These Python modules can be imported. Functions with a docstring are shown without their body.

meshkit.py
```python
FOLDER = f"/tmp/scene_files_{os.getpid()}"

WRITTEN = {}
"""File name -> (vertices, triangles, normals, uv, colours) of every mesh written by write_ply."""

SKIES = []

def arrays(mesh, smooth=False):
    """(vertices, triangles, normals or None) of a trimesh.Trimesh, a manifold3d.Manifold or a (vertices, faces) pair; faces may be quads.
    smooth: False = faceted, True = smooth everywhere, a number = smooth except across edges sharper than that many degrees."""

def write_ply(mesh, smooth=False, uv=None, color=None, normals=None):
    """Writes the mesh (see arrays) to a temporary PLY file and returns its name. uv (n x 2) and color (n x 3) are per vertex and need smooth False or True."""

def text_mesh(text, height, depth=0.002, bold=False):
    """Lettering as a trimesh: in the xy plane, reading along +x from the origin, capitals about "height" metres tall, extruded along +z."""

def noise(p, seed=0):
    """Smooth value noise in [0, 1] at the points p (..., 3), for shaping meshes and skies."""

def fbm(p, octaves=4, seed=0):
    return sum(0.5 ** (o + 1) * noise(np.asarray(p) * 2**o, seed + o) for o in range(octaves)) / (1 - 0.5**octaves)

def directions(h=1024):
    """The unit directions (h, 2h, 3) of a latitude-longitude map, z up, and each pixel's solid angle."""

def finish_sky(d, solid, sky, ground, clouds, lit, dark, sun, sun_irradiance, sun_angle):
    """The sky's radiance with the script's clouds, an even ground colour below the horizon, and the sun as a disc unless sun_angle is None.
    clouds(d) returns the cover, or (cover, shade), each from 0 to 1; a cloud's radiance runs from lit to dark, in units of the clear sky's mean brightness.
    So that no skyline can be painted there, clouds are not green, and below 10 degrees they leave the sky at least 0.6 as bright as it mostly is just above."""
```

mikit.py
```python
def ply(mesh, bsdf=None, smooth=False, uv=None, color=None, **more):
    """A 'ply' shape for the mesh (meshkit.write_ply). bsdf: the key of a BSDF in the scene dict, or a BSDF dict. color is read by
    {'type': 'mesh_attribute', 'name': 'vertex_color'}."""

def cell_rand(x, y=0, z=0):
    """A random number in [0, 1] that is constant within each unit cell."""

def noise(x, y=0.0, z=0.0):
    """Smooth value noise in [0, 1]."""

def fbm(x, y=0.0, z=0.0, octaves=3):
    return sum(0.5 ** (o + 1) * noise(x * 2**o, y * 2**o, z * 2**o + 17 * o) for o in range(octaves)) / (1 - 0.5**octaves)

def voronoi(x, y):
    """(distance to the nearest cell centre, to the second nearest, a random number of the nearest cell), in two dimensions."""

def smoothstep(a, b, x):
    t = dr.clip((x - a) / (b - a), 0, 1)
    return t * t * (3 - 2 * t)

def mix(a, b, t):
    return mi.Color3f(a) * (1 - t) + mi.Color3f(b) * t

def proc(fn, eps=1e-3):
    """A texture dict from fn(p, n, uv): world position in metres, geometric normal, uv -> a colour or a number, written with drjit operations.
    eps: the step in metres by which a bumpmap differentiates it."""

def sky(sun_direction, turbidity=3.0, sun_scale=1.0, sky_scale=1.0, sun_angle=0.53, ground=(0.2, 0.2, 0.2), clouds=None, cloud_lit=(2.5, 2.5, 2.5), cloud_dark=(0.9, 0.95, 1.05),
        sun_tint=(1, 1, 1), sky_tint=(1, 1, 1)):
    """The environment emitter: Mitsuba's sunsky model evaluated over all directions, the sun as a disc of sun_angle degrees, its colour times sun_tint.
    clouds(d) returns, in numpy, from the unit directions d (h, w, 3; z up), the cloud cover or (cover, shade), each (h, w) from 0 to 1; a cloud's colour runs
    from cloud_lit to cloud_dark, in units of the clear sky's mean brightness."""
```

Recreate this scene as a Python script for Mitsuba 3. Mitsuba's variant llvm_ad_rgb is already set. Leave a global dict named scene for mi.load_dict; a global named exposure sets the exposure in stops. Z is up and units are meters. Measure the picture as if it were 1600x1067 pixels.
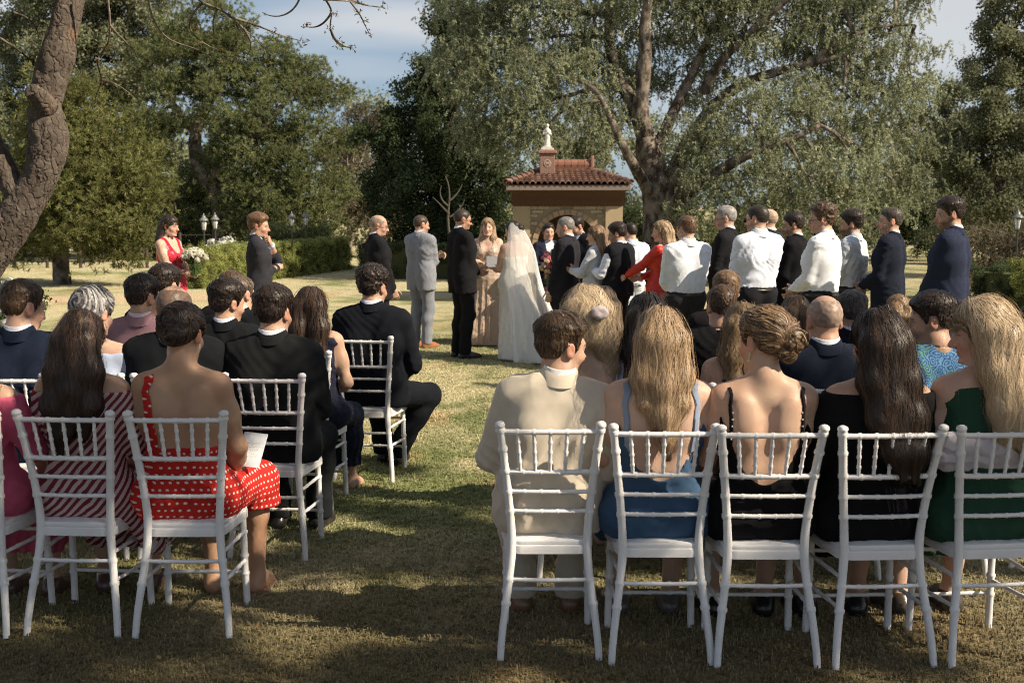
import math, numpy as np, trimesh, drjit as dr, mitsuba as mi, mikit, meshkit
from mikit import noise, fbm, smoothstep, mix
T = mi.ScalarTransform4f
scene, labels = {}, {}

# ------------------------------------------------------------------ camera, sky, exposure
EYE, FPX, PITCH = 1.81, 2000.0, math.radians(6.01)
C_, S_ = math.cos(PITCH), math.sin(PITCH)
scene['camera'] = {'type': 'thinlens', 'fov': 2 * math.degrees(math.atan(800 / FPX)), 'fov_axis': 'x', 'aperture_radius': 0.0042, 'focus_distance': 6.8,
                   'near_clip': 0.1, 'far_clip': 2000.0,
                   'to_world': T().look_at(origin=[0, 0, EYE], target=[0, C_, EYE - S_], up=[0, 0, 1])}
SUN_EL, SUN_AZ = math.radians(38), math.radians(24)      # from the right, a little behind the camera
SUN = [math.cos(SUN_EL) * math.cos(SUN_AZ), -math.cos(SUN_EL) * math.sin(SUN_AZ), math.sin(SUN_EL)]


def cloud_cover(d):
    u = d[..., 0] / (np.abs(d[..., 2]) + 0.25)
    v = d[..., 1] / (np.abs(d[..., 2]) + 0.25)
    n = meshkit.fbm(np.stack([u * 1.1 + 3.1, v * 3.4 + 0.35, u * 0], -1), 5, 3)
    return np.clip((n - 0.27) * 2.1, 0, 0.85) * np.clip(d[..., 2] * 12, 0, 1)


scene['sky_light'] = mikit.sky(SUN, turbidity=3, sun_scale=1.5, sky_scale=0.72, sun_tint=(0.93, 0.99, 1.07), clouds=cloud_cover, cloud_lit=(3.0, 3.05, 3.1), cloud_dark=(1.0, 1.05, 1.1))
exposure = 1.95


def at(px, py, z=0.0):
    """The point at height z that the photograph shows at pixel (px, py)."""
    u, v = (px - 800) / FPX, (533.5 - py) / FPX
    d = np.array([u, C_ + v * S_, -S_ + v * C_])
    return np.array([0, 0, EYE]) + d * ((z - EYE) / d[2])


def at_y(px, py, y):
    u, v = (px - 800) / FPX, (533.5 - py) / FPX
    d = np.array([u, C_ + v * S_, -S_ + v * C_])
    return np.array([0, 0, EYE]) + d * (y / d[1])


# ------------------------------------------------------------------ naming helpers
taken = set()


def numbered(name):
    k, n = name, 0
    while k in taken:
        n += 1
        k = f'{name}_{n:03d}'
    taken.add(k)
    return k


def thing(name, label, cat, group=None):
    k = numbered(name)
    labels[k] = {'label': label, 'category': cat}
    if group:
        labels[k]['group'] = group
    return k


def part(parent, name, shape, label=None, kind=None):
    k = numbered(parent + '__' + name)
    scene[k] = shape
    if label:
        labels.setdefault(k, {})['label'] = label
    if kind:
        labels.setdefault(k, {})['kind'] = kind
    return k


def structure(name, shape, kind='structure'):
    k = numbered(name)
    scene[k] = shape
    labels[k] = {'kind': kind, 'label': name.replace('_', ' ')}
    return k


def vc(mesh, bsdf, color, smooth=True, **kw):
    v, f, n = meshkit.arrays(mesh, False)
    m = trimesh.Trimesh(v, f, process=False)
    color = np.broadcast_to(np.asarray(color, float), (len(v), 3))
    return mikit.ply(m, bsdf, smooth=smooth, color=color, **kw)


# ------------------------------------------------------------------ materials
VC = {'type': 'mesh_attribute', 'name': 'vertex_color'}


def pr(**k):
    k.setdefault('specular', 0.3)
    return {'type': 'twosided', 'bsdf': {'type': 'principled', **k}}


def rgb(*c):
    return {'type': 'rgb', 'value': list(c)}


def f_ground(p, n, uv):
    a = fbm(p.x * 0.55 + 7.3, p.y * 0.40, 0.0, 4)
    b = fbm(p.x * 3.1, p.y * 2.6 + 4.0, 2.0, 3)
    c = noise(p.x * 95, p.y * 80, 0.0)
    dry = smoothstep(0.26, 0.56, a * 0.62 + b * 0.38)
    col = mix((0.108, 0.120, 0.050), (0.278, 0.250, 0.152), dry)
    worn = smoothstep(0.60, 0.72, fbm(p.x * 1.3 + 40, p.y * 1.1, 5.0, 3))
    col = mix(col, (0.235, 0.165, 0.085), worn * 0.55)
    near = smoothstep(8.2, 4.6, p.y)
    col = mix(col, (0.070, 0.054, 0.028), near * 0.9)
    path = smoothstep(1.6, 0.7, dr.abs(p.y - 27.5 - 0.25 * p.x + (fbm(p.x * 0.5, p.y * 0.5, 1.0) - 0.5) * 2.0)) * smoothstep(-3.0, -6.5, p.x)
    col = mix(col, (0.33, 0.24, 0.16), path * 0.8)
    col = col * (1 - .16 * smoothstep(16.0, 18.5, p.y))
    return col * 1.32 * (0.62 + 0.76 * c)


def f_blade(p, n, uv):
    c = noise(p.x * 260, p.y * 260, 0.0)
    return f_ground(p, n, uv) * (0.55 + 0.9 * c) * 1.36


def f_bark(p, n, uv):
    a = fbm(p.x * 9, p.y * 9, p.z * 4.5, 4)
    b = noise(p.x * 60, p.y * 60, p.z * 30)
    col = mix((0.055, 0.043, 0.034), (0.22, 0.185, 0.155), smoothstep(0.32, 0.68, a))
    return col * (0.7 + 0.6 * b)


scene['mat_cloth'] = pr(base_color=VC, roughness=0.9, specular=0.10)
scene['mat_satin'] = pr(base_color=VC, roughness=0.42, specular=0.35)
scene['mat_skin'] = pr(base_color=VC, roughness=0.50, specular=0.35)
scene['mat_hair'] = pr(base_color=VC, roughness=0.46, specular=0.32)
scene['mat_gloss'] = pr(base_color=VC, roughness=0.28, specular=0.5)
scene['mat_stone'] = pr(base_color=VC, roughness=0.9, specular=0.15)
scene['mat_leaf'] = {'type': 'principledthin', 'base_color': VC, 'roughness': 0.55, 'diff_trans': 0.85, 'spec_trans': 0.0, 'eta': 1.35}
scene['mat_veil'] = {'type': 'principledthin', 'base_color': VC, 'roughness': 0.7, 'diff_trans': 0.9, 'spec_trans': 0.0, 'eta': 1.2}
scene['mat_chair'] = pr(base_color=rgb(0.66, 0.65, 0.65), roughness=0.42, specular=0.4)
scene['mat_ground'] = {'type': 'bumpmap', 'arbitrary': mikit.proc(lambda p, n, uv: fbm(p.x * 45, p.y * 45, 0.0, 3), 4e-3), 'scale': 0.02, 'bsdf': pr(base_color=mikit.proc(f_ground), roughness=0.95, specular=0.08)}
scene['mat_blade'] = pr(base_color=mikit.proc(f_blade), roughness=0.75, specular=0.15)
scene['mat_bark'] = pr(base_color=mikit.proc(f_bark), roughness=0.92, specular=0.12)

# ------------------------------------------------------------------ ground
gx = np.concatenate([[-1500, -600, -250, -120], np.linspace(-60, 60, 41), [120, 250, 600, 1500]])
gy = np.concatenate([[-1500, -500, -150, -50, -20], np.linspace(-8, 80, 45), [120, 250, 600, 1500]])
GX, GY = np.meshgrid(gx, gy, indexing='ij')
gv = np.stack([GX.ravel(), GY.ravel(), np.zeros(GX.size)], 1)
ii = np.arange(GX.size).reshape(GX.shape)
gf = np.stack([ii[:-1, :-1].ravel(), ii[1:, :-1].ravel(), ii[1:, 1:].ravel(), ii[:-1, 1:].ravel()], 1)
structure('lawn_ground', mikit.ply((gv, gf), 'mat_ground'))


def grass_tile(seed, n=6500, h0=0.010, h1=0.026):
    r = np.random.default_rng(seed)
    x, y = r.random(n) - 0.5, r.random(n) - 0.5
    # tufted: pull blades towards random tuft centres
    cx, cy = r.random(500) - 0.5, r.random(500) - 0.5
    i = r.integers(0, 500, n)
    w = r.random(n) < 0.6
    x, y = np.where(w, cx[i] + r.normal(0, 0.012, n), x), np.where(w, cy[i] + r.normal(0, 0.012, n), y)
    a, lean = r.random(n) * 2 * np.pi, r.random(n) ** 0.7
    h, wd = r.uniform(h0, h1, n), r.uniform(0.0014, 0.0030, n)
    dx, dy = np.cos(a), np.sin(a)
    sx, sy = -dy * wd, dx * wd
    z0 = np.full(n, -0.002)
    m = np.stack([x + dx * lean * h * 0.5, y + dy * lean * h * 0.5, h * 0.72], 1)
    t = np.stack([x + dx * lean * h * 1.7, y + dy * lean * h * 1.7, h * (1.05 - 0.5 * lean)], 1)
    b = np.stack([x, y, z0], 1)
    s = np.stack([sx, sy, z0 * 0], 1)
    v = np.stack([b - s, b + s, m - s * 0.8, m + s * 0.8, t], 1).reshape(-1, 3)
    k = np.arange(n)[:, None] * 5
    f = np.concatenate([k + [0, 1, 3], k + [0, 3, 2], k + [2, 3, 4]])
    return v, f


for q in range(3):
    scene[f'grass_patch_{q}'] = {'type': 'shapegroup', 'blades': mikit.ply(grass_tile(50 + q), 'mat_blade')}
labels['grass'] = {'kind': 'stuff', 'label': 'short dry lawn grass', 'category': 'grass'}
gr, gi = np.random.default_rng(5), 0
for jy in range(4, 18):
    for jx in range(-9, 10):
        if abs(jx) > 0.42 * (jy + 1) + 1:
            continue
        gi += 1
        scene[f'grass__{gi:03d}'] = {'type': 'instance', 'g': {'type': 'ref', 'id': f'grass_patch_{gr.integers(0, 3)}'},
                                     'to_world': T().translate([jx, jy + 0.5, 0]).rotate([0, 0, 1], int(gr.integers(0, 4)) * 90)}


# ------------------------------------------------------------------ mesh helpers
def join(ms):
    vs, fs, o = [], [], 0
    for v, f in ms:
        v, f = np.asarray(v, float), np.asarray(f, int)
        if f.shape[1] == 4:
            f = np.vstack([f[:, [0, 1, 2]], f[:, [0, 2, 3]]])
        vs.append(v)
        fs.append(f + o)
        o += len(v)
    return np.vstack(vs), np.vstack(fs)


def tube(path, rad, sides=8, cap=True):
    p, r = np.asarray(path, float), np.broadcast_to(np.asarray(rad, float), (len(path),))
    t = np.gradient(p, axis=0)
    t /= np.linalg.norm(t, axis=1, keepdims=True) + 1e-12
    ref = np.array([0, 0, 1.0]) if abs(t[0, 2]) < 0.8 else np.array([1.0, 0, 0])
    u = np.empty_like(p)
    x = np.cross(ref, t[0])
    for i in range(len(p)):
        x = x - t[i] * (x @ t[i])
        x /= np.linalg.norm(x) + 1e-12
        u[i] = x
    w = np.cross(t, u)
    a = np.arange(sides) * 2 * np.pi / sides
    v = (p[:, None] + r[:, None, None] * (np.cos(a)[None, :, None] * u[:, None] + np.sin(a)[None, :, None] * w[:, None])).reshape(-1, 3)
    n, k = len(p), np.arange(sides)
    f = []
    for i in range(n - 1):
        a0, a1 = i * sides + k, i * sides + (k + 1) % sides
        f += [np.stack([a0, a1, a1 + sides], 1), np.stack([a0, a1 + sides, a0 + sides], 1)]
    if cap:
        v = np.vstack([v, p[0], p[-1]])
        f += [np.stack([(k + 1) % sides, k, np.full(sides, n * sides)], 1), np.stack([(n - 1) * sides + k, (n - 1) * sides + (k + 1) % sides, np.full(sides, n * sides + 1)], 1)]
    return v, np.vstack(f)


def spline(pts, n):
    from scipy.interpolate import CubicSpline
    p = np.asarray(pts, float)
    t = np.concatenate([[0], np.cumsum(np.linalg.norm(np.diff(p[:, :3], axis=0), axis=1) + 1e-6)])
    return CubicSpline(t / t[-1], p)(np.linspace(0, 1, n))


def box(x0, x1, y0, y1, z0, z1, b=0.0):
    """A box with its edges chamfered by b."""
    if b <= 0:
        m = trimesh.creation.box(bounds=[[x0, y0, z0], [x1, y1, z1]])
        return m.vertices, m.faces
    c, h = np.array([x0 + x1, y0 + y1, z0 + z1]) / 2, np.array([x1 - x0, y1 - y0, z1 - z0]) / 2
    s = np.array([[i, j, k] for i in (-1, 1) for j in (-1, 1) for k in (-1, 1)], float)
    p = np.vstack([s * (h - b * (1 - np.eye(3)[a])) for a in range(3)])
    m = trimesh.convex.convex_hull(p + c)
    return m.vertices, m.faces


def lathe(profile, sides=20):
    """Revolve (r, z) pairs about z."""
    pr_, a = np.asarray(profile, float), np.arange(sides) * 2 * np.pi / sides
    v = np.stack([pr_[:, :1] * np.cos(a), pr_[:, :1] * np.sin(a), np.repeat(pr_[:, 1:], sides, 1)], -1).reshape(-1, 3)
    k, f = np.arange(sides), []
    for i in range(len(pr_) - 1):
        a0, a1 = i * sides + k, i * sides + (k + 1) % sides
        f += [np.stack([a0, a1, a1 + sides], 1), np.stack([a0, a1 + sides, a0 + sides], 1)]
    return v, np.vstack(f)


def move(m, loc=(0, 0, 0), rz=0.0, s=1.0):
    v = np.asarray(m[0], float) * s
    c, d = math.cos(rz), math.sin(rz)
    return v @ np.array([[c, d, 0], [-d, c, 0], [0, 0, 1.0]]) + np.asarray(loc, float), m[1]


# ------------------------------------------------------------------ chairs
def noded(a, b, r, rings, sides=8, bulge=1.28, hw=0.005):
    """A straight or curved bamboo-turned bar: (path function values) with raised rings at fractions 'rings'."""
    a, b = np.asarray(a, float), np.asarray(b, float)
    L = np.linalg.norm(b - a)
    ts, rs = [0.0], [r]
    for q in rings:
        e = hw / L
        ts += [q - 2 * e, q - e, q + e, q + 2 * e]
        rs += [r, r * bulge, r * bulge, r]
    ts, rs = np.array(ts + [1.0]), np.array(rs + [r])
    return tube(a + (b - a) * ts[:, None], rs, sides)


def seat_slab(z0, z1, w0, w1, d0, d1, rnd, dome=0.0):
    """Trapezoid seat with round corners: w0 half-width at the back y=d0, w1 at the front y=d1."""
    from shapely.geometry import Polygon
    pg = Polygon([(-w0 + rnd, d0 + rnd), (w0 - rnd, d0 + rnd), (w1 - rnd, d1 - rnd), (-w1 + rnd, d1 - rnd)]).buffer(rnd, 8)
    q = np.array(pg.exterior.coords)[:-1][::-1] if not pg.exterior.is_ccw else np.array(pg.exterior.coords)[:-1]
    c, n, r = q.mean(0), len(q), 0.008
    rings = [(0, z0), (r * 0, z0 + r), (0, z1 - r), (r * 0.35, z1 - r * 0.3), (r, z1), (0.05, z1 + dome * 0.6), (0.12, z1 + dome)]
    v = []
    for inset, z in rings:
        dv = q - c
        l = np.linalg.norm(dv, axis=1, keepdims=True)
        v.append(np.hstack([c + dv * (1 - inset / l), np.full((n, 1), z)]))
    v = np.vstack(v + [np.array([[*c, z0]]), np.array([[*c, z1 + dome]])])
    k, f = np.arange(n), []
    for i in range(len(rings) - 1):
        a0, a1 = i * n + k, i * n + (k + 1) % n
        f += [np.stack([a0, a1, a1 + n], 1), np.stack([a0, a1 + n, a0 + n], 1)]
    m = len(rings) * n
    f += [np.stack([(k + 1) % n, k, np.full(n, m)], 1), np.stack([(len(rings) - 1) * n + k, (len(rings) - 1) * n + (k + 1) % n, np.full(n, m + 1)], 1)]
    return v, np.vstack(f)


def post_path(s):
    return spline([(s * 0.198, -0.075, 0), (s * 0.182, -0.045, 0.17), (s * 0.160, -0.012, 0.33), (s * 0.152, 0.0, 0.43), (s * 0.158, -0.006, 0.56), (s * 0.178, -0.040, 0.75), (s * 0.199, -0.085, 0.925)], 60)


PP = {s: post_path(s) for s in (-1, 1)}


def on_post(s, z):
    p = PP[s]
    return np.array([np.interp(z, p[:, 2], p[:, i]) for i in range(3)])


def chair_parts():
    out = []
    for s in (-1, 1):
        zs, rs = [0.0], [0.0145]
        for z in (0.215, 0.305, 0.575, 0.655, 0.74, 0.83, 0.905):
            zs += [z - 0.011, z - 0.006, z + 0.006, z + 0.011]
            rs += [0.0165, 0.0205, 0.0205, 0.0165]
        zs += [0.918, 0.921, 0.926, 0.934, 0.939, 0.941]
        rs += [0.0165, 0.0205, 0.0215, 0.019, 0.011, 0.002]
        extra = [0.06, 0.12, 0.26, 0.35, 0.39, 0.43, 0.47, 0.51]
        o = np.argsort(zs + extra, kind='stable')
        Z, R = np.array(zs + extra)[o], np.array(rs + [0.0150, 0.0155, 0.0165, 0.017, 0.018, 0.0185, 0.018, 0.017])[o]
        out.append(('back_post', tube([on_post(s, min(z, 0.925)) + [0, 0, max(0, z - 0.925)] for z in Z], R, 10)))
    for s in (-1, 1):
        a, b = np.array([s * 0.180, 0.385, 0]), np.array([s * 0.172, 0.360, 0.405])
        out.append(('front_leg', noded(a, b, 0.0155, (0.36, 0.56, 0.82), 10)))
    out.append(('seat_frame', seat_slab(0.405, 0.442, 0.172, 0.200, -0.012, 0.400, 0.06)))
    out.append(('seat_pad', seat_slab(0.4425, 0.462, 0.166, 0.196, -0.008, 0.396, 0.055, 0.008)))
    bow = lambda t: np.array([0, -0.012 * 4 * t * (1 - t), 0])
    for nm, z, r in (('top_rail', 0.898, 0.0105), ('spindle_rail', 0.735, 0.0105), ('lower_rail', 0.655, 0.0085), ('lower_rail', 0.575, 0.0085), ('rear_stretcher', 0.305, 0.0085)):
        a, b = on_post(-1, z), on_post(1, z)
        ts, rs = [], []
        for q in np.linspace(0, 1, 6)[1:-1] if nm != 'top_rail' else np.linspace(0, 1, 7)[1:-1]:
            ts += [q - 0.022, q - 0.011, q + 0.011, q + 0.022]
            rs += [r, r * 1.25, r * 1.25, r]
        ts, rs = np.array([0.0] + ts + [1.0]), np.array([r] + rs + [r])
        out.append((nm, tube([a + (b - a) * t + bow(t) for t in ts], rs, 8)))
    for q in np.linspace(0, 1, 7)[1:-1]:
        a = on_post(-1, 0.735) * (1 - q) + on_post(1, 0.735) * q + bow(q)
        b = on_post(-1, 0.898) * (1 - q) + on_post(1, 0.898) * q + bow(q)
        out.append(('spindle', noded(a, b, 0.0075, (0.25, 0.5, 0.75), 8, 1.35, 0.004)))
    for s in (-1, 1):
        for z in (0.335, 0.225):
            fr = np.array([s * 0.178, 0.375, z - 0.02 if z < 0.3 else z])
            out.append(('side_stretcher', noded(on_post(s, z), fr, 0.0085, (0.33, 0.67), 7)))
    for z in (0.345, 0.15):
        out.append(('front_stretcher', noded((-0.176, 0.372 + (0.345 - z) * 0.05, z), (0.176, 0.372 + (0.345 - z) * 0.05, z), 0.0085, (0.25, 0.5, 0.75), 7)))
    return out


CHAIR = [(nm, mikit.ply(m, 'mat_chair', smooth=50)) for nm, m in chair_parts()]


def chair(loc, rz, label):
    k = thing('white_chair', label, 'chair', 'white chairs of the wedding guests')
    tw = T().translate([float(loc[0]), float(loc[1]), 0]).rotate([0, 0, 1], math.degrees(rz)).scale([1, 1, 1.035])
    for nm, d in CHAIR:
        part(k, nm, {**d, 'to_world': tw})
    return k
# ------------------------------------------------------------------ foliage
def diamonds(c, d, s, L, W, fold=0.0):
    """Leaves: centres c, directions d, side vectors s (unit), half lengths L and half widths W."""
    L, W = L[:, None], W[:, None]
    v = np.stack([c - d * L, c + s * W, c + d * L, c - s * W], 1).reshape(-1, 3)
    k = np.arange(len(c))[:, None] * 4
    return v, np.concatenate([k + [0, 1, 2], k + [0, 2, 3]])


def unit(v):
    return v / (np.linalg.norm(v, axis=-1, keepdims=True) + 1e-9)


def cluster(kind, seed, cols, R=0.5):
    r = np.random.default_rng(seed)
    cs, ds, ls, ws = [], [], [], []
    if kind == 'droop':
        for _ in range(15):
            o = r.normal(0, 0.33 * R / 0.5, 3) * [1, 1, 0.6]
            n, h, a = 20, r.uniform(0.18, 0.58), r.random() * 6.28
            t = np.linspace(0, 1, n)
            p = o + np.stack([np.cos(a) * 0.28 * np.sqrt(t), np.sin(a) * 0.28 * np.sqrt(t), 0.10 * t - h * t ** 1.6], 1) + r.normal(0, 0.02, (n, 3))
            cs.append(p)
            ds.append(unit(r.normal(0, 1, (n, 3)) + [0, 0, -0.6]))
            ls.append(r.uniform(0.03, 0.06, n))
            ws.append(r.uniform(0.009, 0.017, n))
    elif kind == 'needle':
        for _ in range(34):
            o = r.normal(0, 0.30 * R / 0.5, 3) * [1, 1, 0.7]
            n = 15
            d = unit(r.normal(0, 0.75, (n, 3)) + unit(o) * 0.5 + [0, 0, 0.55])
            L = r.uniform(0.045, 0.085, n)
            cs.append(o + d * L[:, None])
            ds.append(d)
            ls.append(L)
            ws.append(r.uniform(0.006, 0.011, n))
    else:
        n = 340
        o = unit(r.normal(0, 1, (n, 3))) * (r.random((n, 1)) ** 0.45) * R
        tw = r.normal(0, 0.35, (12, 3)) * R
        i = r.integers(0, 12, n)
        o = o * 0.6 + tw[i] * 0.6
        cs.append(o)
        ds.append(unit(r.normal(0, 1, (n, 3))))
        ls.append(r.uniform(0.025, 0.05, n))
        ws.append(r.uniform(0.013, 0.026, n))
    c, d, L, W = np.vstack(cs), np.vstack(ds), np.concatenate(ls), np.concatenate(ws)
    s = unit(np.cross(d, r.normal(0, 1, d.shape)))
    v, f = diamonds(c, d, s, L * 1.25, W * 1.5)
    col = np.asarray(cols)[r.integers(0, len(cols), len(c))] * r.uniform(0.7, 1.3, (len(c), 1))
    return v, f, np.repeat(col, 4, 0)


LEAF = {
    'pepper': ('droop', [(0.220, 0.250, 0.137), (0.296, 0.321, 0.201), (0.363, 0.376, 0.271), (0.254, 0.269, 0.160)]),
    'pine': ('needle', [(0.169, 0.194, 0.066), (0.212, 0.218, 0.077), (0.129, 0.151, 0.054), (0.244, 0.218, 0.110)]),
    'olive_pine': ('needle', [(0.167, 0.202, 0.083), (0.209, 0.232, 0.101), (0.128, 0.163, 0.064), (0.239, 0.229, 0.133)]),
    'evergreen': ('broad', [(0.064, 0.092, 0.044), (0.088, 0.116, 0.055), (0.051, 0.074, 0.037), (0.127, 0.143, 0.073)]),
    'dim': ('broad', [(0.161, 0.188, 0.105), (0.206, 0.220, 0.131), (0.250, 0.246, 0.169)]),
    'dry': ('droop', [(0.165, 0.138, 0.094), (0.198, 0.171, 0.121), (0.132, 0.121, 0.077)]),
    'hedge': ('broad', [(0.259, 0.320, 0.087), (0.363, 0.395, 0.130), (0.198, 0.250, 0.069), (0.454, 0.408, 0.191)]),
    'flower_leaf': ('broad', [(0.075, 0.120, 0.040), (0.110, 0.160, 0.060), (0.150, 0.190, 0.090)]),
}
for nm, (kd, cols) in LEAF.items():
    for q in range(3):
        v_, f_, c_ = cluster(kd, 100 + q, cols)
        c_ = c_ * (.74, 1.0, 1.22)[q]
        scene[f'spray_{nm}_{q}'] = {'type': 'shapegroup', 'leaves': mikit.ply(trimesh.Trimesh(v_, f_, process=False), 'mat_leaf', smooth=False, color=c_)}


def scatter(key, name, kind, pts, scl, seed, tilt=14):
    """Sprays of leaves at the points, one part (crown) of a thing."""
    r = np.random.default_rng(seed)
    base = numbered(f'{key}__{name}')
    for i, p in enumerate(pts):
        s = float(scl * r.uniform(0.75, 1.3))
        scene[f'{base}__{i + 1:04d}'] = {'type': 'instance', 'g': {'type': 'ref', 'id': f'spray_{kind}_{r.integers(0, 3)}'},
                                         'to_world': T().translate([float(x) for x in p]).rotate([0, 0, 1], float(r.random() * 360)).rotate([1, 0, 0], float(r.normal(0, tilt))).scale([s, s, s])}
    return base


def limb_mesh(path, r0, r1, sides=9, n=26, rough=0.10, seed=0, pw=1.0):
    p = spline(path, n) if len(path) > 2 else np.linspace(path[0], path[-1], n)
    v, f = tube(p, r1 + (r0 - r1) * (1 - np.linspace(0, 1, n)) ** pw, sides)
    k = np.repeat(np.arange(n), sides)
    c = np.vstack([p[k], p[0], p[-1]])
    a = meshkit.fbm(v * (1.2 / max(r0, 0.02)) * 0.45, 3, seed) - 0.5
    return c + (v - c) * (1 + a[:, None] * 4 * rough), f


def tree(name, label, cat, depth, trunk, limbs, clumps, kind, scl=1.0, dens=1.0, seed=1, spread=1.0, trunk_r=(0.2, 0.1), nsub=2, core=0.35, group=None):
    """trunk and limbs: lists of (px, py, depth offset); clumps: (px, py, radius in px, depth offset)."""
    r = np.random.default_rng(seed)
    k = thing(name, label, cat, group)
    P = lambda q: at_y(q[0], q[1], depth + (q[2] if len(q) > 2 else 0))
    tp = [P(q) for q in trunk]
    if tp:
        tp[0] = np.array([tp[0][0], tp[0][1], -0.1])
        part(k, 'trunk', mikit.ply(limb_mesh(tp, *trunk_r, sides=18, n=40, seed=seed, pw=0.7), 'mat_bark', smooth=True))
    samples = list(spline(tp, 20)[6:]) if len(tp) > 2 else list(tp)
    for j, (pts, r0, r1) in enumerate(limbs):
        q = [P(x) for x in pts]
        part(k, 'limb', mikit.ply(limb_mesh(q, r0, r1, sides=10, n=30, seed=seed + j), 'mat_bark', smooth=True))
        samples += list(spline(q, 12)) if len(q) > 2 else q
    samples = np.array(samples) if len(samples) else np.zeros((0, 3))
    pts, twigs = [], []
    for (px, py, rp, dz) in clumps:
        c = P((px, py, dz))
        R = rp / FPX * (depth + dz)
        n = max(4, int(dens * 15.0 * (R / scl) ** 2))
        u = unit(r.normal(0, 1, (n, 3)))
        q = c + u * (R * (core + (1 - core) * r.random((n, 1)) ** 0.5)) * [1, spread, 0.88]
        # ragged: noise pushes the outline in and out
        q = c + (q - c) * (0.72 + 0.62 * meshkit.noise(q * 0.9 / max(scl, 0.3) + seed, 3))[:, None]
        pts.append(q)
        if len(samples):
            i = np.argmin(np.linalg.norm(samples - c, axis=1))
            s0 = samples[i]
            mid = (s0 + c) / 2 + r.normal(0, 0.12, 3) * R + [0, 0, 0.12 * R]
            twigs.append(limb_mesh([s0, mid, c], 0.035 * R + 0.02, 0.014, 6, 12, seed=seed))
            for _ in range(nsub):
                e = q[r.integers(0, n)]
                twigs.append(limb_mesh([(mid + c) / 2, (c + e) / 2 + r.normal(0, 0.08, 3) * R, e], 0.025, 0.006, 5, 9, seed=seed))
    pts = np.vstack(pts)
    pts = pts[pts[:, 2] > 0.25]
    if twigs:
        part(k, 'branches', mikit.ply(join(twigs), 'mat_bark', smooth=True), kind='stuff')
    scatter(k, 'crown', kind, pts, scl, seed + 7)
    return k


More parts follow.
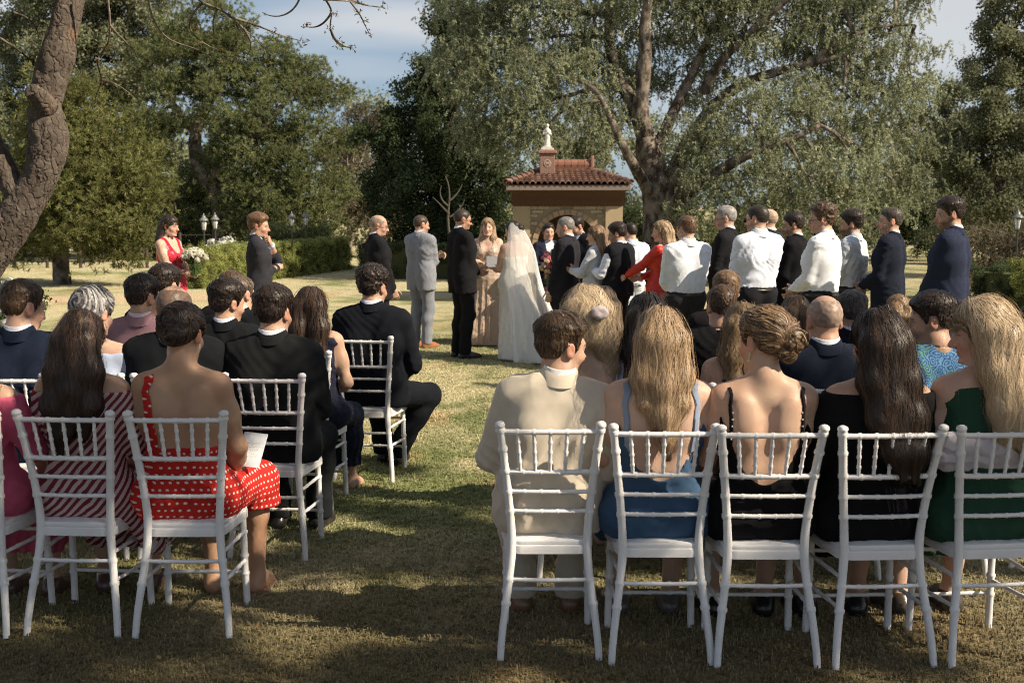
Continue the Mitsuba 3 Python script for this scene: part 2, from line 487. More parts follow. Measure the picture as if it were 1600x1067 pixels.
# the pepper tree over the brick shrine
tree('pepper_tree', 'huge olive green pepper tree with forked trunk and drooping leaves behind the brick shrine', 'tree', 31.0,
     [(1046, 436), (1040, 380), (1032, 318), (1020, 268), (1008, 215)],
     [([(1022, 285), (1008, 212), (985, 158, .4), (958, 95, .8), (950, 40, 1), (962, -40, 1)], .22, .07),
      ([(1010, 215), (1000, 165), (1006, 112), (1008, 40), (1030, -40)], .24, .08),
      ([(1022, 318), (1000, 275, -.6), (972, 225, -1), (955, 188, -1), (930, 140, -1)], .17, .05),
      ([(1040, 340), (1058, 262, .3), (1082, 215, .6), (1118, 165, .8), (1161, 132, .4), (1206, 115), (1264, 100, -.3), (1320, 88, -.6)], .26, .06),
      ([(1018, 260), (1050, 180, .5), (1099, 78, .8), (1124, 25, 1), (1160, -20, 1.2)], .17, .06),
      ([(1100, 145, .6), (1144, 78, 0), (1198, 29, -.4), (1240, -10, -.6)], .13, .05),
      ([(1042, 345), (1075, 300, -1), (1111, 276, -1.4), (1157, 248, -1.8), (1223, 222, -2), (1280, 196, -2)], .20, .05),
      ([(1264, 100, -.3), (1320, 62, -.5), (1370, 44, -.5), (1430, 40, -.5)], .07, .025),
      ([(1048, 345, -.4), (1050, 290, -.7), (1062, 262, -.7)], .13, .06)],
     [(722, 95, 62, 1.0), (765, 40, 70, 1.5), (800, 130, 92, .5), (860, 50, 95, 1), (880, 160, 95, -.4), (835, 225, 52, -.6), (905, 250, 55, -.8), (765, 195, 62, 1), (945, 70, 80, 1.5),
      (720, 20, 50, 1.5), (1035, 25, 80, 1.5), (1120, 40, 85, 1), (1210, 45, 90, .5), (1300, 30, 85, .6), (1385, 60, 70, 0), (1420, 125, 52, -.4), (1080, 130, 55, 2.2), (1100, 200, 58, -.8),
      (1170, 185, 66, -1.4), (1240, 175, 62, -1), (1310, 165, 70, -.8), (1375, 170, 62, -.6), (1430, 210, 38, -.5), (1190, 265, 58, -2), (1255, 275, 58, -2.2), (1330, 255, 62, -1.8), (1395, 270, 44, -1),
      (1130, 300, 44, -1.6), (1075, 245, 30, -1.4), (1095, 300, 38, -1.9), (1080, 345, 24, -1.9), (1410, 300, 36, -1), (1240, 330, 40, -2.0), (1310, 320, 40, -2), (1180, 335, 34, -1), (985, 120, 45, 2.5), (940, 165, 50, 2.2), (1300, 95, 60, 1.4),
      (820, -40, 90, 1), (950, -50, 100, 1), (1100, -60, 110, 1), (1250, -60, 110, 1), (1380, -40, 80, .5)],
     'pepper', scl=0.64, dens=0.95, seed=11, trunk_r=(0.62, 0.24), nsub=3)

# bright pine on the left
tree('pine_tree', 'bright green soft needled pine on the left with a short dark trunk', 'tree', 30.0,
     [(97, 440), (95, 410), (92, 360), (98, 280), (110, 200)], [([(95, 330), (130, 290, -.5), (165, 270, -1)], .09, .03), ([(94, 320), (60, 290, -.4), (40, 260, -.6)], .09, .03)],
     [(110, 150, 42, 0), (90, 190, 50, .4), (140, 205, 55, -.2), (190, 215, 42, 0), (215, 240, 34, 0), (75, 250, 62, .3), (135, 265, 66, -.8), (195, 280, 56, -.6), (232, 290, 30, 0), (60, 320, 62, 0), (120, 325, 66, -1), (180, 335, 60, -.8), (228, 340, 34, -.3),
      (85, 365, 40, -.5), (150, 372, 42, -.8), (205, 372, 36, -.5), (20, 300, 60, .6), (25, 360, 50, .4)],
     'pine', scl=0.72, dens=1.15, seed=21, trunk_r=(0.21, 0.08))

# olive pines behind, left of centre
tree('olive_pine', 'large olive green pine rising behind the man with his hand on his chin', 'tree', 44.0,
     [(350, 405), (345, 350), (335, 300), (312, 262), (305, 215), (330, 150), (370, 60)], [([(325, 285), (370, 240, -1), (420, 190, -1), (460, 140, -1)], .16, .05), ([(340, 320), (400, 290, -1), (470, 262, -1), (520, 240, -1)], .13, .04), ([(305, 210), (270, 160, 0), (240, 110, 0)], .13, .04)],
     [(380, 50, 30, 0), (385, 85, 50, 0), (330, 110, 66, .5), (260, 100, 60, 1), (430, 115, 48, 0), (478, 108, 34, -.5), (450, 165, 56, -1), (515, 140, 36, -.6), (370, 165, 62, -1), (270, 170, 52, 0), (235, 215, 40, 0), (400, 225, 60, -1.2),
      (470, 225, 50, -1), (525, 215, 26, -.5), (350, 240, 36, -.5), (420, 285, 56, -1.4), (480, 290, 50, -1.2), (530, 290, 34, -.6), (375, 300, 40, -1), (290, 290, 44, .5), (255, 330, 36, 0), (440, 345, 46, -1.4), (390, 355, 40, -1.5), (500, 345, 36, -1), (320, 360, 36, 1), (300, 50, 40, 1.5), (345, 20, 30, 1)],
     'olive_pine', scl=0.74, dens=0.95, seed=31, trunk_r=(0.30, 0.10))

tree('dark_pine', 'tall shadowy pine behind the bright pine at the upper left', 'tree', 50.0,
     [(210, 412), (208, 300), (200, 150), (190, 20)], [], [(200, 20, 70, 0), (130, 30, 70, 0), (60, 40, 80, 1), (250, 60, 55, 0), (170, 100, 80, -1), (90, 110, 80, 0), (20, 120, 80, 1), (215, 150, 60, -1), (40, 200, 80, 0), (0, 230, 70, 0), (230, 220, 50, 0), (170, -30, 80, 0), (60, -40, 90, 0)],
     'dim', scl=1.2, dens=0.9, seed=41, trunk_r=(0.34, 0.12))
for i, (px, py, w) in enumerate([(143, 416, .20), (165, 412, .16), (345, 410, .2), (22, 414, .2)]):
    tree('row_pine', ['low dark pine in the shaded row behind the bright pine', 'thin dark pine trunk second in the shaded row', 'dark pine rising behind the flowering hedge', 'dark pine at the left edge of the shaded row'][i], 'tree', 42.0 + 2 * i,
         [(px, py), (px + 2, 360), (px - 3, 300)], [], [(px - 30, 330, 46, 0), (px + 30, 335, 46, 0), (px, 285, 55, 0), (px + 5, 352, 40, 0)], 'dim', scl=1.1, dens=0.9, seed=51 + i, trunk_r=(w * 1.5, w))

# dark evergreen left of the shrine
tree('evergreen_tree', 'dense dark evergreen between the open sky and the pepper tree', 'tree', 37.0,
     [(690, 425), (692, 350), (700, 250), (715, 100), (730, 10)], [],
     [(700, 15, 32, 0), (690, 60, 36, 0), (735, 60, 50, .5), (672, 105, 36, 0), (720, 120, 52, 0), (655, 150, 38, 0), (700, 175, 56, -.4), (635, 190, 36, 0), (610, 200, 24, 0), (672, 225, 56, -.6), (620, 240, 38, 0), (590, 235, 24, 0), (735, 235, 52, 0), (650, 280, 56, -.8), (605, 280, 40, -.3), (710, 290, 56, -.6),
      (585, 290, 20, 0), (640, 330, 48, -.6), (690, 340, 50, -.8), (745, 330, 50, 0), (770, 290, 46, .4), (600, 320, 26, 0), (780, 355, 40, 0), (720, 380, 40, -.6), (660, 375, 44, -.5), (560, 210, 14, 0)],
     'evergreen', scl=0.85, dens=1.05, seed=61, trunk_r=(0.30, 0.10))

# right edge
tree('dark_tree', 'dark leafy tree filling the right edge behind the navy suited man', 'tree', 33.0,
     [(1578, 425), (1574, 350), (1560, 250), (1566, 130)], [([(1568, 300), (1530, 240, 0), (1500, 200, 0)], .12, .04)],
     [(1570, 60, 48, 0), (1600, 20, 50, 0), (1545, 110, 40, 0), (1590, 120, 56, 0), (1560, 180, 54, -.4), (1515, 215, 46, 0), (1600, 210, 50, -.5), (1490, 260, 46, 0), (1550, 260, 58, -.6), (1600, 290, 50, -.6), (1500, 310, 44, -.4), (1560, 330, 44, -.4), (1460, 230, 34, .6), (1640, 100, 70, 0), (1640, 250, 70, 0), (1600, -30, 60, 0)],
     'dim', scl=0.78, dens=0.95, seed=71, trunk_r=(0.24, 0.1))
tree('grey_tree', 'hazy grey olive tree with thin bare twigs between the pepper tree and the right edge', 'tree', 46.0,
     [(1468, 410), (1470, 320), (1476, 230), (1480, 165)], [([(1474, 240), (1500, 170, 0), (1512, 130, 0)], .05, .01), ([(1474, 230), (1452, 160, 0), (1446, 120, 0)], .05, .01)],
     [(1470, 160, 30, 0), (1500, 140, 24, 0), (1450, 200, 40, 0), (1490, 215, 44, 0), (1440, 260, 44, 0), (1420, 320, 44, 0), (1480, 300, 50, 0), (1530, 300, 40, 0), (1380, 330, 50, 1), (1330, 350, 40, 1)],
     'dim', scl=1.0, dens=0.9, seed=81, trunk_r=(0.20, 0.03), nsub=6)
# dry, bare shrubs
for i, (px, py, cl) in enumerate([(590, 400, [(580, 300, 36, 0), (610, 320, 36, 0), (560, 330, 34, 0), (595, 350, 40, 0), (560, 270, 26, 0), (620, 370, 30, 0)]), (545, 400, [(545, 200, 30, 2), (560, 240, 34, 2), (535, 260, 30, 2), (560, 180, 22, 2), (585, 190, 22, 2), (600, 215, 18, 2)])]):
    tree('dry_tree', ['greyish brown weeping shrub behind the two men left of the beige dress', 'pale hazy bare tree under the gap of open sky'][i], 'tree', 46.0 + 8 * i, [(px, py), (px + 2, 350), (px + 4, 300)], [], cl, 'dry', scl=0.85, dens=1.0, seed=91 + i, trunk_r=(0.16, 0.08), nsub=5)

# undergrowth that fills the gaps under the trees
for i, (px, py, d_, cl, kd_) in enumerate([
    (1180, 405, 41, [(1150, 360, 40, 0), (1195, 350, 44, 0), (1230, 368, 36, 0), (1120, 375, 30, 0)], 'olive_pine'),
    (1290, 405, 42, [(1265, 350, 44, 0), (1310, 345, 46, 0), (1350, 362, 38, 0)], 'dim'),
    (1400, 402, 43, [(1380, 345, 46, 0), (1425, 350, 46, 0), (1460, 365, 38, 0)], 'evergreen'),
    (1510, 404, 40, [(1480, 355, 44, 0), (1530, 350, 48, 0), (1575, 360, 44, 0)], 'dim'),
    (990, 402, 43, [(960, 355, 40, 0), (1000, 345, 44, 0), (1030, 365, 34, 0)], 'evergreen'),
    (60, 404, 47, [(20, 375, 34, 0), (60, 368, 38, 0), (100, 378, 30, 0)], 'evergreen'),
    (240, 404, 47, [(200, 376, 32, 0), (245, 368, 38, 0), (285, 376, 32, 0)], 'evergreen'),
    (430, 404, 49, [(400, 360, 36, 0), (440, 355, 40, 0), (480, 362, 36, 0)], 'dim')]):
    tree('bush', ['olive bush under the right boughs of the pepper tree', 'grey green bush behind the white shirts', 'dark bush behind the navy suited man with the buttonhole', 'leafy bush at the far right behind the dry shrub', 'dark bush right behind the brick shrine', 'dark bush at the far left behind the wire fence', 'dark bush behind the red dressed bridesmaid', 'bush behind the lanterns over the long hedge'][i],
         'bush', d_, [(px, py), (px + 2, py - 25), (px + 3, py - 45)], [], cl, kd_, scl=.8, dens=1.0, seed=120 + i, trunk_r=(.08, .04), nsub=1)

# far wood that closes the view
rw = np.random.default_rng(17)
far_pts = []
for x in np.arange(-60, 61, 1.15):
    yb = 66 + 6 * math.sin(x * 0.21)
    hh = 4.6 + 2.6 * meshkit.noise(np.array([[x * 0.16, 0.3, 0.7]]), 9)[0]
    for z in np.arange(0.2, hh, 1.0):
        far_pts.append([x + rw.normal(0, 0.5), yb + rw.normal(0, 1.2), z + rw.normal(0, 0.3)])
labels['far_wood'] = {'kind': 'stuff', 'label': 'distant dim wood closing the view', 'category': 'wood'}
taken.add('far_wood')
for i, p in enumerate(far_pts):
    s = float(rw.uniform(1.6, 2.4))
    scene[f'far_wood__{i + 1:04d}'] = {'type': 'instance', 'g': {'type': 'ref', 'id': f'spray_dim_{rw.integers(0, 3)}'}, 'to_world': T().translate([float(c) for c in p]).rotate([0, 0, 1], float(rw.random() * 360)).scale([s, s, s])}


# ------------------------------------------------------------------ gnarled trunk at the left, with its overhanging twigs
def f_plate(p, n, uv):
    d1, d2, _ = mikit.voronoi((p.x + p.y) * 17 + fbm(p.x * 24, p.y * 24, p.z * 18) * 1.6, p.z * 7.5 + noise(p.x * 22, p.y * 22, p.z * 22) * 1.1)
    return smoothstep(0.0, 0.40, d2 - d1) + 0.9 * fbm(p.x * 45, p.y * 45, p.z * 45)


def f_oldbark(p, n, uv):
    d1, d2, c = mikit.voronoi((p.x + p.y) * 17 + fbm(p.x * 24, p.y * 24, p.z * 18) * 1.6, p.z * 7.5 + noise(p.x * 22, p.y * 22, p.z * 22) * 1.1)
    crack = smoothstep(-0.10, 0.16, d2 - d1 + (fbm(p.x * 10, p.y * 10, p.z * 10) - .5) * .35)
    col = mix((0.060, 0.047, 0.038), (0.145, 0.120, 0.100), fbm(p.x * 14, p.y * 14, p.z * 14, 3) * 0.7 + c * 0.3)
    col = mix(col, (0.28, 0.16, 0.09), smoothstep(0.70, 0.82, fbm(p.x * 6 + 9, p.y * 6, p.z * 6)) * 0.3)
    return mix((0.05, 0.04, 0.032), col * (.75 + .5 * fbm(p.x * 60, p.y * 60, p.z * 40)), crack)


scene['mat_old_bark'] = {'type': 'bumpmap', 'arbitrary': mikit.proc(f_plate, 4e-3), 'scale': 0.007, 'bsdf': pr(base_color=mikit.proc(f_oldbark), roughness=0.95, specular=0.1)}
GD = 9.0
gt = thing('gnarled_tree', 'gnarled leaning tree trunk with cracked grey bark at the left edge', 'tree')
G = lambda px, py, d=0.0: at_y(px, py, GD + d)


def bark_limb(path, r0, r1, n, sides, seed, pw=1.0):
    v, f = limb_mesh(path, r0, r1, sides, n, 0.05, seed, pw)
    p = spline(path, n)
    c = np.vstack([p[np.repeat(np.arange(n), sides)], p[0], p[-1]])
    d = unit(v - c)
    q = v * [11, 11, 8]
    h = np.abs(meshkit.fbm(q, 3, seed) - 0.5) * 2
    big = meshkit.noise(v * 3.5, seed + 2) - 0.5
    return v + d * (0.05 * big + 0.030 * (0.35 - h))[:, None] * min(1, r0 / 0.15), f


part(gt, 'trunk', mikit.ply(bark_limb([at(-215, 800), G(-150, 610, 0), G(-75, 480, .1), G(-22, 410, .1), G(28, 335, .1), G(64, 270, .1), G(76, 215, .1), G(72, 165, .12), G(84, 105, .15), G(100, 40, .2), G(116, -25, .3), G(150, -120, .5)], .160, .080, 190, 60, 3, 0.8), 'mat_old_bark', smooth=True))
part(gt, 'limb', mikit.ply(bark_limb([G(36, 322, .1), G(6, 262, .15), G(-22, 200, .3), G(-100, 60, .5)], .085, .055, 50, 30, 4), 'mat_old_bark', smooth=True), 'stub fork leaving the trunk to the left')
kn = bark_limb([G(70, 168, .05), G(58, 150, -.06), G(48, 140, -.12)], .085, .04, 24, 28, 5)
part(gt, 'knot', mikit.ply(kn, 'mat_old_bark', smooth=True))
part(gt, 'limb', mikit.ply(limb_mesh([G(116, -20, .3), G(200, -90, .2), G(330, -70, 0), G(480, -50, -.2), G(620, -120, -.3)], .08, .03, 10, 40, .08, 6), 'mat_old_bark', smooth=True))
tw = [[(310, -60), (318, 5), (340, 14), (362, 28), (380, 45), (400, 62), (418, 95)], [(318, 5), (300, 25), (297, 45), (310, 62), (345, 80)], [(340, 14), (333, 38), (336, 58)], [(362, 28), (400, 40), (430, 52), (470, 64)], [(380, 45), (392, 70), (385, 88)],
      [(520, -55), (512, 5), (518, 20), (516, 45), (525, 66), (535, 72)], [(518, 20), (500, 40), (478, 42)], [(530, -50), (545, 0), (560, 20), (568, 35), (577, 52)], [(545, 0), (570, 8), (598, 12)], [(505, 0), (540, 2), (555, 5)], [(516, 45), (530, 68), (548, 75)],
      [(170, -60), (172, 40), (165, 75), (152, 95), (158, 125), (150, 150), (160, 175)], [(158, 125), (180, 132), (202, 146)], [(172, 40), (190, 60), (205, 75), (215, 92)], [(0, 60), (30, 80), (48, 95), (70, 118)], [(20, 20), (50, 35), (60, 62)], [(470, -40), (462, 10), (440, 25), (410, 20)], [(230, -60), (236, 20), (262, 60), (300, 75), (330, 92)]]
vs = []
rt = np.random.default_rng(3)
for w in tw:
    dz = rt.uniform(-.3, .3)
    vs.append(limb_mesh([G(x, y, dz + .1 * j) for j, (x, y) in enumerate(w)], .0095, .0028, 6, 30, .12, 8))
part(gt, 'twigs', mikit.ply(join(vs), 'mat_bark', smooth=True), 'thin bare twigs hanging over the lawn', 'stuff')
lc, ld, lv = [], [], []
for w in tw[:12]:
    for (x, y) in w[2:]:
        for _ in range(2):
            o = G(x + rt.normal(0, 3), y + rt.normal(0, 3), rt.normal(0, .12))
            n = 7
            lc.append(o + rt.normal(0, .012, (n, 3)))
            ld.append(unit(rt.normal(0, 1, (n, 3)) + [0.3, 0, 0]))
lc, ld = np.vstack(lc), np.vstack(ld)
nl = len(lc)
lv = diamonds(lc + ld * .016, ld, unit(np.cross(ld, rt.normal(0, 1, ld.shape))), rt.uniform(.010, .022, nl), rt.uniform(.003, .0065, nl))
lcol = np.array([(0.11, 0.12, 0.04), (0.16, 0.13, 0.06), (0.20, 0.11, 0.05), (0.08, 0.095, 0.035)])[rt.integers(0, 4, nl)]
part(gt, 'young_leaves', mikit.ply(trimesh.Trimesh(*lv, process=False), 'mat_leaf', smooth=False, color=np.repeat(lcol, 4, 0)), kind='stuff')


rg_ = np.random.default_rng(41)
gp = [np.array([-3.8, 9.2, 5.2]) + unit(rg_.normal(0, 1, 3)) * rg_.random() ** .4 * [1.9, 1.6, .75] for _ in range(110)]
scatter(gt, 'crown', 'olive_pine', np.array(gp), .8, 43, 30)

# ------------------------------------------------------------------ hedges, flowers
def hedge(label, a, b, depth, h, kind='hedge', seed=0, dens=60):
    """A clipped hedge from ground point a to b (its front top edge), running back by depth."""
    r = np.random.default_rng(seed)
    k = thing('clipped_hedge', label, 'hedge')
    a, b = np.array(a[:2], float), np.array(b[:2], float)
    L = np.linalg.norm(b - a)
    u = (b - a) / L
    w = np.array([-u[1], u[0]])
    if w[1] < 0:
        w = -w
    m = trimesh.creation.box(extents=[L - .16, depth - .16, h - .1])
    for _ in range(3):
        m = m.subdivide()
    v = m.vertices + [0, 0, (h - .1) / 2]
    v = np.stack([a[0] + u[0] * (v[:, 0] + L / 2) + w[0] * (v[:, 1] + depth / 2), a[1] + u[1] * (v[:, 0] + L / 2) + w[1] * (v[:, 1] + depth / 2), v[:, 2]], 1)
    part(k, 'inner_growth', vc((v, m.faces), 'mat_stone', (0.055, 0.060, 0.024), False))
    n = int(dens * (L * h * 1.0 + L * depth + depth * h * 2))
    fa = r.choice(4, n, p=np.array([L * h, L * depth, depth * h, depth * h]) / (L * h + L * depth + 2 * depth * h))
    x, y, z = r.random(n) * L, r.random(n) * depth, r.random(n) * h
    y = np.where(fa == 0, 0.03, y)
    z = np.where(fa == 1, h - .03, z)
    x = np.where(fa == 2, 0.03, np.where(fa == 3, L - .03, x))
    pts = np.stack([a[0] + u[0] * x + w[0] * y, a[1] + u[1] * x + w[1] * y, z], 1) + r.normal(0, .025, (n, 3))
    scatter(k, 'foliage', kind, pts, 0.26, seed + 1, 60)
    return k


ha, hb = at(318, 452), at(548, 421)
hedge('long clipped hedge running back behind the bridesmaid and the thoughtful man', ha, hb, 0.5, 0.86, seed=5, dens=60)
hedge('dark low hedge across the lawn behind the grey suited man', at_y(560, 400, 32), at_y(800, 400, 32), 1.0, 0.85, 'evergreen', 6, 20)
hedge('dark clipped hedge behind the woman in red', at_y(1015, 400, 29), at_y(1100, 400, 29), 0.9, 0.80, 'evergreen', 7, 26)
hedge('shaded hedge at the right edge beyond the navy suited man', at_y(1515, 420, 23), at_y(1760, 430, 19), 2.0, 0.75, 'evergreen', 8, 24)
hedge('small sunlit hedge corner under the right lantern', at_y(1580, 430, 21.0), at_y(1700, 430, 20), 0.8, 0.9, 'hedge', 9, 30)


def flower_head(c, r, rng, n=46, petal=.034):
    u = unit(rng.normal(0, 1, (n, 3)))
    u = u[u[:, 2] > -0.35]
    s = unit(np.cross(u, rng.normal(0, 1, u.shape)))
    d = unit(np.cross(s, u) + u * .25)
    m = len(u)
    return diamonds(np.asarray(c) + u * r * rng.uniform(.75, 1.02, (m, 1)), d, s, rng.uniform(.7, 1.1, m) * petal, rng.uniform(.6, .9, m) * petal)


def flower_bush(label, spots, leaves, hr, seed, scl=.3, petal=.034):
    r = np.random.default_rng(seed)
    k = thing('flower_bush', label, 'flowers')
    scatter(k, 'leaves', 'flower_leaf', leaves, scl, seed, 50)
    for s in spots:
        v, f = flower_head(s, hr * r.uniform(.8, 1.2), r, petal=petal)
        part(k, 'flower_head', vc((v, f), 'mat_leaf', np.array([0.72, 0.73, 0.68]) * r.uniform(.85, 1.05), False))
    # stems down to the ground
    part(k, 'stems', mikit.ply(join([limb_mesh([np.array([*np.mean(leaves, 0)[:2], 0.0]) + [r.normal(0, .1), r.normal(0, .1), 0], (np.mean(leaves, 0) + q) / 2, q], .012, .005, 5, 8) for q in list(leaves)[:10]]), 'mat_bark', smooth=True), kind='stuff')
    return k


rf = np.random.default_rng(8)
c0 = at_y(352, 390, 31.0)
flower_bush('white hydrangea bush blooming above the long hedge', [c0 + [rf.uniform(-.40, .40), rf.uniform(-.3, .1), rf.uniform(-.08, .24)] for _ in range(22)], [c0 + [rf.uniform(-.45, .45), rf.uniform(-.2, .3), rf.uniform(-.5, .1)] for _ in range(60)], .115, 8, .36, .046)
c1 = at_y(8, 470, 9.2)
flower_bush('leafy bush with white blooms at the left edge beside the navy suited guest', [c1 + [rf.uniform(-.3, .12), -.12 + rf.uniform(-.1, .1), rf.uniform(-.25, .16)] for _ in range(12)], [c1 + [rf.uniform(-.45, .14), rf.uniform(-.2, .3), rf.uniform(-.9, .08)] for _ in range(130)], .045, 9, .22, .022)
c2 = at_y(1575, 388, 25)
k2 = thing('dry_shrub', 'rusty dry flowering shrub under the right lantern', 'shrub')
scatter(k2, 'foliage', 'dry', [c2 + [rf.uniform(-.9, .9), rf.uniform(-.5, .5), rf.uniform(-.9, .42)] for _ in range(110)], .42, 12, 40)
part(k2, 'stems', mikit.ply(join([limb_mesh([np.array([c2[0] + rf.uniform(-.5, .5), c2[1], 0]), c2 + [rf.uniform(-.5, .5), 0, -.2], c2 + [rf.uniform(-.8, .8), 0, .45]], .02, .005, 5, 9) for _ in range(9)]), 'mat_bark', smooth=True), kind='stuff')
c3 = at_y(455, 372, 39)
k3 = thing('green_shrub', 'rounded olive shrub behind the hedge below the middle lanterns', 'shrub')
scatter(k3, 'foliage', 'olive_pine', [c3 + [rf.uniform(-1.1, 1.1), rf.uniform(-.4, .5), rf.uniform(-1.0, .35)] for _ in range(130)], .42, 13, 40)
part(k3, 'stems', mikit.ply(join([limb_mesh([np.array([c3[0] + rf.uniform(-.5, .5), c3[1], 0]), c3 + [rf.uniform(-.5, .5), 0, -.2], c3 + [rf.uniform(-.8, .8), 0, .25]], .02, .005, 5, 9) for _ in range(9)]), 'mat_bark', smooth=True), kind='stuff')
kd = thing('dead_branch', 'bare pale dead branch standing behind the groom party left of the shrine', 'branch')
D = lambda x, y: at_y(x - 16, y, 27.0)
scene['mat_pale_wood'] = pr(base_color=rgb(0.10, 0.088, 0.07), roughness=0.9)
db = D(722, 440)
part(kd, 'stem', mikit.ply(limb_mesh([np.array([db[0], db[1], 0]), D(720, 380), D(716, 340), D(718, 300), D(712, 276)], .05, .012, 7, 20), 'mat_pale_wood', smooth=True))
for w in ([(718, 335), (702, 318), (692, 308)], [(717, 315), (732, 300), (738, 288)], [(716, 322), (704, 305), (706, 290)], [(718, 340), (735, 325), (742, 312)]):
    part(kd, 'fork', mikit.ply(limb_mesh([D(*q) for q in w], .025, .008, 6, 12), 'mat_pale_wood', smooth=True))

# wire fence in the shade at the far left
fk = thing('wire_fence', 'low wire fence with dark posts in the shade at the far left', 'fence')
for px in range(-30, 330, 52):
    b = at_y(px, 418, 38)
    part(fk, 'post', vc(move(lathe([(0, -.1), (.05, -.1), (.05, 1.05), (0, 1.06)], 8), (b[0], b[1], 0)), 'mat_stone', (.07, .055, .045)))
for z in (.45, .98):
    a, b = at_y(-40, 400, 38), at_y(330, 400, 38)
    part(fk, 'wire', vc(tube([(a[0], a[1], z), ((a[0] + b[0]) / 2, a[1], z - .02), (b[0], b[1], z)], .012, 5), 'mat_stone', (.06, .055, .05)))

# lanterns
scene['mat_lantern_glass'] = {'type': 'thindielectric', 'int_ior': 1.45}


def lantern(px, ytop, depth, label, s=1.0):
    k = thing('lamp_post', label, 'lamp', 'lantern posts around the garden')
    t = at_y(px, ytop, depth)
    z = (t[2] - .40) / .76
    L = lambda m: move((np.asarray(m[0]) * .76, m[1]), (t[0], t[1], 0))
    iron = (.05, .055, .05)
    part(k, 'pole', vc(L(lathe([(.0, 0), (.07, 0), (.07, .12), (.035, .2), (.026, .5), (.024, z - .03), (.05, z - .02), (.06, z), (0, z)], 12)), 'mat_gloss', iron))
    part(k, 'glass', {**vc(L(lathe([(.055, z + .015), (.105, z + .30)], 6)), 'mat_lantern_glass', (1, 1, 1), False)})
    part(k, 'milk_shade', vc(L(lathe([(0, z + .03), (.045, z + .03), (.075, z + .24), (.02, z + .28), (0, z + .28)], 12)), 'mat_satin', (.75, .75, .72)))
    fr = []
    for i in range(6):
        a = i * math.pi / 3
        fr.append(tube([(.058 * math.cos(a), .058 * math.sin(a), z), (.11 * math.cos(a), .11 * math.sin(a), z + .31)], .007, 5))
    part(k, 'frame', vc(L(join(fr)), 'mat_gloss', iron))
    part(k, 'cap', vc(L(lathe([(.135, z + .30), (.14, z + .315), (.075, z + .39), (.06, z + .40), (.055, z + .44), (.02, z + .46), (.022, z + .49), (.008, z + .52), (0, z + .53)], 12)), 'mat_gloss', (.16, .17, .16)))


for px, yt, dp, lb in ((318, 333, 29.0, 'left lantern post of the pair beside the red bridesmaid'), (335.5, 332, 30.0, 'right lantern post of the pair beside the red bridesmaid'), (455.5, 330, 33, 'left lantern post of the pair above the long hedge'), (477.5, 329, 34, 'right lantern post of the pair above the long hedge'),
                       (1083, 340, 27, 'dark lantern post between the woman in red and the grey haired man'), (1591, 326, 24, 'lantern post at the far right over the dry shrub')):
    lantern(px, yt, dp, lb)

# ------------------------------------------------------------------ the brick shrine
PD = 24.0
sc = FPX / PD
sh = thing('brick_shrine', 'small tan brick shrine with arched niche and hipped red tile roof', 'shrine')
X = lambda px: at_y(px, 323, PD)[0]
Zp = lambda py: at_y(800, py, PD)[2]
xl, xr, zt = X(803), X(971), Zp(322)
cx, hw_ = (xl + xr) / 2, (xr - xl) / 2
ar, az = 47 / sc, Zp(383)            # arch radius, springing height
from shapely.geometry import Polygon, Point, box as sbox
arch = sbox(cx - ar, -.2, cx + ar, az).union(Point(cx, az).buffer(ar, 24))
face = sbox(xl, 0, xr, zt).difference(arch)
m = trimesh.creation.extrude_polygon(face, .30, engine='earcut')
wv = np.stack([m.vertices[:, 0], PD + .02 + m.vertices[:, 2], m.vertices[:, 1]], 1)
part(sh, 'front_wall', vc((wv, m.faces[:, ::-1]), 'mat_stone', (.27, .218, .15), False))
part(sh, 'side_wall', vc(box(xl, xl + .25, PD + .32, PD + 1.9, 0, zt), 'mat_stone', (.26, .21, .145), False))
part(sh, 'side_wall', vc(box(xr - .25, xr, PD + .32, PD + 1.9, 0, zt), 'mat_stone', (.26, .21, .145), False))
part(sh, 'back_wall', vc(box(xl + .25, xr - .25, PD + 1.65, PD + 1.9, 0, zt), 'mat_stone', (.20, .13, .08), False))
bl, bcol, rb = [], [], np.random.default_rng(2)
row, z = 0, 0.0
while z < zt - .06:
    x = xl - (.11 if row % 2 else 0)
    while x < xr:
        a, b = max(x + .004, xl), min(x + .216, xr)
        if b - a > .04 and not arch.buffer(.10).intersects(sbox(a, z, b, z + .066)):
            q = box(a, b, PD - .004 - rb.random() * .006, PD + .03, z + .005, z + .068, .004)
            bl.append(q)
            bcol.append(np.repeat([np.array([(.33, .265, .185), (.35, .285, .20), (.305, .245, .17), (.36, .295, .21)][rb.integers(0, 4)]) * rb.uniform(.85, 1.1)], len(q[0]), 0))
        x += .22
    # the right side face
    y = PD + .03 - (.11 if row % 2 else 0)
    while y < PD + 1.9:
        a, b = max(y + .004, PD + .03), min(y + .216, PD + 1.9)
        if b - a > .04:
            for sx0, sx1 in ((xr - .02, xr + .006), (xl - .006, xl + .02)):
                q = box(sx0, sx1, a, b, z + .005, z + .068, .004)
                bl.append(q)
                bcol.append(np.repeat([np.array((.38, .30, .195)) * rb.uniform(.8, 1.1)], len(q[0]), 0))
        y += .22
    z, row = z + .073, row + 1
part(sh, 'bricks', vc(join(bl), 'mat_stone', np.vstack(bcol), False), kind='stuff')
vo, vco = [], []
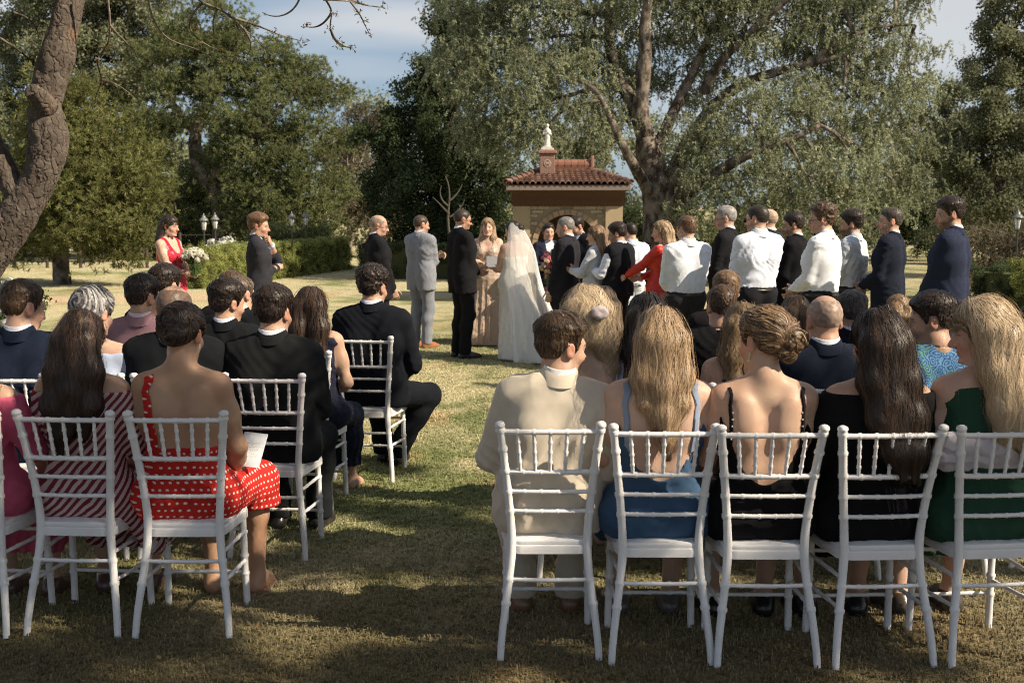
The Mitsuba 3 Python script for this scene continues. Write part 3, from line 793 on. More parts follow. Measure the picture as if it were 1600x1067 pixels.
for i in range(17):
    a0, a1 = math.pi * i / 17 + .012, math.pi * (i + 1) / 17 - .012
    pg = Polygon([(cx + (ar + d) * math.cos(a), az + (ar + d) * math.sin(a)) for d, a in ((0, a0), (.10, a0), (.10, a1), (0, a1))])
    mm = trimesh.creation.extrude_polygon(pg, .04, engine='earcut')
    part(sh, 'arch_brick', vc((np.stack([mm.vertices[:, 0], PD - .018 + mm.vertices[:, 2], mm.vertices[:, 1]], 1), mm.faces[:, ::-1]), 'mat_stone', np.array((.36, .26, .17)) * rb.uniform(.8, 1.1), False))
# corner piers
for x0, x1 in ((xl - .02, xl + .30), (xr - .30, xr + .02)):
    part(sh, 'pier', vc(box(x0, x1, PD - .05, PD - .005, 0, zt - .002, .004), 'mat_stone', (.37, .29, .19), False))
# cornice and eaves, stepped outwards
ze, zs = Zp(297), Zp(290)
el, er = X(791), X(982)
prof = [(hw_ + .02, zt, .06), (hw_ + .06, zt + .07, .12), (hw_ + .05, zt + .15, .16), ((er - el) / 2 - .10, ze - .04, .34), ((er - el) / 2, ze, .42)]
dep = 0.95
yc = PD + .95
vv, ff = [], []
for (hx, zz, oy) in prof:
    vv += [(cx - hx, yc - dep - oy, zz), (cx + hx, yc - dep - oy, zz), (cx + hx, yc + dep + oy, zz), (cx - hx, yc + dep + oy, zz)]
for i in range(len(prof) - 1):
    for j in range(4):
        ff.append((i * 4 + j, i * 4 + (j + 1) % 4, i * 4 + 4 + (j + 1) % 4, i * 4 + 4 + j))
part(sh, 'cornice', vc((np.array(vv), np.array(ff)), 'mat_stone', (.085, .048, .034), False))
part(sh, 'fascia', vc(join([box(el, er, yc - dep - .43, yc - dep - .40, ze - .012, zs, .004), box(el, el + .03, yc - dep - .40, yc + dep + .4, ze - .012, zs, .004), box(er - .03, er, yc - dep - .40, yc + dep + .4, ze - .012, zs, .004)]), 'mat_stone', (.21, .165, .145), False))
hxe, hye, zr = (er - el) / 2, dep + .42, Zp(262) - .05
rx0, rx1 = cx - .42, cx + .42
rv = np.array([(el, yc - hye, zs), (er, yc - hye, zs), (er, yc + hye, zs), (el, yc + hye, zs), (rx0, yc, zr), (rx1, yc, zr)])
part(sh, 'roof', vc((rv, np.array([(0, 1, 5), (0, 5, 4), (1, 2, 5), (2, 3, 4), (2, 4, 5), (3, 0, 4)])), 'mat_stone', (.16, .07, .05), False))
tl, tcol = [], []


def tile_run(p0, p1, r=.052):
    p0, p1 = np.array(p0), np.array(p1)
    L = np.linalg.norm(p1 - p0)
    n = max(1, int(round(L / .20)))
    d = (p1 - p0) / L
    side = unit(np.cross(d, [0, 0, 1.0]))
    up = np.cross(side, d)
    a = np.linspace(0, math.pi, 7)
    for i in range(n):
        s0, s1 = p0 + d * (L * i / n - .015), p0 + d * (L * (i + 1) / n + .03)
        v = []
        for s, rr, lift in ((s0, r * 1.12, .020), (s1, r * .88, .002)):
            v.append(s + np.cos(a)[:, None] * side * rr + (np.sin(a)[:, None] * rr + lift) * up)
        v += [s0 + np.cos(a)[:, None] * side * r * .85 + (np.sin(a)[:, None] * r * .85 + .018) * up]
        v = np.vstack(v)
        k = np.arange(6)
        f = np.vstack([np.stack([k, k + 1, k + 8, k + 7], 1), np.stack([k + 14, k + 15, k + 1, k], 1)])
        tl.append((v, f))
        tcol.append(np.repeat([np.array([(.190, .112, .082), (.155, .086, .064), (.235, .145, .108), (.135, .080, .064)][rb.integers(0, 4)]) * rb.uniform(.8, 1.15)], len(v), 0))


nx = 21
for i in range(nx):
    x = el + .05 + (er - el - .1) * i / (nx - 1)
    t = min(1, (x - el) / (rx0 - el), (er - x) / (er - rx1))
    for sgn in (-1, 1):
        if t > .06:
            tile_run((x, yc + sgn * (hye + .03), zs + .01), (x, yc + sgn * hye * (1 - t), zs + (zr - zs) * t))
ny = 19
for i in range(ny):
    y = yc - hye + .05 + (2 * hye - .1) * i / (ny - 1)
    t = min((y - yc + hye) / hye, (yc + hye - y) / hye)
    if t > .06:
        tile_run((er + .03, y, zs + .01), (er - (er - rx1) * t, y, zs + (zr - zs) * t))
        tile_run((el - .03, y, zs + .01), (el + (rx0 - el) * t, y, zs + (zr - zs) * t))
for c_ in rv[:4]:
    tile_run(c_ + (0, 0, .03), rv[4 if c_[0] < cx else 5] + (0, 0, .03), .062)
part(sh, 'roof_tiles', vc(join(tl), 'mat_stone', np.vstack(tcol), False), kind='stuff')
rg0, rg1, rz0, rz1 = X(864), X(928), Zp(264), Zp(253)
part(sh, 'ridge', vc(box(rg0, rg1, yc - .09, yc + .09, zr - .02, zr + .16, .01), 'mat_stone', (.15, .078, .056), False))
tl2 = []
for i in range(6):
    xa = rg0 + (rg1 - rg0) * i / 6
    tl2.append(move((lathe([(.105, 0), (.095, (rg1 - rg0) / 6 + .02)], 12)[0][:, [2, 1, 0]], lathe([(.105, 0), (.095, 1)], 12)[1][:, ::-1]), (xa, yc, zr + .13)))
for q in tl2:
    part(sh, 'ridge_tile', vc(q, 'mat_stone', np.array((.24, .12, .085)) * rb.uniform(.8, 1.1), False))
part(sh, 'ridge_end', vc(box(rg1 - .01, rg1 + .05, yc - .12, yc + .12, zr - .05, zr + .30, .012), 'mat_stone', (.30, .16, .11), False))
# pedestal with a round relief and its statue
px0, px1, pz0, pz1 = X(844), X(868), Zp(270), Zp(239)
py0 = yc - .55
part(sh, 'pedestal', vc(box(px0, px1, py0, py0 + .3, pz0 - .25, pz1, .01), 'mat_stone', (.235, .15, .12), False))
part(sh, 'pedestal_cap', vc(box(px0 - .035, px1 + .035, py0 - .035, py0 + .335, pz1 + .001, pz1 + .06, .012), 'mat_stone', (.27, .15, .11), False))
part(sh, 'pedestal_plinth', vc(box(px0 + .02, px1 - .02, py0 + .02, py0 + .28, pz1 + .062, pz1 + .11, .01), 'mat_stone', (.55, .51, .46), False))
mc = ((px0 + px1) / 2, py0, (pz0 + pz1) / 2)
ring = [(.062 * math.cos(a), 0, .062 * math.sin(a)) for a in np.linspace(0, 2 * math.pi, 25)]
part(sh, 'round_relief', vc(move(join([tube(ring, .012, 6, False)] + [tube([(.012 * j - .036, -.006, -.03 + .01 * (j % 2)), (.012 * j - .03, -.012, .0), (.012 * j - .036, -.006, .028)], .008, 5) for j in range(7)]), mc), 'mat_stone', (.42, .31, .25)))

def sun_gaps(q, k=1.0):
    """Open gaps in the crown, so that flecks of sun reach the seats as they do in the photograph."""
    S = np.array(SUN)
    keep = np.ones(len(q), bool)
    for (x, y, z, r) in ((.36, 5.15, 1.02, .40), (.70, 5.25, 1.22, .36), (1.30, 5.15, 1.0, .36), (2.05, 5.2, 1.2, .48), (.45, 6.4, 1.25, .42), (-1.1, 5.75, .55, .36), (-1.0, 5.1, .0, .22), (1.75, 6.3, 1.3, .4), (-.55, 7.9, .0, .3), (.95, 7.4, 1.3, .5)):
        d = q - [x, y, z]
        t = d @ S
        keep &= np.linalg.norm(d - t[:, None] * S, axis=1) > r * k
    return q[keep]


# a broad tree beside the seats, outside the frame on the right: its crown shades the nearest rows
st = thing('shade_tree', 'leafy tree beside the seats whose crown shades the nearest rows', 'tree')
part(st, 'trunk', mikit.ply(limb_mesh([(8.6, 3.4, -.1), (8.5, 3.5, 1.5), (8.2, 3.7, 3.2), (7.6, 4.0, 4.8)], .26, .14, 16, 40, seed=4), 'mat_bark', smooth=True))
for q in ([(8.2, 3.7, 3.2), (7.2, 4.2, 4.6), (5.6, 4.4, 5.6)], [(8.0, 3.8, 3.8), (8.6, 4.6, 5.2), (8.8, 4.9, 6.4)], [(7.6, 4.0, 4.8), (7.0, 3.2, 6.2), (6.4, 2.9, 7.0)]):
    part(st, 'limb', mikit.ply(limb_mesh(q, .12, .04, 9, 20, seed=5), 'mat_bark', smooth=True))
rs_ = np.random.default_rng(77)
sp = []
for (x, y, z, R, n) in ((5.4, 4.2, 5.7, .9, 22), (6.4, 3.6, 6.0, 1.0, 24), (7.4, 4.4, 6.0, 1.0, 26), (6.3, 4.9, 5.9, .8, 26), (7.3, 3.0, 6.6, 1.0, 20), (8.4, 4.4, 6.5, .9, 28), (5.0, 5.2, 5.2, .7, 18), (8.2, 2.9, 6.2, .8, 24), (5.2, 3.2, 5.4, .7, 18), (6.2, 2.4, 6.0, .85, 15), (7.4, 2.2, 6.2, .9, 17), (8.2, 1.5, 6.4, .9, 28), (5.1, 2.3, 5.7, .75, 11), (4.4, 3.3, 5.4, .7, 20), (3.7, 3.0, 5.5, .6, 13), (4.3, 1.9, 5.7, .7, 18), (6.9, 1.0, 6.2, .9, 26), (5.6, 1.1, 6.0, .8, 20), (3.6, 1.6, 5.8, .6, 12)):
    sp.append(np.array([x, y, z]) + unit(rs_.normal(0, 1, (n, 3))) * R * rs_.random((n, 1)) ** .5 * [1, 1, .7])
scatter(st, 'crown', 'evergreen', sun_gaps(np.vstack(sp)), .62, 9, 40)
# and a second one to the left of the seats, its boughs reaching over the rows
st = thing('shade_tree', 'broad leafy tree left of the seats whose boughs reach over the rows', 'tree')
part(st, 'trunk', mikit.ply(limb_mesh([(-5.4, 3.4, -.1), (-5.3, 3.5, 1.6), (-5.0, 3.7, 3.4), (-4.2, 4.0, 5.2)], .34, .18, 16, 40, seed=14), 'mat_bark', smooth=True))
for q in ([(-5.0, 3.7, 3.4), (-3.0, 4.4, 5.2), (-.4, 4.8, 5.9), (2.2, 4.9, 6.1)], [(-4.8, 3.8, 3.8), (-2.6, 5.4, 5.3), (.2, 6.2, 6.0)], [(-4.6, 3.8, 4.4), (-2.4, 3.2, 5.8), (1.4, 3.4, 6.3)], [(-5.1, 3.6, 3.2), (-6.0, 5.0, 4.8), (-6.2, 6.2, 5.4)]):
    part(st, 'limb', mikit.ply(limb_mesh(q, .15, .04, 9, 26, seed=15), 'mat_bark', smooth=True))
sp = []
for (x, y, z, R, n) in ((-3.6, 4.4, 5.9, 1.4, 46), (-1.8, 3.8, 6.2, 1.4, 46), (-1.9, 5.5, 6.1, 1.3, 42), (0, 4.6, 6.3, 1.4, 46), (.4, 6.0, 6.3, 1.0, 26), (1.6, 3.6, 6.4, 1.3, 40), (2.3, 4.9, 6.3, 1.2, 36), (-5.6, 5.2, 5.8, 1.3, 36), (-4.2, 6.2, 5.8, 1.0, 26), (.2, 3.0, 6.6, 1.2, 32)):
    sp.append(np.array([x, y, z]) + unit(rs_.normal(0, 1, (n, 3))) * R * rs_.random((n, 1)) ** .45 * [1, 1, .6])
scatter(st, 'crown', 'evergreen', sun_gaps(np.vstack(sp), 1.2), .95, 19, 40)
# the small white statue on the shrine's pedestal is added with the figures

rl = np.random.default_rng(31)
n_ = 520
lx = np.stack([rl.uniform(-3, 3, n_), rl.uniform(4.5, 11, n_), rl.uniform(.012, .026, n_)], 1)
ld_ = unit(rl.normal(0, 1, (n_, 3)) * [1, 1, .3])
lv_ = diamonds(lx, ld_, unit(np.cross(ld_, rl.normal(0, .35, (n_, 3)) + [0, 0, 1])), rl.uniform(.008, .022, n_), rl.uniform(.004, .010, n_))
lcol_ = np.array([(.20, .12, .05), (.28, .19, .09), (.14, .08, .04), (.36, .29, .17), (.10, .10, .04)])[rl.integers(0, 5, n_)]
labels['fallen_leaves'] = {'kind': 'stuff', 'label': 'small dry leaves fallen on the lawn', 'category': 'leaves'}
taken.add('fallen_leaves')
scene['fallen_leaves'] = mikit.ply(trimesh.Trimesh(*lv_, process=False), 'mat_leaf', smooth=False, color=np.repeat(lcol_, 4, 0))
# ------------------------------------------------------------------ signed distance modelling of people
def smin(a, b, k):
    h = np.maximum(k - np.abs(a - b), 0) / k
    return np.minimum(a, b) - h * h * k * 0.25


def cone(a, b, ra, rb=None, k=0.03):
    a, b, rb = np.asarray(a, float), np.asarray(b, float), ra if rb is None else rb
    ba = b - a
    bb = float(ba @ ba) + 1e-12

    def d(q):
        pa = q - a
        h = np.clip((pa @ ba) / bb, 0, 1)
        return np.sqrt(((pa - h[..., None] * ba) ** 2).sum(-1)) - (ra + (rb - ra) * h)
    m = max(ra, rb)
    return ('add', d, k, np.minimum(a, b) - m, np.maximum(a, b) + m)


def ell(c, r, R=None, k=0.03, mode='add'):
    c, r = np.asarray(c, float), np.asarray(r, float)

    def d(q):
        p = q - c
        if R is not None:
            p = p @ R
        k0 = np.sqrt(((p / r) ** 2).sum(-1))
        k1 = np.sqrt(((p / r ** 2) ** 2).sum(-1))
        return k0 * (k0 - 1) / (k1 + 1e-9)
    m = r.max()
    return (mode, d, k, c - m, c + m)


def op(mode, fn, k=0.01, lo=(-9, -9, -9), hi=(9, 9, 9)):
    return (mode, fn, k, np.asarray(lo, float), np.asarray(hi, float))


def sdf_eval(ops, P, rad=0.0, margin=0.07):
    """Distances at the points P (blocks, points, 3)."""
    c = P.mean(1)
    D = np.full(P.shape[:2], 1.0)
    for mode, fn, k, lo, hi in ops:
        gap = np.maximum(np.maximum(lo - c, c - hi), 0)
        sel = (gap ** 2).sum(1) < (rad + margin + k) ** 2
        if not sel.any():
            continue
        Q = P[sel]
        d = fn(Q)
        if mode == 'add':
            D[sel] = smin(D[sel], d, k)
        elif mode == 'sub':
            D[sel] = -smin(-D[sel], d, k)
        elif mode == 'cut':
            D[sel] = -smin(-D[sel], -d, k)
        else:
            D[sel] += d
    return D


def mesh_sdf(ops, lo, hi, h):
    """Surface nets over the box lo..hi at cell size h, evaluated only near the surface."""
    B = 4
    lo, hi = np.asarray(lo, float), np.asarray(hi, float)
    nb = np.maximum(1, np.ceil((hi - lo) / (B * h)).astype(int))
    I = np.stack(np.meshgrid(*[np.arange(n) for n in nb], indexing='ij'), -1).reshape(-1, 3)
    C = lo + (I + 0.5) * B * h
    half = B * h * 0.87
    Dc = sdf_eval(ops, C[:, None], 0, half + 0.08)[:, 0]
    keep = np.abs(Dc) < half * 1.15 + 0.02
    G = np.repeat(np.repeat(np.repeat(np.where(Dc < 0, -1.0, 1.0).reshape(nb), B, 0), B, 1), B, 2)
    G = np.pad(G, ((0, 1),) * 3, mode='edge')
    o = np.arange(B + 1)
    O = np.stack(np.meshgrid(o, o, o, indexing='ij'), -1).reshape(-1, 3)
    K = I[keep]
    if not len(K):
        return np.zeros((0, 3)), np.zeros((0, 3), int)
    idx = K[:, None] * B + O
    D = sdf_eval(ops, lo + idx * h, half)
    G[idx[..., 0], idx[..., 1], idx[..., 2]] = D
    G = np.pad(G, 1, constant_values=1.0)
    lo = lo - h
    s = G < 0
    sh = [slice(None, -1), slice(1, None)]
    cnt = sum(s[sh[a], sh[b], sh[c]].astype(np.int8) for a in (0, 1) for b in (0, 1) for c in (0, 1))
    act = (cnt > 0) & (cnt < 8)
    ci = np.argwhere(act)
    num = np.full(act.shape, -1)
    num[act] = np.arange(len(ci))
    pos, w = np.zeros((len(ci), 3)), np.zeros(len(ci))
    for ax in range(3):
        e = np.eye(3, dtype=int)[ax]
        o1, o2 = [np.eye(3, dtype=int)[j] for j in range(3) if j != ax]
        for a in (0, 1):
            for b in (0, 1):
                p0 = ci + a * o1 + b * o2
                p1 = p0 + e
                g0, g1 = G[tuple(p0.T)], G[tuple(p1.T)]
                x = (g0 < 0) != (g1 < 0)
                t = np.where(x, g0 / np.where(g0 == g1, 1, g0 - g1), 0)
                pos[x] += (p0 + t[:, None] * e)[x]
                w += x
    v = lo + pos / w[:, None] * h
    F = []
    for ax in range(3):
        o1, o2 = [np.eye(3, dtype=int)[j] for j in range(3) if j != ax]
        if ax == 1:
            o1, o2 = o2, o1
        a0 = [slice(None)] * 3
        a1 = [slice(None)] * 3
        a0[ax], a1[ax] = slice(None, -1), slice(1, None)
        cr = s[tuple(a0)] != s[tuple(a1)]
        q = np.argwhere(cr)
        q = q[np.all(q[:, [j for j in range(3) if j != ax]] > 0, 1)]
        inside = s[tuple(q.T)]
        q = q[np.all(q < np.array(act.shape), 1)] if len(q) else q
        inside = s[tuple(q.T)]
        c00, c10, c11, c01 = (num[tuple((q - x).T)] for x in (o1 + o2, o2, 0 * o1, o1))
        f = np.stack([c00, c10, c11, c01], 1)
        f[~inside] = f[~inside][:, ::-1]
        F.append(f[(f >= 0).all(1)])
    F = np.vstack(F)
    return v, np.vstack([F[:, [0, 1, 2]], F[:, [0, 2, 3]]])


def bounds(ops, pad=0.05):
    b = [(lo, hi) for m, f, k, lo, hi in ops if m == 'add']
    return np.min([x[0] for x in b], 0) - pad, np.max([x[1] for x in b], 0) + pad


def rot(yaw=0, pitch=0, roll=0):
    a, b, c = np.radians([yaw, pitch, roll])
    z = np.array([[math.cos(a), -math.sin(a), 0], [math.sin(a), math.cos(a), 0], [0, 0, 1]])
    x = np.array([[1, 0, 0], [0, math.cos(b), -math.sin(b)], [0, math.sin(b), math.cos(b)]])
    y = np.array([[math.cos(c), 0, math.sin(c)], [0, 1, 0], [-math.sin(c), 0, math.cos(c)]])
    return z @ x @ y


def ik(a, c, l1, l2, pole):
    """Middle joint of a two-bone chain from a to c, bent towards pole; c is pulled in if out of reach."""
    a, c, pole = (np.asarray(q, float) for q in (a, c, pole))
    d = np.linalg.norm(c - a)
    if d > (l1 + l2) * 0.995:
        c = a + (c - a) * (l1 + l2) * 0.995 / d
        d = (l1 + l2) * 0.995
    u = (c - a) / d
    x = (l1 * l1 - l2 * l2 + d * d) / (2 * d)
    hgt = math.sqrt(max(0, l1 * l1 - x * x))
    w = pole - u * (pole @ u)
    w /= np.linalg.norm(w) + 1e-9
    return a + u * x + w * hgt, c


BODY = {
    'm': dict(pel=(.078, .105), wai=(.064, .090), che=(.088, .106), upp=(.105, .085), sh=.182, shr=.060, arm=(.051, .042, .029), neck=.053, leg=(.084, .058, .054, .038), la=(.295, .265), hip=.088),
    'f': dict(pel=(.085, .102), wai=(.052, .082), che=(.066, .096), upp=(.085, .070), sh=.158, shr=.046, arm=(.042, .036, .024), neck=.046, leg=(.080, .053, .050, .034), la=(.275, .250), hip=.088)}


class Skeleton:
    def __init__(s, sex='m', seated=False, lean=4.0, twist=0.0, tilt=0.0, head=(0, 0, 0), rw=None, lw=None, rpole=None, lpole=None, feet=None, pz=None, knees=None, palm=(None, None), girth=1.0, stride=0.0):
        B = s.B = BODY[sex]
        s.sex, s.seated, s.g = sex, seated, girth
        s.P0 = np.array([0, 0, pz if pz is not None else (0.570 if seated else 0.955)])
        s.Rt = rot(twist, lean if seated else lean - 3, tilt)
        s.Rh = rot(*head)
        s.hc = s.t(0, -.012, .504 if sex == 'm' else .514) + rot(head[0] * .5, head[1] * .6, head[2] * .6) @ np.array([0, .016, .135])
        s.sh = {}
        s.el, s.wr, s.hand = {}, {}, {}
        for sd, tw, pole in ((1, rw, rpole), (-1, lw, lpole)):
            a = s.t(sd * B['sh'], -.012, .440)
            tw = np.array(tw if tw is not None else ((.10, .26, .07) if seated else (.235, .05, -.10)), float) * [sd, 1, 1]
            pole = np.array(pole if pole is not None else ((.75, -.9, -.35) if seated else (1.3, -1.1, -.2)), float) * [sd, 1, 1]
            e, w = ik(a, s.t(*tw), *B['la'], s.Rt @ pole)
            s.sh[sd], s.el[sd], s.wr[sd] = a, e, w
        s.hip, s.kn, s.an, s.toe = {}, {}, {}, {}
        for i, sd in enumerate((1, -1)):
            h = s.P0 + rot(twist * .3) @ np.array([sd * B['hip'], 0, -.02])
            f = feet[i] if feet else ((.11, .44, .075) if seated else (.105, -.02 + sd * stride, .075))
            f = np.array(f, float) * [sd, 1, 1]
            kp = (knees[i] if knees else ((.12, .5, 1.0) if seated else (.05, 1, 0)))
            s.hip[sd] = h
            s.kn[sd], s.an[sd] = ik(h, f, .43, .43, np.array(kp, float) * [sd, 1, 1])
            td = np.array([sd * .18, 1, 0.0]) if not seated else np.array([sd * .12, 1, 0.0])
            s.toe[sd] = s.an[sd] + unit(td) * .15 + [0, 0, -.045]
        s.palm = palm

    def t(s, x, y, z):
        return s.P0 + s.Rt @ np.array([x, y, z], float)

    def h(s, x, y, z):
        return s.hc + s.Rh @ np.array([x, y, z], float)

    def th(s, q):
        return (q - s.P0) @ s.Rt

    def hh(s, q):
        return (q - s.hc) @ s.Rh

    # ---- bones
    def torso(s, e=0.0, k=.06, low=True):
        B, g, t, o = s.B, s.g, s.t, []
        (px, pr_), (wx, wr), (cx_, cr), (ux, ur) = B['pel'], B['wai'], B['che'], B['upp']
        for sd in (1, -1):
            a, b, c, d = t(sd * px, -.005, .0), t(sd * wx * g, .0, .16), t(sd * cx_ * g, .002, .315), t(sd * ux, -.012, .415)
            if low:
                o.append(cone(a, b, pr_ * g + e, wr * g + e, k))
            o += [cone(b, c, wr * g + e, cr * g + e, k), cone(c, d, cr * g + e, ur + e, k), cone(t(0, -.012, .43), t(sd * (B['sh'] - .01), -.012, .437), B['shr'] + .01 + e, B['shr'] + e, .04),
                  cone(t(sd * .012, -.028, .520 - (.010 if e > .009 else 0)), t(sd * B['sh'] * .75, -.018, .462), .038 + e, .040 + e, .04)]
        if s.sex == 'f':
            for sd in (1, -1):
                o.append(ell(t(sd * .066, .082, .30), (.056 + e, .052 + e, .058 + e), s.Rt, .05))
        return o

    def back(s):
        o = []
        for sd in (1, -1):
            o.append(ell(s.t(sd * .078, -.083, .375), (.040, .022, .075), s.Rt @ rot(0, 0, sd * 12), .05))
        g0, g1 = s.t(0, -.132, .06), s.t(0, -.118, .44)
        c = cone(g0, g1, .012, .010)
        o.append(('sub', c[1], .05, c[3], c[4]))
        return o

    def arm(s, sd, e=0.0, k=.035, upto=1.0):
        r = s.B['arm']
        a, b, c = s.sh[sd], s.el[sd], s.wr[sd]
        o = [cone(a, a + (b - a) * .5, s.B['shr'] + e, r[0] + e, k), cone(a + (b - a) * .4, b, r[0] * .98 + e, r[1] * .92 + e, k)]
        if upto > .5:
            m = b + (c - b) * .3
            o += [cone(b, m, r[1] * .95 + e, r[1] + e, k), cone(m, b + (c - b) * upto, r[1] + e, r[2] + (r[1] - r[2]) * (1 - upto) + e, k)]
        return o

    def leg(s, sd, e=0.0, k=.04, e2=None):
        r = s.B['leg']
        e2 = e if e2 is None else e2
        a, b, c = s.hip[sd], s.kn[sd], s.an[sd]
        m = b + (c - b) * .32 + (np.array([0, -.018, 0]) if not s.seated else np.array([0, -.018, 0]))
        return [cone(a, b, r[0] + e, r[1] + e, k), cone(b, m, r[1] * .95 + e, r[2] + e, k), cone(m, c, r[2] + e, r[3] + e2, k)]

    def foot(s, sd, e=0.0, toes=True):
        a, t = s.an[sd], s.toe[sd]
        f = unit(np.array([t[0] - a[0], t[1] - a[1], 0]))
        sidev = np.array([f[1], -f[0], 0])
        z = a[2] - .075
        P = lambda u, v, w: np.array([a[0], a[1], z]) + f * u + sidev * v + [0, 0, w]
        o = [cone(P(-.035, 0, .032), P(0, 0, .07), .030 + e, .034 + e), cone(P(0, 0, .06), P(.11, 0, .028), .034 + e, .026 + e), cone(P(-.03, 0, .03), P(.11, 0, .026), .028 + e, .026 + e), cone(P(.02, 0, .035), P(.12, .016, .022), .028 + e, .022 + e), cone(P(.02, 0, .035), P(.12, -.016, .022), .028 + e, .022 + e)]
        if toes:
            for j, (v, L, r_) in enumerate(((-.026, .050, .0125), (-.008, .046, .0095), (.006, .041, .009), (.019, .034, .0085), (.031, .025, .008))):
                v *= sd
                o.append(cone(P(.125, v, .016), P(.125 + L, v * 1.08, .011), r_ + e, r_ * .9 + e, .006))
        return o

    def hand_frame(s, sd):
        f = unit(s.wr[sd] - s.el[sd])
        n = s.palm[0 if sd > 0 else 1]
        n = np.array(n, float) if n is not None else (np.array([0, 0, -1.0]) if s.seated else np.array([-sd, 0, 0.0]))
        n = unit(n - f * (n @ f))
        return f, n, np.cross(f, n) * sd          # thumb side

    def hand_ops(s, sd, curl=32, sc_=None):
        f, n, th = s.hand_frame(sd)
        z = 1.0 if s.sex == 'm' else .88
        w = s.wr[sd]
        P = lambda u, v, q: w + (f * u + th * v + n * q) * z
        o = []
        for v, kx in ((.030, .092), (.010, .096), (-.010, .090), (-.028, .080)):
            o.append(cone(P(.0, v * .55, 0), P(kx, v, .0), .016 * z, .0115 * z, .012))
        for j, (v, kx, L) in enumerate(((.030, .092, .082), (.010, .096, .092), (-.010, .090, .085), (-.028, .080, .066))):
            p, a = P(kx, v, 0), 0.0
            for q, (fr, r_) in enumerate(((.46, .0100), (.30, .0090), (.24, .0080))):
                a += math.radians(curl * (1.0 + .12 * j) * (1, 1.1, .7)[q])
                d = f * math.cos(a) + n * math.sin(a) + th * (.06 - .04 * j)
                e_ = p + d * L * fr * z
                o.append(cone(p, e_, r_ * z, r_ * .92 * z, .005))
                p = e_
        p = P(.022, .028, .006)
        for L, r_, (u, v, q) in ((.045, .0125, (.62, .70, .30)), (.034, .0105, (.85, .40, .36)), (.026, .009, (.92, .22, .34))):
            e_ = p + unit(f * u + th * v + n * q) * L * z
            o.append(cone(p, e_, r_ * z, r_ * .9 * z, .007))
            p = e_
        return o

    def head_ops(s, jaw=1.0, nose=1.0):
        h, R = s.h, s.Rh
        fm = s.sex == 'f'
        z = .965 if fm else 1.0
        H = lambda x, y, zz: s.hc + R @ (np.array([x, y, zz]) * z)
        nb = s.B['neck']
        o = [cone(s.t(0, -.022, .46), s.t(0, -.016, .54), nb + .006, nb, .04), cone(s.t(0, -.016, .53), H(0, -.018, -.045), nb, nb * .98, .03),
             ell(H(0, -.012, .035), np.array([.077, .099, .088]) * z, R, .03), ell(H(0, .030, -.035), np.array([.060 * jaw, .064, .080]) * z, R, .035), cone(H(-.045 * jaw, .0, -.072), H(0, .068, -.108), .017 * z * jaw, .018 * z, .035), cone(H(.045 * jaw, .0, -.072), H(0, .068, -.108), .017 * z * jaw, .018 * z, .035),
             cone(H(0, .064, -.105), H(0, .074, -.104), .017 * z, .014 * z, .02),
             cone(H(-.034, .078, .024), H(.034, .078, .024), .0105 * z, .0105 * z, .022), ell(H(-.042, .060, -.032), (.022, .022, .02), R, .02), ell(H(.042, .060, -.032), (.022, .022, .02), R, .02)]
        for sd in (-1, 1):
            e_ = ell(H(sd * .031, .101, .004), (.018, .017, .011), R, .012)
            o.append(('sub', e_[1], .014, e_[3], e_[4]))
            o.append(ell(H(sd * .031, .0775, .003), (.0125, .0125, .0105), R, .004))
            o.append(cone(H(sd * .022, .089, .0155), H(sd * .041, .084, .0145), .0045, .004, .006))
            Re = R @ rot(-sd * 22, -8, 0)
            o += [ell(H(sd * .079, -.014, -.004), (.0085, .0195, .031), Re, .008), ell(H(sd * .078, -.008, -.024), (.007, .010, .012), Re, .008)]
            c_ = ell(H(sd * .088, -.012, .0), (.006, .011, .017), Re)
            o.append(('sub', c_[1], .004, c_[3], c_[4]))
        n_ = nose
        o += [cone(H(0, .088, .012), H(0, .088 + .028 * n_, -.030), .0075, .0098, .014), cone(H(-.010, .098, -.034), H(.010, .098, -.034), .0085, .0085, .008), cone(H(0, .101, -.034), H(0, .089 + .026 * n_, -.031), .010, .0095, .008),
              cone(H(-.019, .087, -.0605), H(.019, .087, -.0605), .0052, .0052, .006), cone(H(-.010, .0935, -.0595), H(.010, .0935, -.0595), .0055, .0055, .006), cone(H(-.015, .0885, -.0705), H(.015, .0885, -.0705), .0068, .0068, .007)]
        return o


def wrinkles(amp, f=(9, 9, 7), seed=0, ridge=True):
    f = np.asarray(f, float)

    def d(q):
        w = q + (meshkit.noise(q * 5.0, seed + 5)[..., None] - .5) * .10
        n = meshkit.fbm(w * f, 2, seed)
        return amp * (1.5 - 3.4 * np.clip(np.abs(n - .5) * 5, 0, 1) ** .6 * .75) * -1 if ridge else amp * (n - .5) * 2
    return op('disp', d)


def folds(sk, amp, seed=0, f=1.0):
    """Cloth creases: long soft drag folds slanting across the back and short ones round the elbows."""
    el = [sk.el[1], sk.el[-1]]
    r = np.random.default_rng(seed)
    dirs = [unit(np.array([sgn * r.uniform(.5, 1), r.uniform(-.3, .3), r.uniform(.35, .9)])) for sgn in (1, -1)]

    def d(q):
        w = q + (meshkit.noise(q * 4.5, seed + 5)[..., None] - .5) * .16
        o = np.zeros(q.shape[:-1])
        for j, u in enumerate(dirs):
            mask = smooth_np(.42, .72, meshkit.noise(q * 4.2 + j * 7.3, seed + 11 + j))
            o += mask * (np.sin((w @ u) * 105 * f) * .5 + .5) ** 2.2
        near = sum(np.exp(-(((q - e) ** 2).sum(-1) / .085 ** 2)) for e in el)
        o += 1.1 * near * (np.sin(w[..., 2] * 170 + w[..., 0] * 60) * .5 + .5) ** 2
        return amp * (.35 - o)
    return op('disp', d)


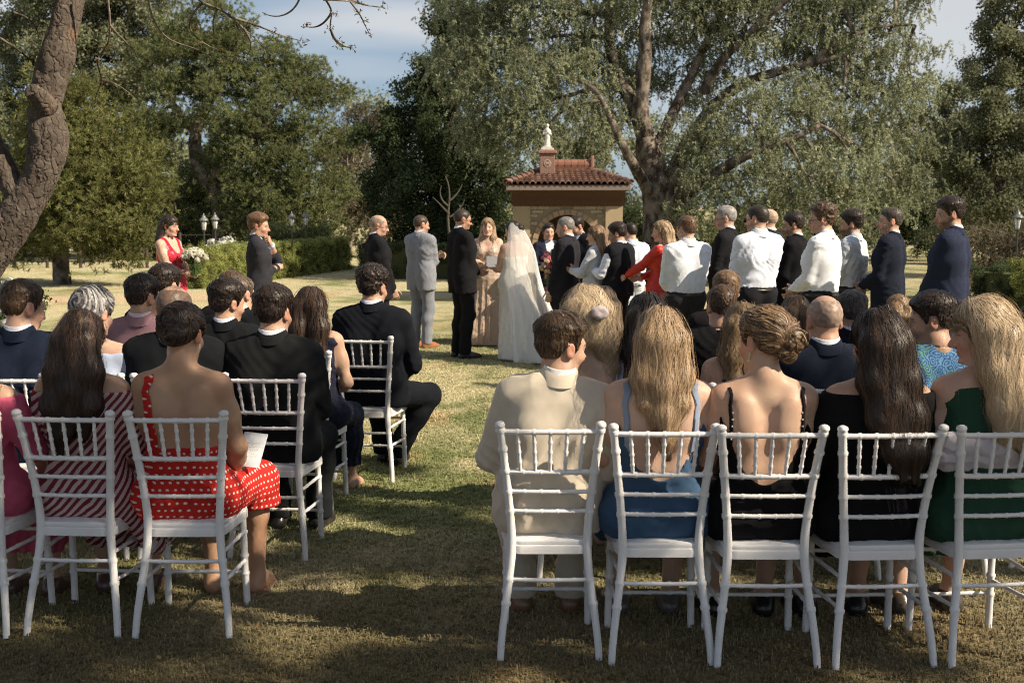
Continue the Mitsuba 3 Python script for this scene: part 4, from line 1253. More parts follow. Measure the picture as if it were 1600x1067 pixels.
def skin_colors(sk, v, tone, hairc, stubble=0.0, lips=None, sun=0.0):
    t, q = np.asarray(tone, float), sk.hh(v)
    z = .965 if sk.sex == 'f' else 1.0
    q = q / z
    n = meshkit.fbm(v * 22, 3, 4)
    n2 = meshkit.noise(v * 7, 8)[:, None] - .5
    c = t * (1 + .26 * (n[:, None] - .5)) * (1 + n2 * np.array([.05, -.10, -.14]))
    x, y, zz = np.abs(q[:, 0]), q[:, 1], q[:, 2]
    g = lambda a, b, s_: np.exp(-((a - b) / s_) ** 2)
    near = (np.linalg.norm(q, axis=1) < .16)
    red = near * (.8 * g(x, .045, .02) * g(zz, -.03, .022) * (y > .03) + 1.0 * g(x, .084, .012) * g(y, -.012, .022) * g(zz, -.006, .03) + .7 * g(x, 0, .016) * g(zz, -.03, .016) * (y > .09))
    c = c * (1 + red[:, None] * np.array([.08, -.22, -.24]))
    lp = near * (y > .075) * (x < .024) * np.clip(1 - np.abs(zz + .0645) / .0105, 0, 1) ** .5
    lc_ = np.asarray(lips if lips is not None else t * [.82, .52, .50])
    c = c + (lc_ - c) * lp[:, None] * .85
    br = near * (y > .055) * np.clip(1 - np.abs(zz - .0265 + np.clip(x - .035, 0, 1) * .35) / .0065, 0, 1) * ((x > .013) & (x < .050))
    c = c + (np.asarray(hairc) * .8 - c) * (br * .85)[:, None]
    if stubble > 0:
        st = near * np.clip((-.028 - zz + (y < .03) * .02) / .02, 0, 1) * np.clip((y + .03) / .04, 0, 1) * (zz > -.15) * (1 - lp)
        st = st * np.clip((zz + .145) / .03, 0, 1)
        c = c + (np.asarray(hairc) * .9 - c) * (st * stubble)[:, None]
    ey = np.hypot(x - .031, (zz - .003) * 1.5)
    e_ = near * (y > .075) * (ey < .0125)
    c = np.where((e_ > 0)[:, None], np.where((np.hypot(x - .030, zz - .003) < .0062)[:, None], [.03, .022, .018], [.46, .42, .40]), c)
    lash = near * (y > .07) * g(ey, .0135, .0028) * (zz > .002)
    c = c + (np.array([.05, .035, .03]) - c) * (lash * .8)[:, None]
    return np.clip(c, .004, .95)


HL_Y = np.array([-.13, -.10, -.075, -.050, -.036, -.030, .004, .012, .024, .034, .050, .066, .085, .12])
HL_Z = np.array([-.088, -.085, -.075, -.055, -.020, .026, .026, -.022, -.024, .010, .040, .056, .066, .070])


def hairline(q, drop=0.0, recede=0.0):
    x = np.abs(q[..., 0])
    zl = np.interp(q[..., 1], HL_Y, HL_Z)
    zl = zl + recede * np.clip((q[..., 1] - .02) / .06, 0, 1) * np.clip(x / .04, 0.3, 1) - drop * (q[..., 1] < -.03)
    return q[..., 2] - zl


def strands(ops, roots, flow, n, steps, step, width, cols, seed, off=(-.003, .006), free=0.05, keep=None, wave=0.0, clump=None):
    """Ribbons that follow the surface of ops from the roots along flow(p)."""
    r = np.random.default_rng(seed)
    p = roots[r.integers(0, len(roots), n)] + r.normal(0, .004, (n, 3))
    o = r.uniform(*off, n)
    E = np.eye(3) * .004
    pts, nor = [p], []
    ph, alive = r.random(n) * 6.28, np.ones(n)
    L = r.integers(int(steps * .72), steps + 1, n)
    for i in range(steps):
        Q = np.stack([p] + [p + E[j] for j in range(3)], 1)
        d = sdf_eval(ops, Q.reshape(-1, 1, 3), 0, .10).reshape(n, 4)
        g = unit((d[:, 1:] - d[:, :1]) / .004 + 1e-6)
        dd = np.clip(d[:, 0] - o, -.03, .03)
        on = (np.abs(d[:, 0]) < free)[:, None]
        p = np.where(on, p - g * dd[:, None] * .8, p)
        if i == 0:
            pts[0] = p
        nor.append(g)
        f = flow(p)
        f = np.where(on, f - g * (f * g).sum(1, keepdims=True) * .95, f)
        if wave:
            f = unit(f) + unit(np.cross(g, f)) * (wave * np.sin(ph + i * step / .045))[:, None]
        mv = (np.arange(steps)[i] < L)[:, None]
        p = p + unit(f) * step * mv
        pts.append(p)
    nor.append(g)
    X, N = np.stack(pts, 1), np.stack(nor, 1)
    t = unit(np.gradient(X, axis=1) + 1e-7)
    tl_ = r.normal(0, .09, (n, 1, 1))
    sdv = unit(np.cross(t, N) * np.cos(tl_) + N * np.sin(tl_))
    tt = np.clip(np.arange(steps + 1)[None] / L[:, None], 0, 1)
    w = (width * r.uniform(.6, 1.3, (n, 1)) * (1 - .85 * tt ** 2.5))[..., None]
    v = np.stack([X - sdv * w, X + sdv * w], 2).reshape(-1, 3)
    k = (np.arange(n)[:, None] * (steps + 1) + np.arange(steps)[None])
    k = k[np.arange(steps)[None] < L[:, None]].ravel()[:, None] * 2
    f = np.vstack([k + [0, 1, 3], k + [0, 3, 2]])
    cols = np.asarray(cols, float)
    if clump is None:
        c = cols[r.integers(0, len(cols), n)] * r.uniform(.75, 1.25, (n, 1))
    else:                                     # whole locks share a tone
        m_ = X[:, steps // 2] @ clump
        u_ = np.clip((meshkit.noise(m_ * [70, 70, 2.5], 3) - .5) * 1.7 + .5 + r.normal(0, .12, n), 0, .999) * (len(cols) - 1)
        i_ = u_.astype(int)
        fr_ = (u_ - i_)[:, None]
        c = (cols[i_] * (1 - fr_) + cols[i_ + 1] * fr_) * r.uniform(.85, 1.15, (n, 1))
    c = np.repeat(c[:, None], (steps + 1) * 2, 1).reshape(-1, 3)
    return v, f, c


class Person:
    """A guest: local mesh parts in metres, written to the scene under one key."""

    def __init__(s, label, loc, rz, scale=1.0, tone=(.50, .33, .25), hairc=(.035, .024, .017), fine=.006, coarse=.014, group=None, **pose):
        s.key = thing('person', label, 'person', group)
        s.loc, s.rz, s.sc = np.array([loc[0], loc[1], 0.0]), math.radians(rz), scale
        s.sk = Skeleton(**pose)
        s.tone, s.hairc, s.fine, s.coarse = tone, np.asarray(hairc, float), fine, coarse
        s.body = None

    def w(s, v):
        return move((v, None), s.loc, s.rz, s.sc)[0]

    def put(s, name, m, mat, color, smooth=True, label=None, under=None, kind=None):
        v, f = m
        if not len(f):
            return None
        return part(under or s.key, name, vc((s.w(v), f), mat, color, smooth), label, kind)

    def make_body(s, bare_arms=False, bare_legs=False, stubble=0.0, jaw=1.0, nose=1.0, lips=None, back=False, curl=(32, 32), toes=False, hands=True):
        sk = s.sk
        core = sk.torso()
        if back:
            core = core + sk.back()
        for sd in (1, -1):
            core += sk.arm(sd) + sk.leg(sd)
            core += sk.foot(sd, toes=toes)
        head = sk.head_ops(jaw, nose)
        s.core, s.headops = core, head
        up = unit(sk.Rt @ np.array([0, 0, 1.0]))
        npl = sk.t(0, -.018, .530) if not back else sk.t(0, 0, -.03)
        fine_ = s.fine if not back else .0072
        hands_ = {1: sk.hand_ops(1, curl[0]), -1: sk.hand_ops(-1, curl[1])} if hands else {}
        allops = core + head + hands_.get(1, []) + hands_.get(-1, [])
        s.allops = core + head
        cutup = op('cut', lambda q: (q - npl) @ up - .004, .001)
        wcuts = [op('cut', lambda q, w=sk.wr[sd], f=sk.hand_frame(sd)[0]: np.where(((q - w) ** 2).sum(-1) < .15 ** 2, (q - w) @ f - .004, -1), .001) for sd in (1, -1)]
        lo, hi = bounds(core)
        ms = [mesh_sdf(core + head[:2] + [cutup] + wcuts, lo, hi, s.coarse)]
        hl, hh_ = bounds(head[1:]) if not back else bounds(core + head)
        ms.append(mesh_sdf((core if back else core[:-1]) + head + (wcuts if back else []) + [op('cut', lambda q: -((q - npl) @ up), .001)], np.maximum(hl, [-9, -9, npl[2] - (.03 if not back else .12)]), hh_, fine_))
        for sd in (1, -1):
            if hands:
                lo, hi = bounds(hands_[sd], .02)
                ms.append(mesh_sdf(sk.arm(sd)[-2:] + hands_[sd] + [op('cut', lambda q, w=sk.wr[sd], f=sk.hand_frame(sd)[0]: -((q - w) @ f), .001)], lo, hi, .0055 if s.fine < .008 else .007))
            if toes:
                fo = sk.foot(sd)
                lo, hi = bounds(fo, .01)
                ms.append(mesh_sdf(fo, lo, hi, .006))
        v, f = join([m for m in ms if len(m[1])])
        c = skin_colors(sk, v, s.tone, s.hairc, stubble, lips)
        s.put('body', (v, f), 'mat_skin', c)

    # ---------------------------------------------------------------- hair
    def short_hair(s, t=.012, top=.016, recede=0.0, bald=False, fade=.05, curly=0.0, n=500, cols=None, part_side=0, sweep=(0, -.5, -.8), seed=1, crown=None, width=.0028):
        sk = s.sk
        z = .965 if sk.sex == 'f' else 1.0
        c0 = sk.h(0, -.012 * z, .035 * z)
        base = ell(c0, np.array([.077, .099, .088]) * z, sk.Rh)[1]

        def d(q):
            p = sk.hh(q) / z
            H = hairline(p, 0, recede)
            th = t * smooth_np(-.005, fade, H) + top * smooth_np(.03, .10, p[..., 2]) * smooth_np(0, .03, H)
            if part_side:
                th = th * (1 - .35 * np.exp(-((p[..., 0] - part_side * .035) / .008) ** 2) * (p[..., 2] > .05))
            dd = base(q) - th
            if curly:
                dd = dd - curly * (meshkit.fbm(q * 55, 2, seed) - .45)
            else:
                dd = dd - .0035 * (meshkit.noise(p * [140, 40, 90], seed) - .5)
            dd = np.maximum(dd, -H * .6)
            if bald:
                top_ = np.hypot(p[..., 0] / .060, (p[..., 1] - .015) / .092)
                dd = np.maximum(dd, np.where(p[..., 2] > .02, (1.0 - top_) * .05 + (p[..., 2] - .085) * .25, dd))
            return dd
        m_ = .13
        s.hops = [op('add', d, .001, c0 - m_, c0 + m_)]
        v, f = mesh_sdf(s.hops, c0 - m_, c0 + m_, s.fine * .9)
        hc_ = s.hairc
        pal = np.asarray(cols if cols is not None else [hc_, hc_ * 1.5, hc_ * .7], float)
        nn = meshkit.noise(sk.hh(v) * [120, 35, 70], 3)
        col = pal[0] * (.7 + .7 * nn[:, None])
        s.hair_key = s.put('hair', (v, f), 'mat_hair', col)
        if n and len(f):
            sw = np.asarray(sweep, float)
            cr = np.array([0, -.055, .115]) if crown is None else np.asarray(crown, float)

            def flow(q):
                p = sk.hh(q)
                a = unit(p - cr)
                fr = smooth_np(-.02, .06, p[:, 1])[:, None] * smooth_np(.03, .08, p[:, 2])[:, None]
                g = a * (1 - fr) + sw * fr + np.array([0, 0, -.55]) * (1 - fr)
                return g @ sk.Rh.T + .3 * (meshkit.noise(q * 40, 2)[:, None] - .5)
            keep = hairline(sk.hh(v)) > .012
            roots = v[keep] if keep.any() else v
            V, F, C = strands(s.hops, roots, flow, n, 7, .007 if not curly else .005, width, pal, seed, (-.001, .0035))
            s.put('strands', (V, F), 'mat_hair', C, smooth=False, under=s.hair_key, kind='stuff')

    def long_hair(s, locks, t=.012, n=1100, steps=26, step=.02, width=.0030, cols=None, wave=0.0, seed=1, part_x=0.0, drop=.02, rough=.0018, pull=(0, -.25, -1), front=True, free=.035):
        """locks: chains of (x, y, z, r) in the torso frame that the hair falls along."""
        sk = s.sk
        z = .965
        c0 = sk.h(0, -.012 * z, .035 * z)
        base = ell(c0, np.array([.077, .099, .088]) * z, sk.Rh)[1]

        def d(q):
            p = sk.hh(q) / z
            H = hairline(p, drop)
            th = t * smooth_np(-.01, .04, H)
            th = th * (1 - .4 * np.exp(-((p[..., 0] - part_x) / .007) ** 2) * (p[..., 2] > .06) * (p[..., 1] > -.05))
            return np.maximum(base(q) - th, -H * .6)
        o = [op('add', d, .001, c0 - .14, c0 + .14)]
        for ch in locks:
            q = [(sk.t(*a[:3]) if len(a) < 5 else sk.h(*a[:3]), a[3]) for a in ch]
            for (a, ra), (b, rb) in zip(q[:-1], q[1:]):
                o.append(cone(a, b, ra, rb, .035))
        R_ = sk.Rt
        o.append(op('disp', lambda q: rough * (meshkit.noise((q @ R_) * [62, 62, 3.5], seed) - .5) * 2))
        face = ell(sk.h(0, .07, -.045), (.052, .062, .088), sk.Rh)
        o.append(('sub', face[1], .012, face[3], face[4]))
        s.hops = o
        lo, hi = bounds(o, .03)
        v, f = mesh_sdf(o, lo, hi, .009 if s.fine < .0075 else .013)
        pal = np.asarray(cols if cols is not None else [s.hairc, s.hairc * 1.6, s.hairc * .7], float)
        nn = np.clip((meshkit.noise((v @ R_) * [70, 70, 2.5], 3) - .5) * 1.7 + .5, 0, .999) * (len(pal) - 1)
        i = nn.astype(int)
        fr_ = (nn - i)[:, None]
        col = (pal[i] * (1 - fr_) + pal[i + 1] * fr_) * .85
        s.hair_key = s.put('hair', (v, f), 'mat_hair', col)
        pl = np.asarray(pull, float)
        if n:
            def flow(q):
                p = sk.hh(q)
                a = unit(p - [part_x, .02, .13])
                up = smooth_np(-.02, .06, p[:, 2])[:, None]
                return a * up @ sk.Rh.T + pl * (1.15 - up) + .05 * (meshkit.noise(q * 9, 2)[:, None] - .5)
            roots = v[sk.hh(v)[:, 2] > -.05]
            V, F, C = strands(o, roots, flow, n, steps, step, width, pal, seed, (-.001, .0025), free, wave=wave, clump=R_)
            if s.fine < .0075:                    # loose single hairs lift off the mass
                V2, F2, C2 = strands(o, roots, flow, 220, steps, step, width * .6, pal, seed + 1, (.004, .020), free, wave=wave + .25, clump=R_)
                V, F, C = np.vstack([V, V2]), np.vstack([F, F2 + len(V)]), np.vstack([C, C2])
            s.put('strands', (V, F), 'mat_hair', C, smooth=False, under=s.hair_key, kind='stuff')

    def updo(s, bun=((0, -.12, .03, .05),), t=.014, n=900, cols=None, seed=1, tight=False, width=.0028, curls=0, front=0.0):
        sk = s.sk
        z = .965
        c0 = sk.h(0, -.012 * z, .035 * z)
        base = ell(c0, np.array([.077, .099, .088]) * z, sk.Rh)[1]

        def d(q):
            p = sk.hh(q) / z
            H = hairline(p, -.005)
            th = t * smooth_np(-.008, .035, H) + front * smooth_np(.05, .10, p[..., 2])
            return np.maximum(base(q) - th, -H * .6)
        o = [op('add', d, .001, c0 - .14, c0 + .14)]
        r = np.random.default_rng(seed)
        for (x, y, zz, rr) in bun:
            c = sk.h(x, y, zz)
            o.append(ell(c, (rr, rr * .85, rr * .95), sk.Rh, .018))
            for _ in range(6):
                u = unit(r.normal(0, 1, 3))
                o.append(ell(c + u * rr * .6, np.array([.5, .35, .45]) * rr, rot(*(r.random(3) * 180)), .008))
        o.append(op('disp', lambda q: .005 * (meshkit.fbm(q * 42, 2, seed) - .5) * 2))
        s.hops = o
        lo, hi = bounds(o, .03)
        v, f = mesh_sdf(o, lo, hi, .0075 if s.fine < .0075 else .011)
        pal = np.asarray(cols if cols is not None else [s.hairc, s.hairc * 1.6, s.hairc * .7], float)
        i = np.clip((meshkit.noise(v * [70, 70, 50], 3) * len(pal)).astype(int), 0, len(pal) - 1)
        s.hair_key = s.put('hair', (v, f), 'mat_hair', pal[i] * (.6 + .35 * meshkit.noise(v * 60, 5)[:, None]))
        bc = sk.h(*bun[0][:3])
        br = bun[0][3]

        def flow(q):
            w_ = bc - q
            dist = np.linalg.norm(w_, axis=1, keepdims=True)
            sw = np.cross(unit(w_), sk.Rh @ np.array([0, -1.0, .2]))
            nearb = np.clip(1.6 - dist / (br * 1.25), 0, 1)
            return unit(w_) * (1 - nearb) + sw * nearb * 1.2 + .35 * (meshkit.noise(q * 30, 2)[:, None] - .5)
        V, F, C = strands(o, v, flow, n, 13, .011, width, pal, seed, (-.002, .004))
        s.put('strands', (V, F), 'mat_hair', C, smooth=False, under=s.hair_key, kind='stuff')
        if curls:
            ms, cc = [], []
            for j in range(curls):
                b = bun[(0, 2)[j % 2] if len(bun) > 2 else 0]
                c = sk.h(*b[:3]) + unit(r.normal(0, 1, 3)) * b[3] * .85
                ax = rot(*(r.random(3) * 360))
                rr = r.uniform(.011, .020)
                a = np.linspace(0, r.uniform(5, 8), 18)
                p = c + (np.stack([np.cos(a) * rr, np.sin(a) * rr, a * .0022], 1)) @ ax.T
                m = tube(p, .0042 * (1 - .5 * np.linspace(0, 1, 18)), 5)
                ms.append(m)
                cc.append(np.repeat([pal[r.integers(0, len(pal))] * r.uniform(.8, 1.3)], len(m[0]), 0))
            s.put('curls', join(ms), 'mat_hair', np.vstack(cc), under=s.hair_key, kind='stuff')

    # ---------------------------------------------------------------- clothes
    def garment(s, name, ops, color, h=.014, mat='mat_cloth', box_=None, vary=.10, label=None, colorf=None, under=None):
        lo, hi = bounds(ops, .04) if box_ is None else box_
        v, f = mesh_sdf(ops, lo, hi, h)
        if not len(f):
            return None
        c = np.asarray(color, float) * (1 + vary * (meshkit.fbm(v * [40, 40, 25], 2, 6)[:, None] - .5) * 2)
        if colorf is not None:
            c = colorf(v, c)
        return s.put(name, (v, f), mat, np.clip(c, .002, .9), label=label, under=under)

    def suit(s, color=(.016, .018, .026), shirt=(.72, .73, .76), tie=None, bow=None, trousers=None, h=.013, open_=True, seed=1, shoes=(.02, .018, .018), lower=True, hem=-.20, vest=False, h2=None, sleeves=True, amp=.0075, shirt_on=True, collar_c=None):
        sk, B = s.sk, s.sk.B
        e = .015 if not vest else .028
        z0 = hem
        o = sk.torso(e, .07)
        for sd in (1, -1):
            if sleeves:
                o += sk.arm(sd, .014, .010, .93)
                o.append(cone(sk.t(sd * (B['sh'] + .004), -.012, .450), sk.t(sd * (B['sh'] - .06), -.014, .468), .054, .056, .02))
            if not sk.seated:
                o.append(cone(sk.t(sd * .075, .0, .06), sk.t(sd * .095, .0, -.22), .125, .128, .06))
            else:
                o.append(cone(sk.t(sd * .085, -.005, .06), sk.t(sd * .095, .02, -.04), .128, .135, .06))
        # collar
        o.append(folds(sk, amp, seed))

        vee = op('sub', lambda q: vee_d(sk.th(q), .115 if not vest else .13, .13, .56), .004)
        neckhole = cone(sk.t(0, -.016, .47), sk.t(0, -.004, .64), .054, .105)
        o.append(('sub', neckhole[1], .006, neckhole[3], neckhole[4]))
        if open_:
            o.append(vee)
            # the fronts part below the button
            o.append(op('sub', lambda q: vent_d(sk.th(q), -1), .004))
        if not sk.seated:
            o.append(op('sub', lambda q: slit_d(sk.th(q)), .003))
            o.append(op('cut', lambda q: z0 - sk.th(q)[..., 2] + .03 * (np.abs(sk.th(q)[..., 0]) < .0), .006))
        else:
            o.append(op('cut', lambda q: (.475 / s.sc) - q[..., 2], .006))
            o.append(op('cut', lambda q: sk.th(q)[..., 1] - .26 - 2.0 * np.clip(sk.th(q)[..., 2] - .1, 0, 1), .01))
        if sleeves and open_:
            s.collar('jacket_collar', B['neck'] + .033, B['neck'] + .017, .496, .548, .005, color, 50, .055, .016)
        jk = s.garment('jacket' if not vest else 'waistcoat', o, color, h)
        if sleeves:
            for sd in (1, -1):
                f_ = sk.hand_frame(sd)[0]
                if not sk.seated:
                    s.put('cuff', tube([sk.wr[sd] - f_ * .022, sk.wr[sd] + f_ * .008], [B['arm'][2] + .010, B['arm'][2] + .008], 12), 'mat_cloth', shirt)
        if shirt_on:
            so = sk.torso(.010, .06, False)
            so.append(cone(sk.t(0, -.022, .47), sk.t(0, -.016, .54), B['neck'] + .014, B['neck'] + .0095, .02))
            nk = op('cut', lambda q: sk.th(q)[..., 2] - .520, .002)
            s.collar('collar', B['neck'] + .020, B['neck'] + .0115, .495, .566, .003, shirt, 12, .026, .008)
            hole = cone(sk.t(0, -.016, .53), sk.t(0, -.014, .60), B['neck'] + .003, B['neck'] + .006)
            so += [nk, op('cut', lambda q: np.maximum(.015 - sk.th(q)[..., 1], np.abs(sk.th(q)[..., 0]) - .10), .003), ('sub', hole[1], .002, hole[3], hole[4]), op('cut', lambda q: .10 - sk.th(q)[..., 2], .004)]
            lo, hi = sk.t(-.17, -.13, .08), sk.t(.17, .17, .59)
            s.garment('shirt', so, shirt, max(.008, h * .75), box_=(np.minimum(lo, hi) - .06, np.maximum(lo, hi) + .06), label='white shirt collar and front')
        s.neckwear(tie, bow)
        if lower:
            s.trousers(trousers if trousers is not None else color, h2 or h * 1.25, seed)
            s.shoes(shoes)
        return jk

    def collar(s, name, r0, r1, z0, z1, th_, color, gap, dip, lift=0.0):
        """A turned collar round the neck, open at the front by gap degrees either side."""
        a = np.radians(np.linspace(90 + gap, 450 - gap, 40))
        fr = np.clip(np.sin(a), 0, 1)
        rows = []
        for r_, z, y in ((r0, z0, -.022), ((r0 + r1) / 2 + .002, (z0 + z1) / 2 + .004, -.019), (r1 + .001, z1 - .003, -.016), (r1 - th_ * .5, z1, -.016), (r1 - th_, z1 - .003, -.016), (r1 - th_, z0 + .012, -.020)):
            rows.append(np.stack([np.cos(a) * r_, np.sin(a) * r_ * .98 + y, z + lift * np.cos(a) ** 2 - dip * fr ** 1.5 * (z - z0 + .02) / (z1 - z0)], 1))
        v = np.vstack(rows) @ s.sk.Rt.T + s.sk.P0
        k = np.arange(39)
        f = np.vstack([np.stack([k + i * 40, k + i * 40 + 1, k + i * 40 + 41, k + i * 40 + 40], 1) for i in range(5)])
        s.put(name, (v, f), 'mat_cloth', color)

    def neckwear(s, tie, bow):
        sk = s.sk
        if tie is not None:
            sk_y = lambda z: .115 if z < .40 else .115 - (z - .40) * .55
            v = []
            for z, w_ in ((.505, .012), (.482, .019), (.465, .013), (.40, .021), (.30, .029), (.20, .034)):
                y = {.505: .052, .482: .068, .465: .072, .40: .112, .30: .142, .20: .135}[z] * (1 if sk.sex == 'm' else .9)
                v += [sk.t(-w_, y, z), sk.t(0, y + .010, z), sk.t(w_, y, z)]
            f = []
            for i in range(5):
                for j in range(2):
                    a = i * 3 + j
                    f.append((a, a + 3, a + 4, a + 1))
            s.put('tie', (np.array(v), np.array(f)), 'mat_satin', tie)
        if bow is not None:
            c = sk.t(0, .064, .508)
            o = [ell(c, (.010, .010, .012), sk.Rt, .004)]
            for sd in (1, -1):
                o.append(ell(sk.t(sd * .031, .061, .508), (.024, .009, .019), sk.Rt, .004))
                o.append(ell(sk.t(sd * .048, .057, .508), (.012, .009, .026), sk.Rt, .004))
            lo, hi = bounds(o, .01)
            s.put('bow_tie', mesh_sdf(o, lo, hi, .006), 'mat_satin', bow)

    def shirt(s, color=(.74, .75, .78), trousers=(.018, .018, .022), h=.012, seed=1, tuck=.045, rolled=1.0, collar=True, belt=(.02, .016, .014), shoes=(.02, .018, .018), amp=.011, e=.011):
        sk, B = s.sk, s.sk.B
        o = sk.torso(e, .07)
        for sd in (1, -1):
            o += sk.arm(sd, .015, .010, rolled)
        o.append(cone(sk.t(0, .0, .14), sk.t(0, .0, .04), .116 * sk.g, .120 * sk.g, .06))
        o.append(folds(sk, amp, seed, 1.25))
        if collar:
            s.collar('collar', B['neck'] + .034, B['neck'] + .012, .492, .560, .003, color, 12, .030, .014)
        hole = cone(sk.t(0, -.016, .48), sk.t(0, -.004, .64), B['neck'] - .002, B['neck'] + .045)
        o.append(('sub', hole[1], .003, hole[3], hole[4]))
        o.append(op('sub', lambda q: vee_d(sk.th(q), .03, .46, .56), .004))
        o.append(op('cut', lambda q: tuck - sk.th(q)[..., 2], .01))
        s.garment('shirt', o, color, h)
        if trousers is not None:
            s.trousers(trousers, h * 1.3, seed, top=tuck + .03)
            a = np.linspace(0, 2 * math.pi, 40)
            s.put('belt', tube([sk.t(math.cos(q) * .190 * sk.g, math.sin(q) * .116 * sk.g - .004, tuck - .016) for q in a], .016, 6, False), 'mat_gloss', belt)
            s.shoes(shoes)

    def trousers(s, color, h=.017, seed=1, top=.09):
        sk = s.sk
        o = []
        for sd in (1, -1):
            o += sk.leg(sd, .018, .05, .026)
            o.append(cone(sk.t(sd * .078, -.005, .0), sk.t(sd * .07, 0, .12), .117 * sk.g, .108 * sk.g, .05))
            o.append(cone(sk.an[sd] + (sk.kn[sd] - sk.an[sd]) * .25, sk.an[sd] + [0, -.005, -.02], .066, .062, .03))
        o.append(wrinkles(.003, (7, 7, 10), seed + 9))
        o.append(op('cut', lambda q: sk.th(q)[..., 2] - top, .004))
        o.append(op('cut', lambda q: .055 - q[..., 2], .006))
        s.garment('trousers', o, color, h)

    def shoes(s, color=(.02, .018, .018), heel=False):
        sk = s.sk
        for sd in (1, -1):
            o = sk.foot(sd, .008, False)
            a, t = sk.an[sd], sk.toe[sd]
            f = unit(np.array([t[0] - a[0], t[1] - a[1], 0]))
            z = a[2] - .075
            b = np.array([a[0], a[1], z])
            o += [cone(b + f * .09 + [0, 0, .03], b + f * .185 + [0, 0, .022], .040, .026, .02), cone(b + f * -.04 + [0, 0, .02], b + f * .12 + [0, 0, .018], .034, .040, .02)]
            o.append(op('cut', lambda q, z=z: z - .002 - q[..., 2], .004))
            lo, hi = bounds(o, .01)
            o.append(op('cut', lambda q, z=z: q[..., 2] - z - .088, .004))
            s.put('shoe', mesh_sdf(o, lo, hi, .009), 'mat_gloss', color)

    def strap(s, pts, width, color, mat='mat_cloth', off=.005, name='strap', under=None):
        """A band laid on the body through the torso-frame points."""
        sk = s.sk
        p = np.array([sk.t(*q) for q in spline(pts, 22)])
        E = np.eye(3) * .004
        for _ in range(6):
            Q = np.stack([p] + [p + E[j] for j in range(3)], 1)
            d = sdf_eval(s.allops, Q.reshape(-1, 1, 3), 0, .2).reshape(-1, 4)
            g = unit((d[:, 1:] - d[:, :1]) / .004 + 1e-6)
            p = p - g * np.clip(d[:, :1] - off, -.05, .05) * .8
        t = unit(np.gradient(p, axis=0))
        sd = unit(np.cross(t, g))
        v = np.concatenate([p - sd * width / 2 - g * .004, p - sd * width / 2 * .9 + g * .002, p + sd * width / 2 * .9 + g * .002, p + sd * width / 2 - g * .004])
        n, k = len(p), np.arange(len(p) - 1)
        f = np.vstack([np.stack([k + a * n, k + a * n + 1, k + b * n + 1, k + b * n], 1) for a, b in ((0, 1), (1, 2), (2, 3))])
        s.put(name, (v, f), mat, color, under=under)

    def glasses(s, color=(.02, .02, .02), dark=False):
        sk = s.sk
        z = .965 if sk.sex == 'f' else 1.0
        H = lambda x, y, q: sk.hc + sk.Rh @ (np.array([x, y, q]) * z)
        ms = []
        for sd in (1, -1):
            a = np.linspace(0, 2 * math.pi, 17)
            ms.append(tube([H(sd * .033 + .023 * math.cos(q), .102 - .012 * abs(.033 * 1 + .023 * math.cos(q)) / .05, .001 + .017 * math.sin(q)) for q in a], .0022, 5, False))
            ms.append(tube([H(sd * .056, .092, .006), H(sd * .074, .06, .006), H(sd * .083, -.008, .008), H(sd * .083, -.025, -.006)], .0022, 5))
        ms.append(tube([H(-.011, .104, .004), H(0, .108, .007), H(.011, .104, .004)], .002, 5))
        k = s.put('glasses', join(ms), 'mat_gloss', color)
        if dark:
            for sd in (1, -1):
                a = np.linspace(0, 2 * math.pi, 17)[:-1]
                v = np.array([H(sd * .033, .102, .001)] + [H(sd * .033 + .022 * math.cos(q), .100 - .012 * abs(.033 + .022 * math.cos(q)) / .05, .001 + .016 * math.sin(q)) for q in a])
                f = np.array([(0, 1 + j, 1 + (j + 1) % 16) for j in range(16)])
                s.put('lens', (v, f), 'mat_gloss', (.02, .018, .016), under=k)


def smooth_np(a, b, x):
    t = np.clip((x - a) / (b - a), 0, 1)
    return t * t * (3 - 2 * t)


def vee_d(p, w, z0, z1):
    """Solid wedge open to the front: half-width grows from 0 at z0 to w*(0.55) at z1."""
    z = (p[..., 2] - z0) / (z1 - z0)
    half = w * np.clip(z, -1, 1.2) ** 1.0 * .62
    return np.maximum(np.maximum(np.abs(p[..., 0]) - half, z0 - p[..., 2]), .045 - p[..., 1])


def vent_d(p, sgn):
    half = .002 + np.clip(.10 - p[..., 2], 0, 1) * .16
    return np.maximum(np.maximum(np.abs(p[..., 0]) - half, p[..., 2] - .10), .06 - p[..., 1])


def slit_d(p):
    half = .0015 + np.clip(-.02 - p[..., 2], 0, 1) * .05
    return np.maximum(np.maximum(np.abs(p[..., 0]) - half, p[..., 2] + .02), p[..., 1] + .05)
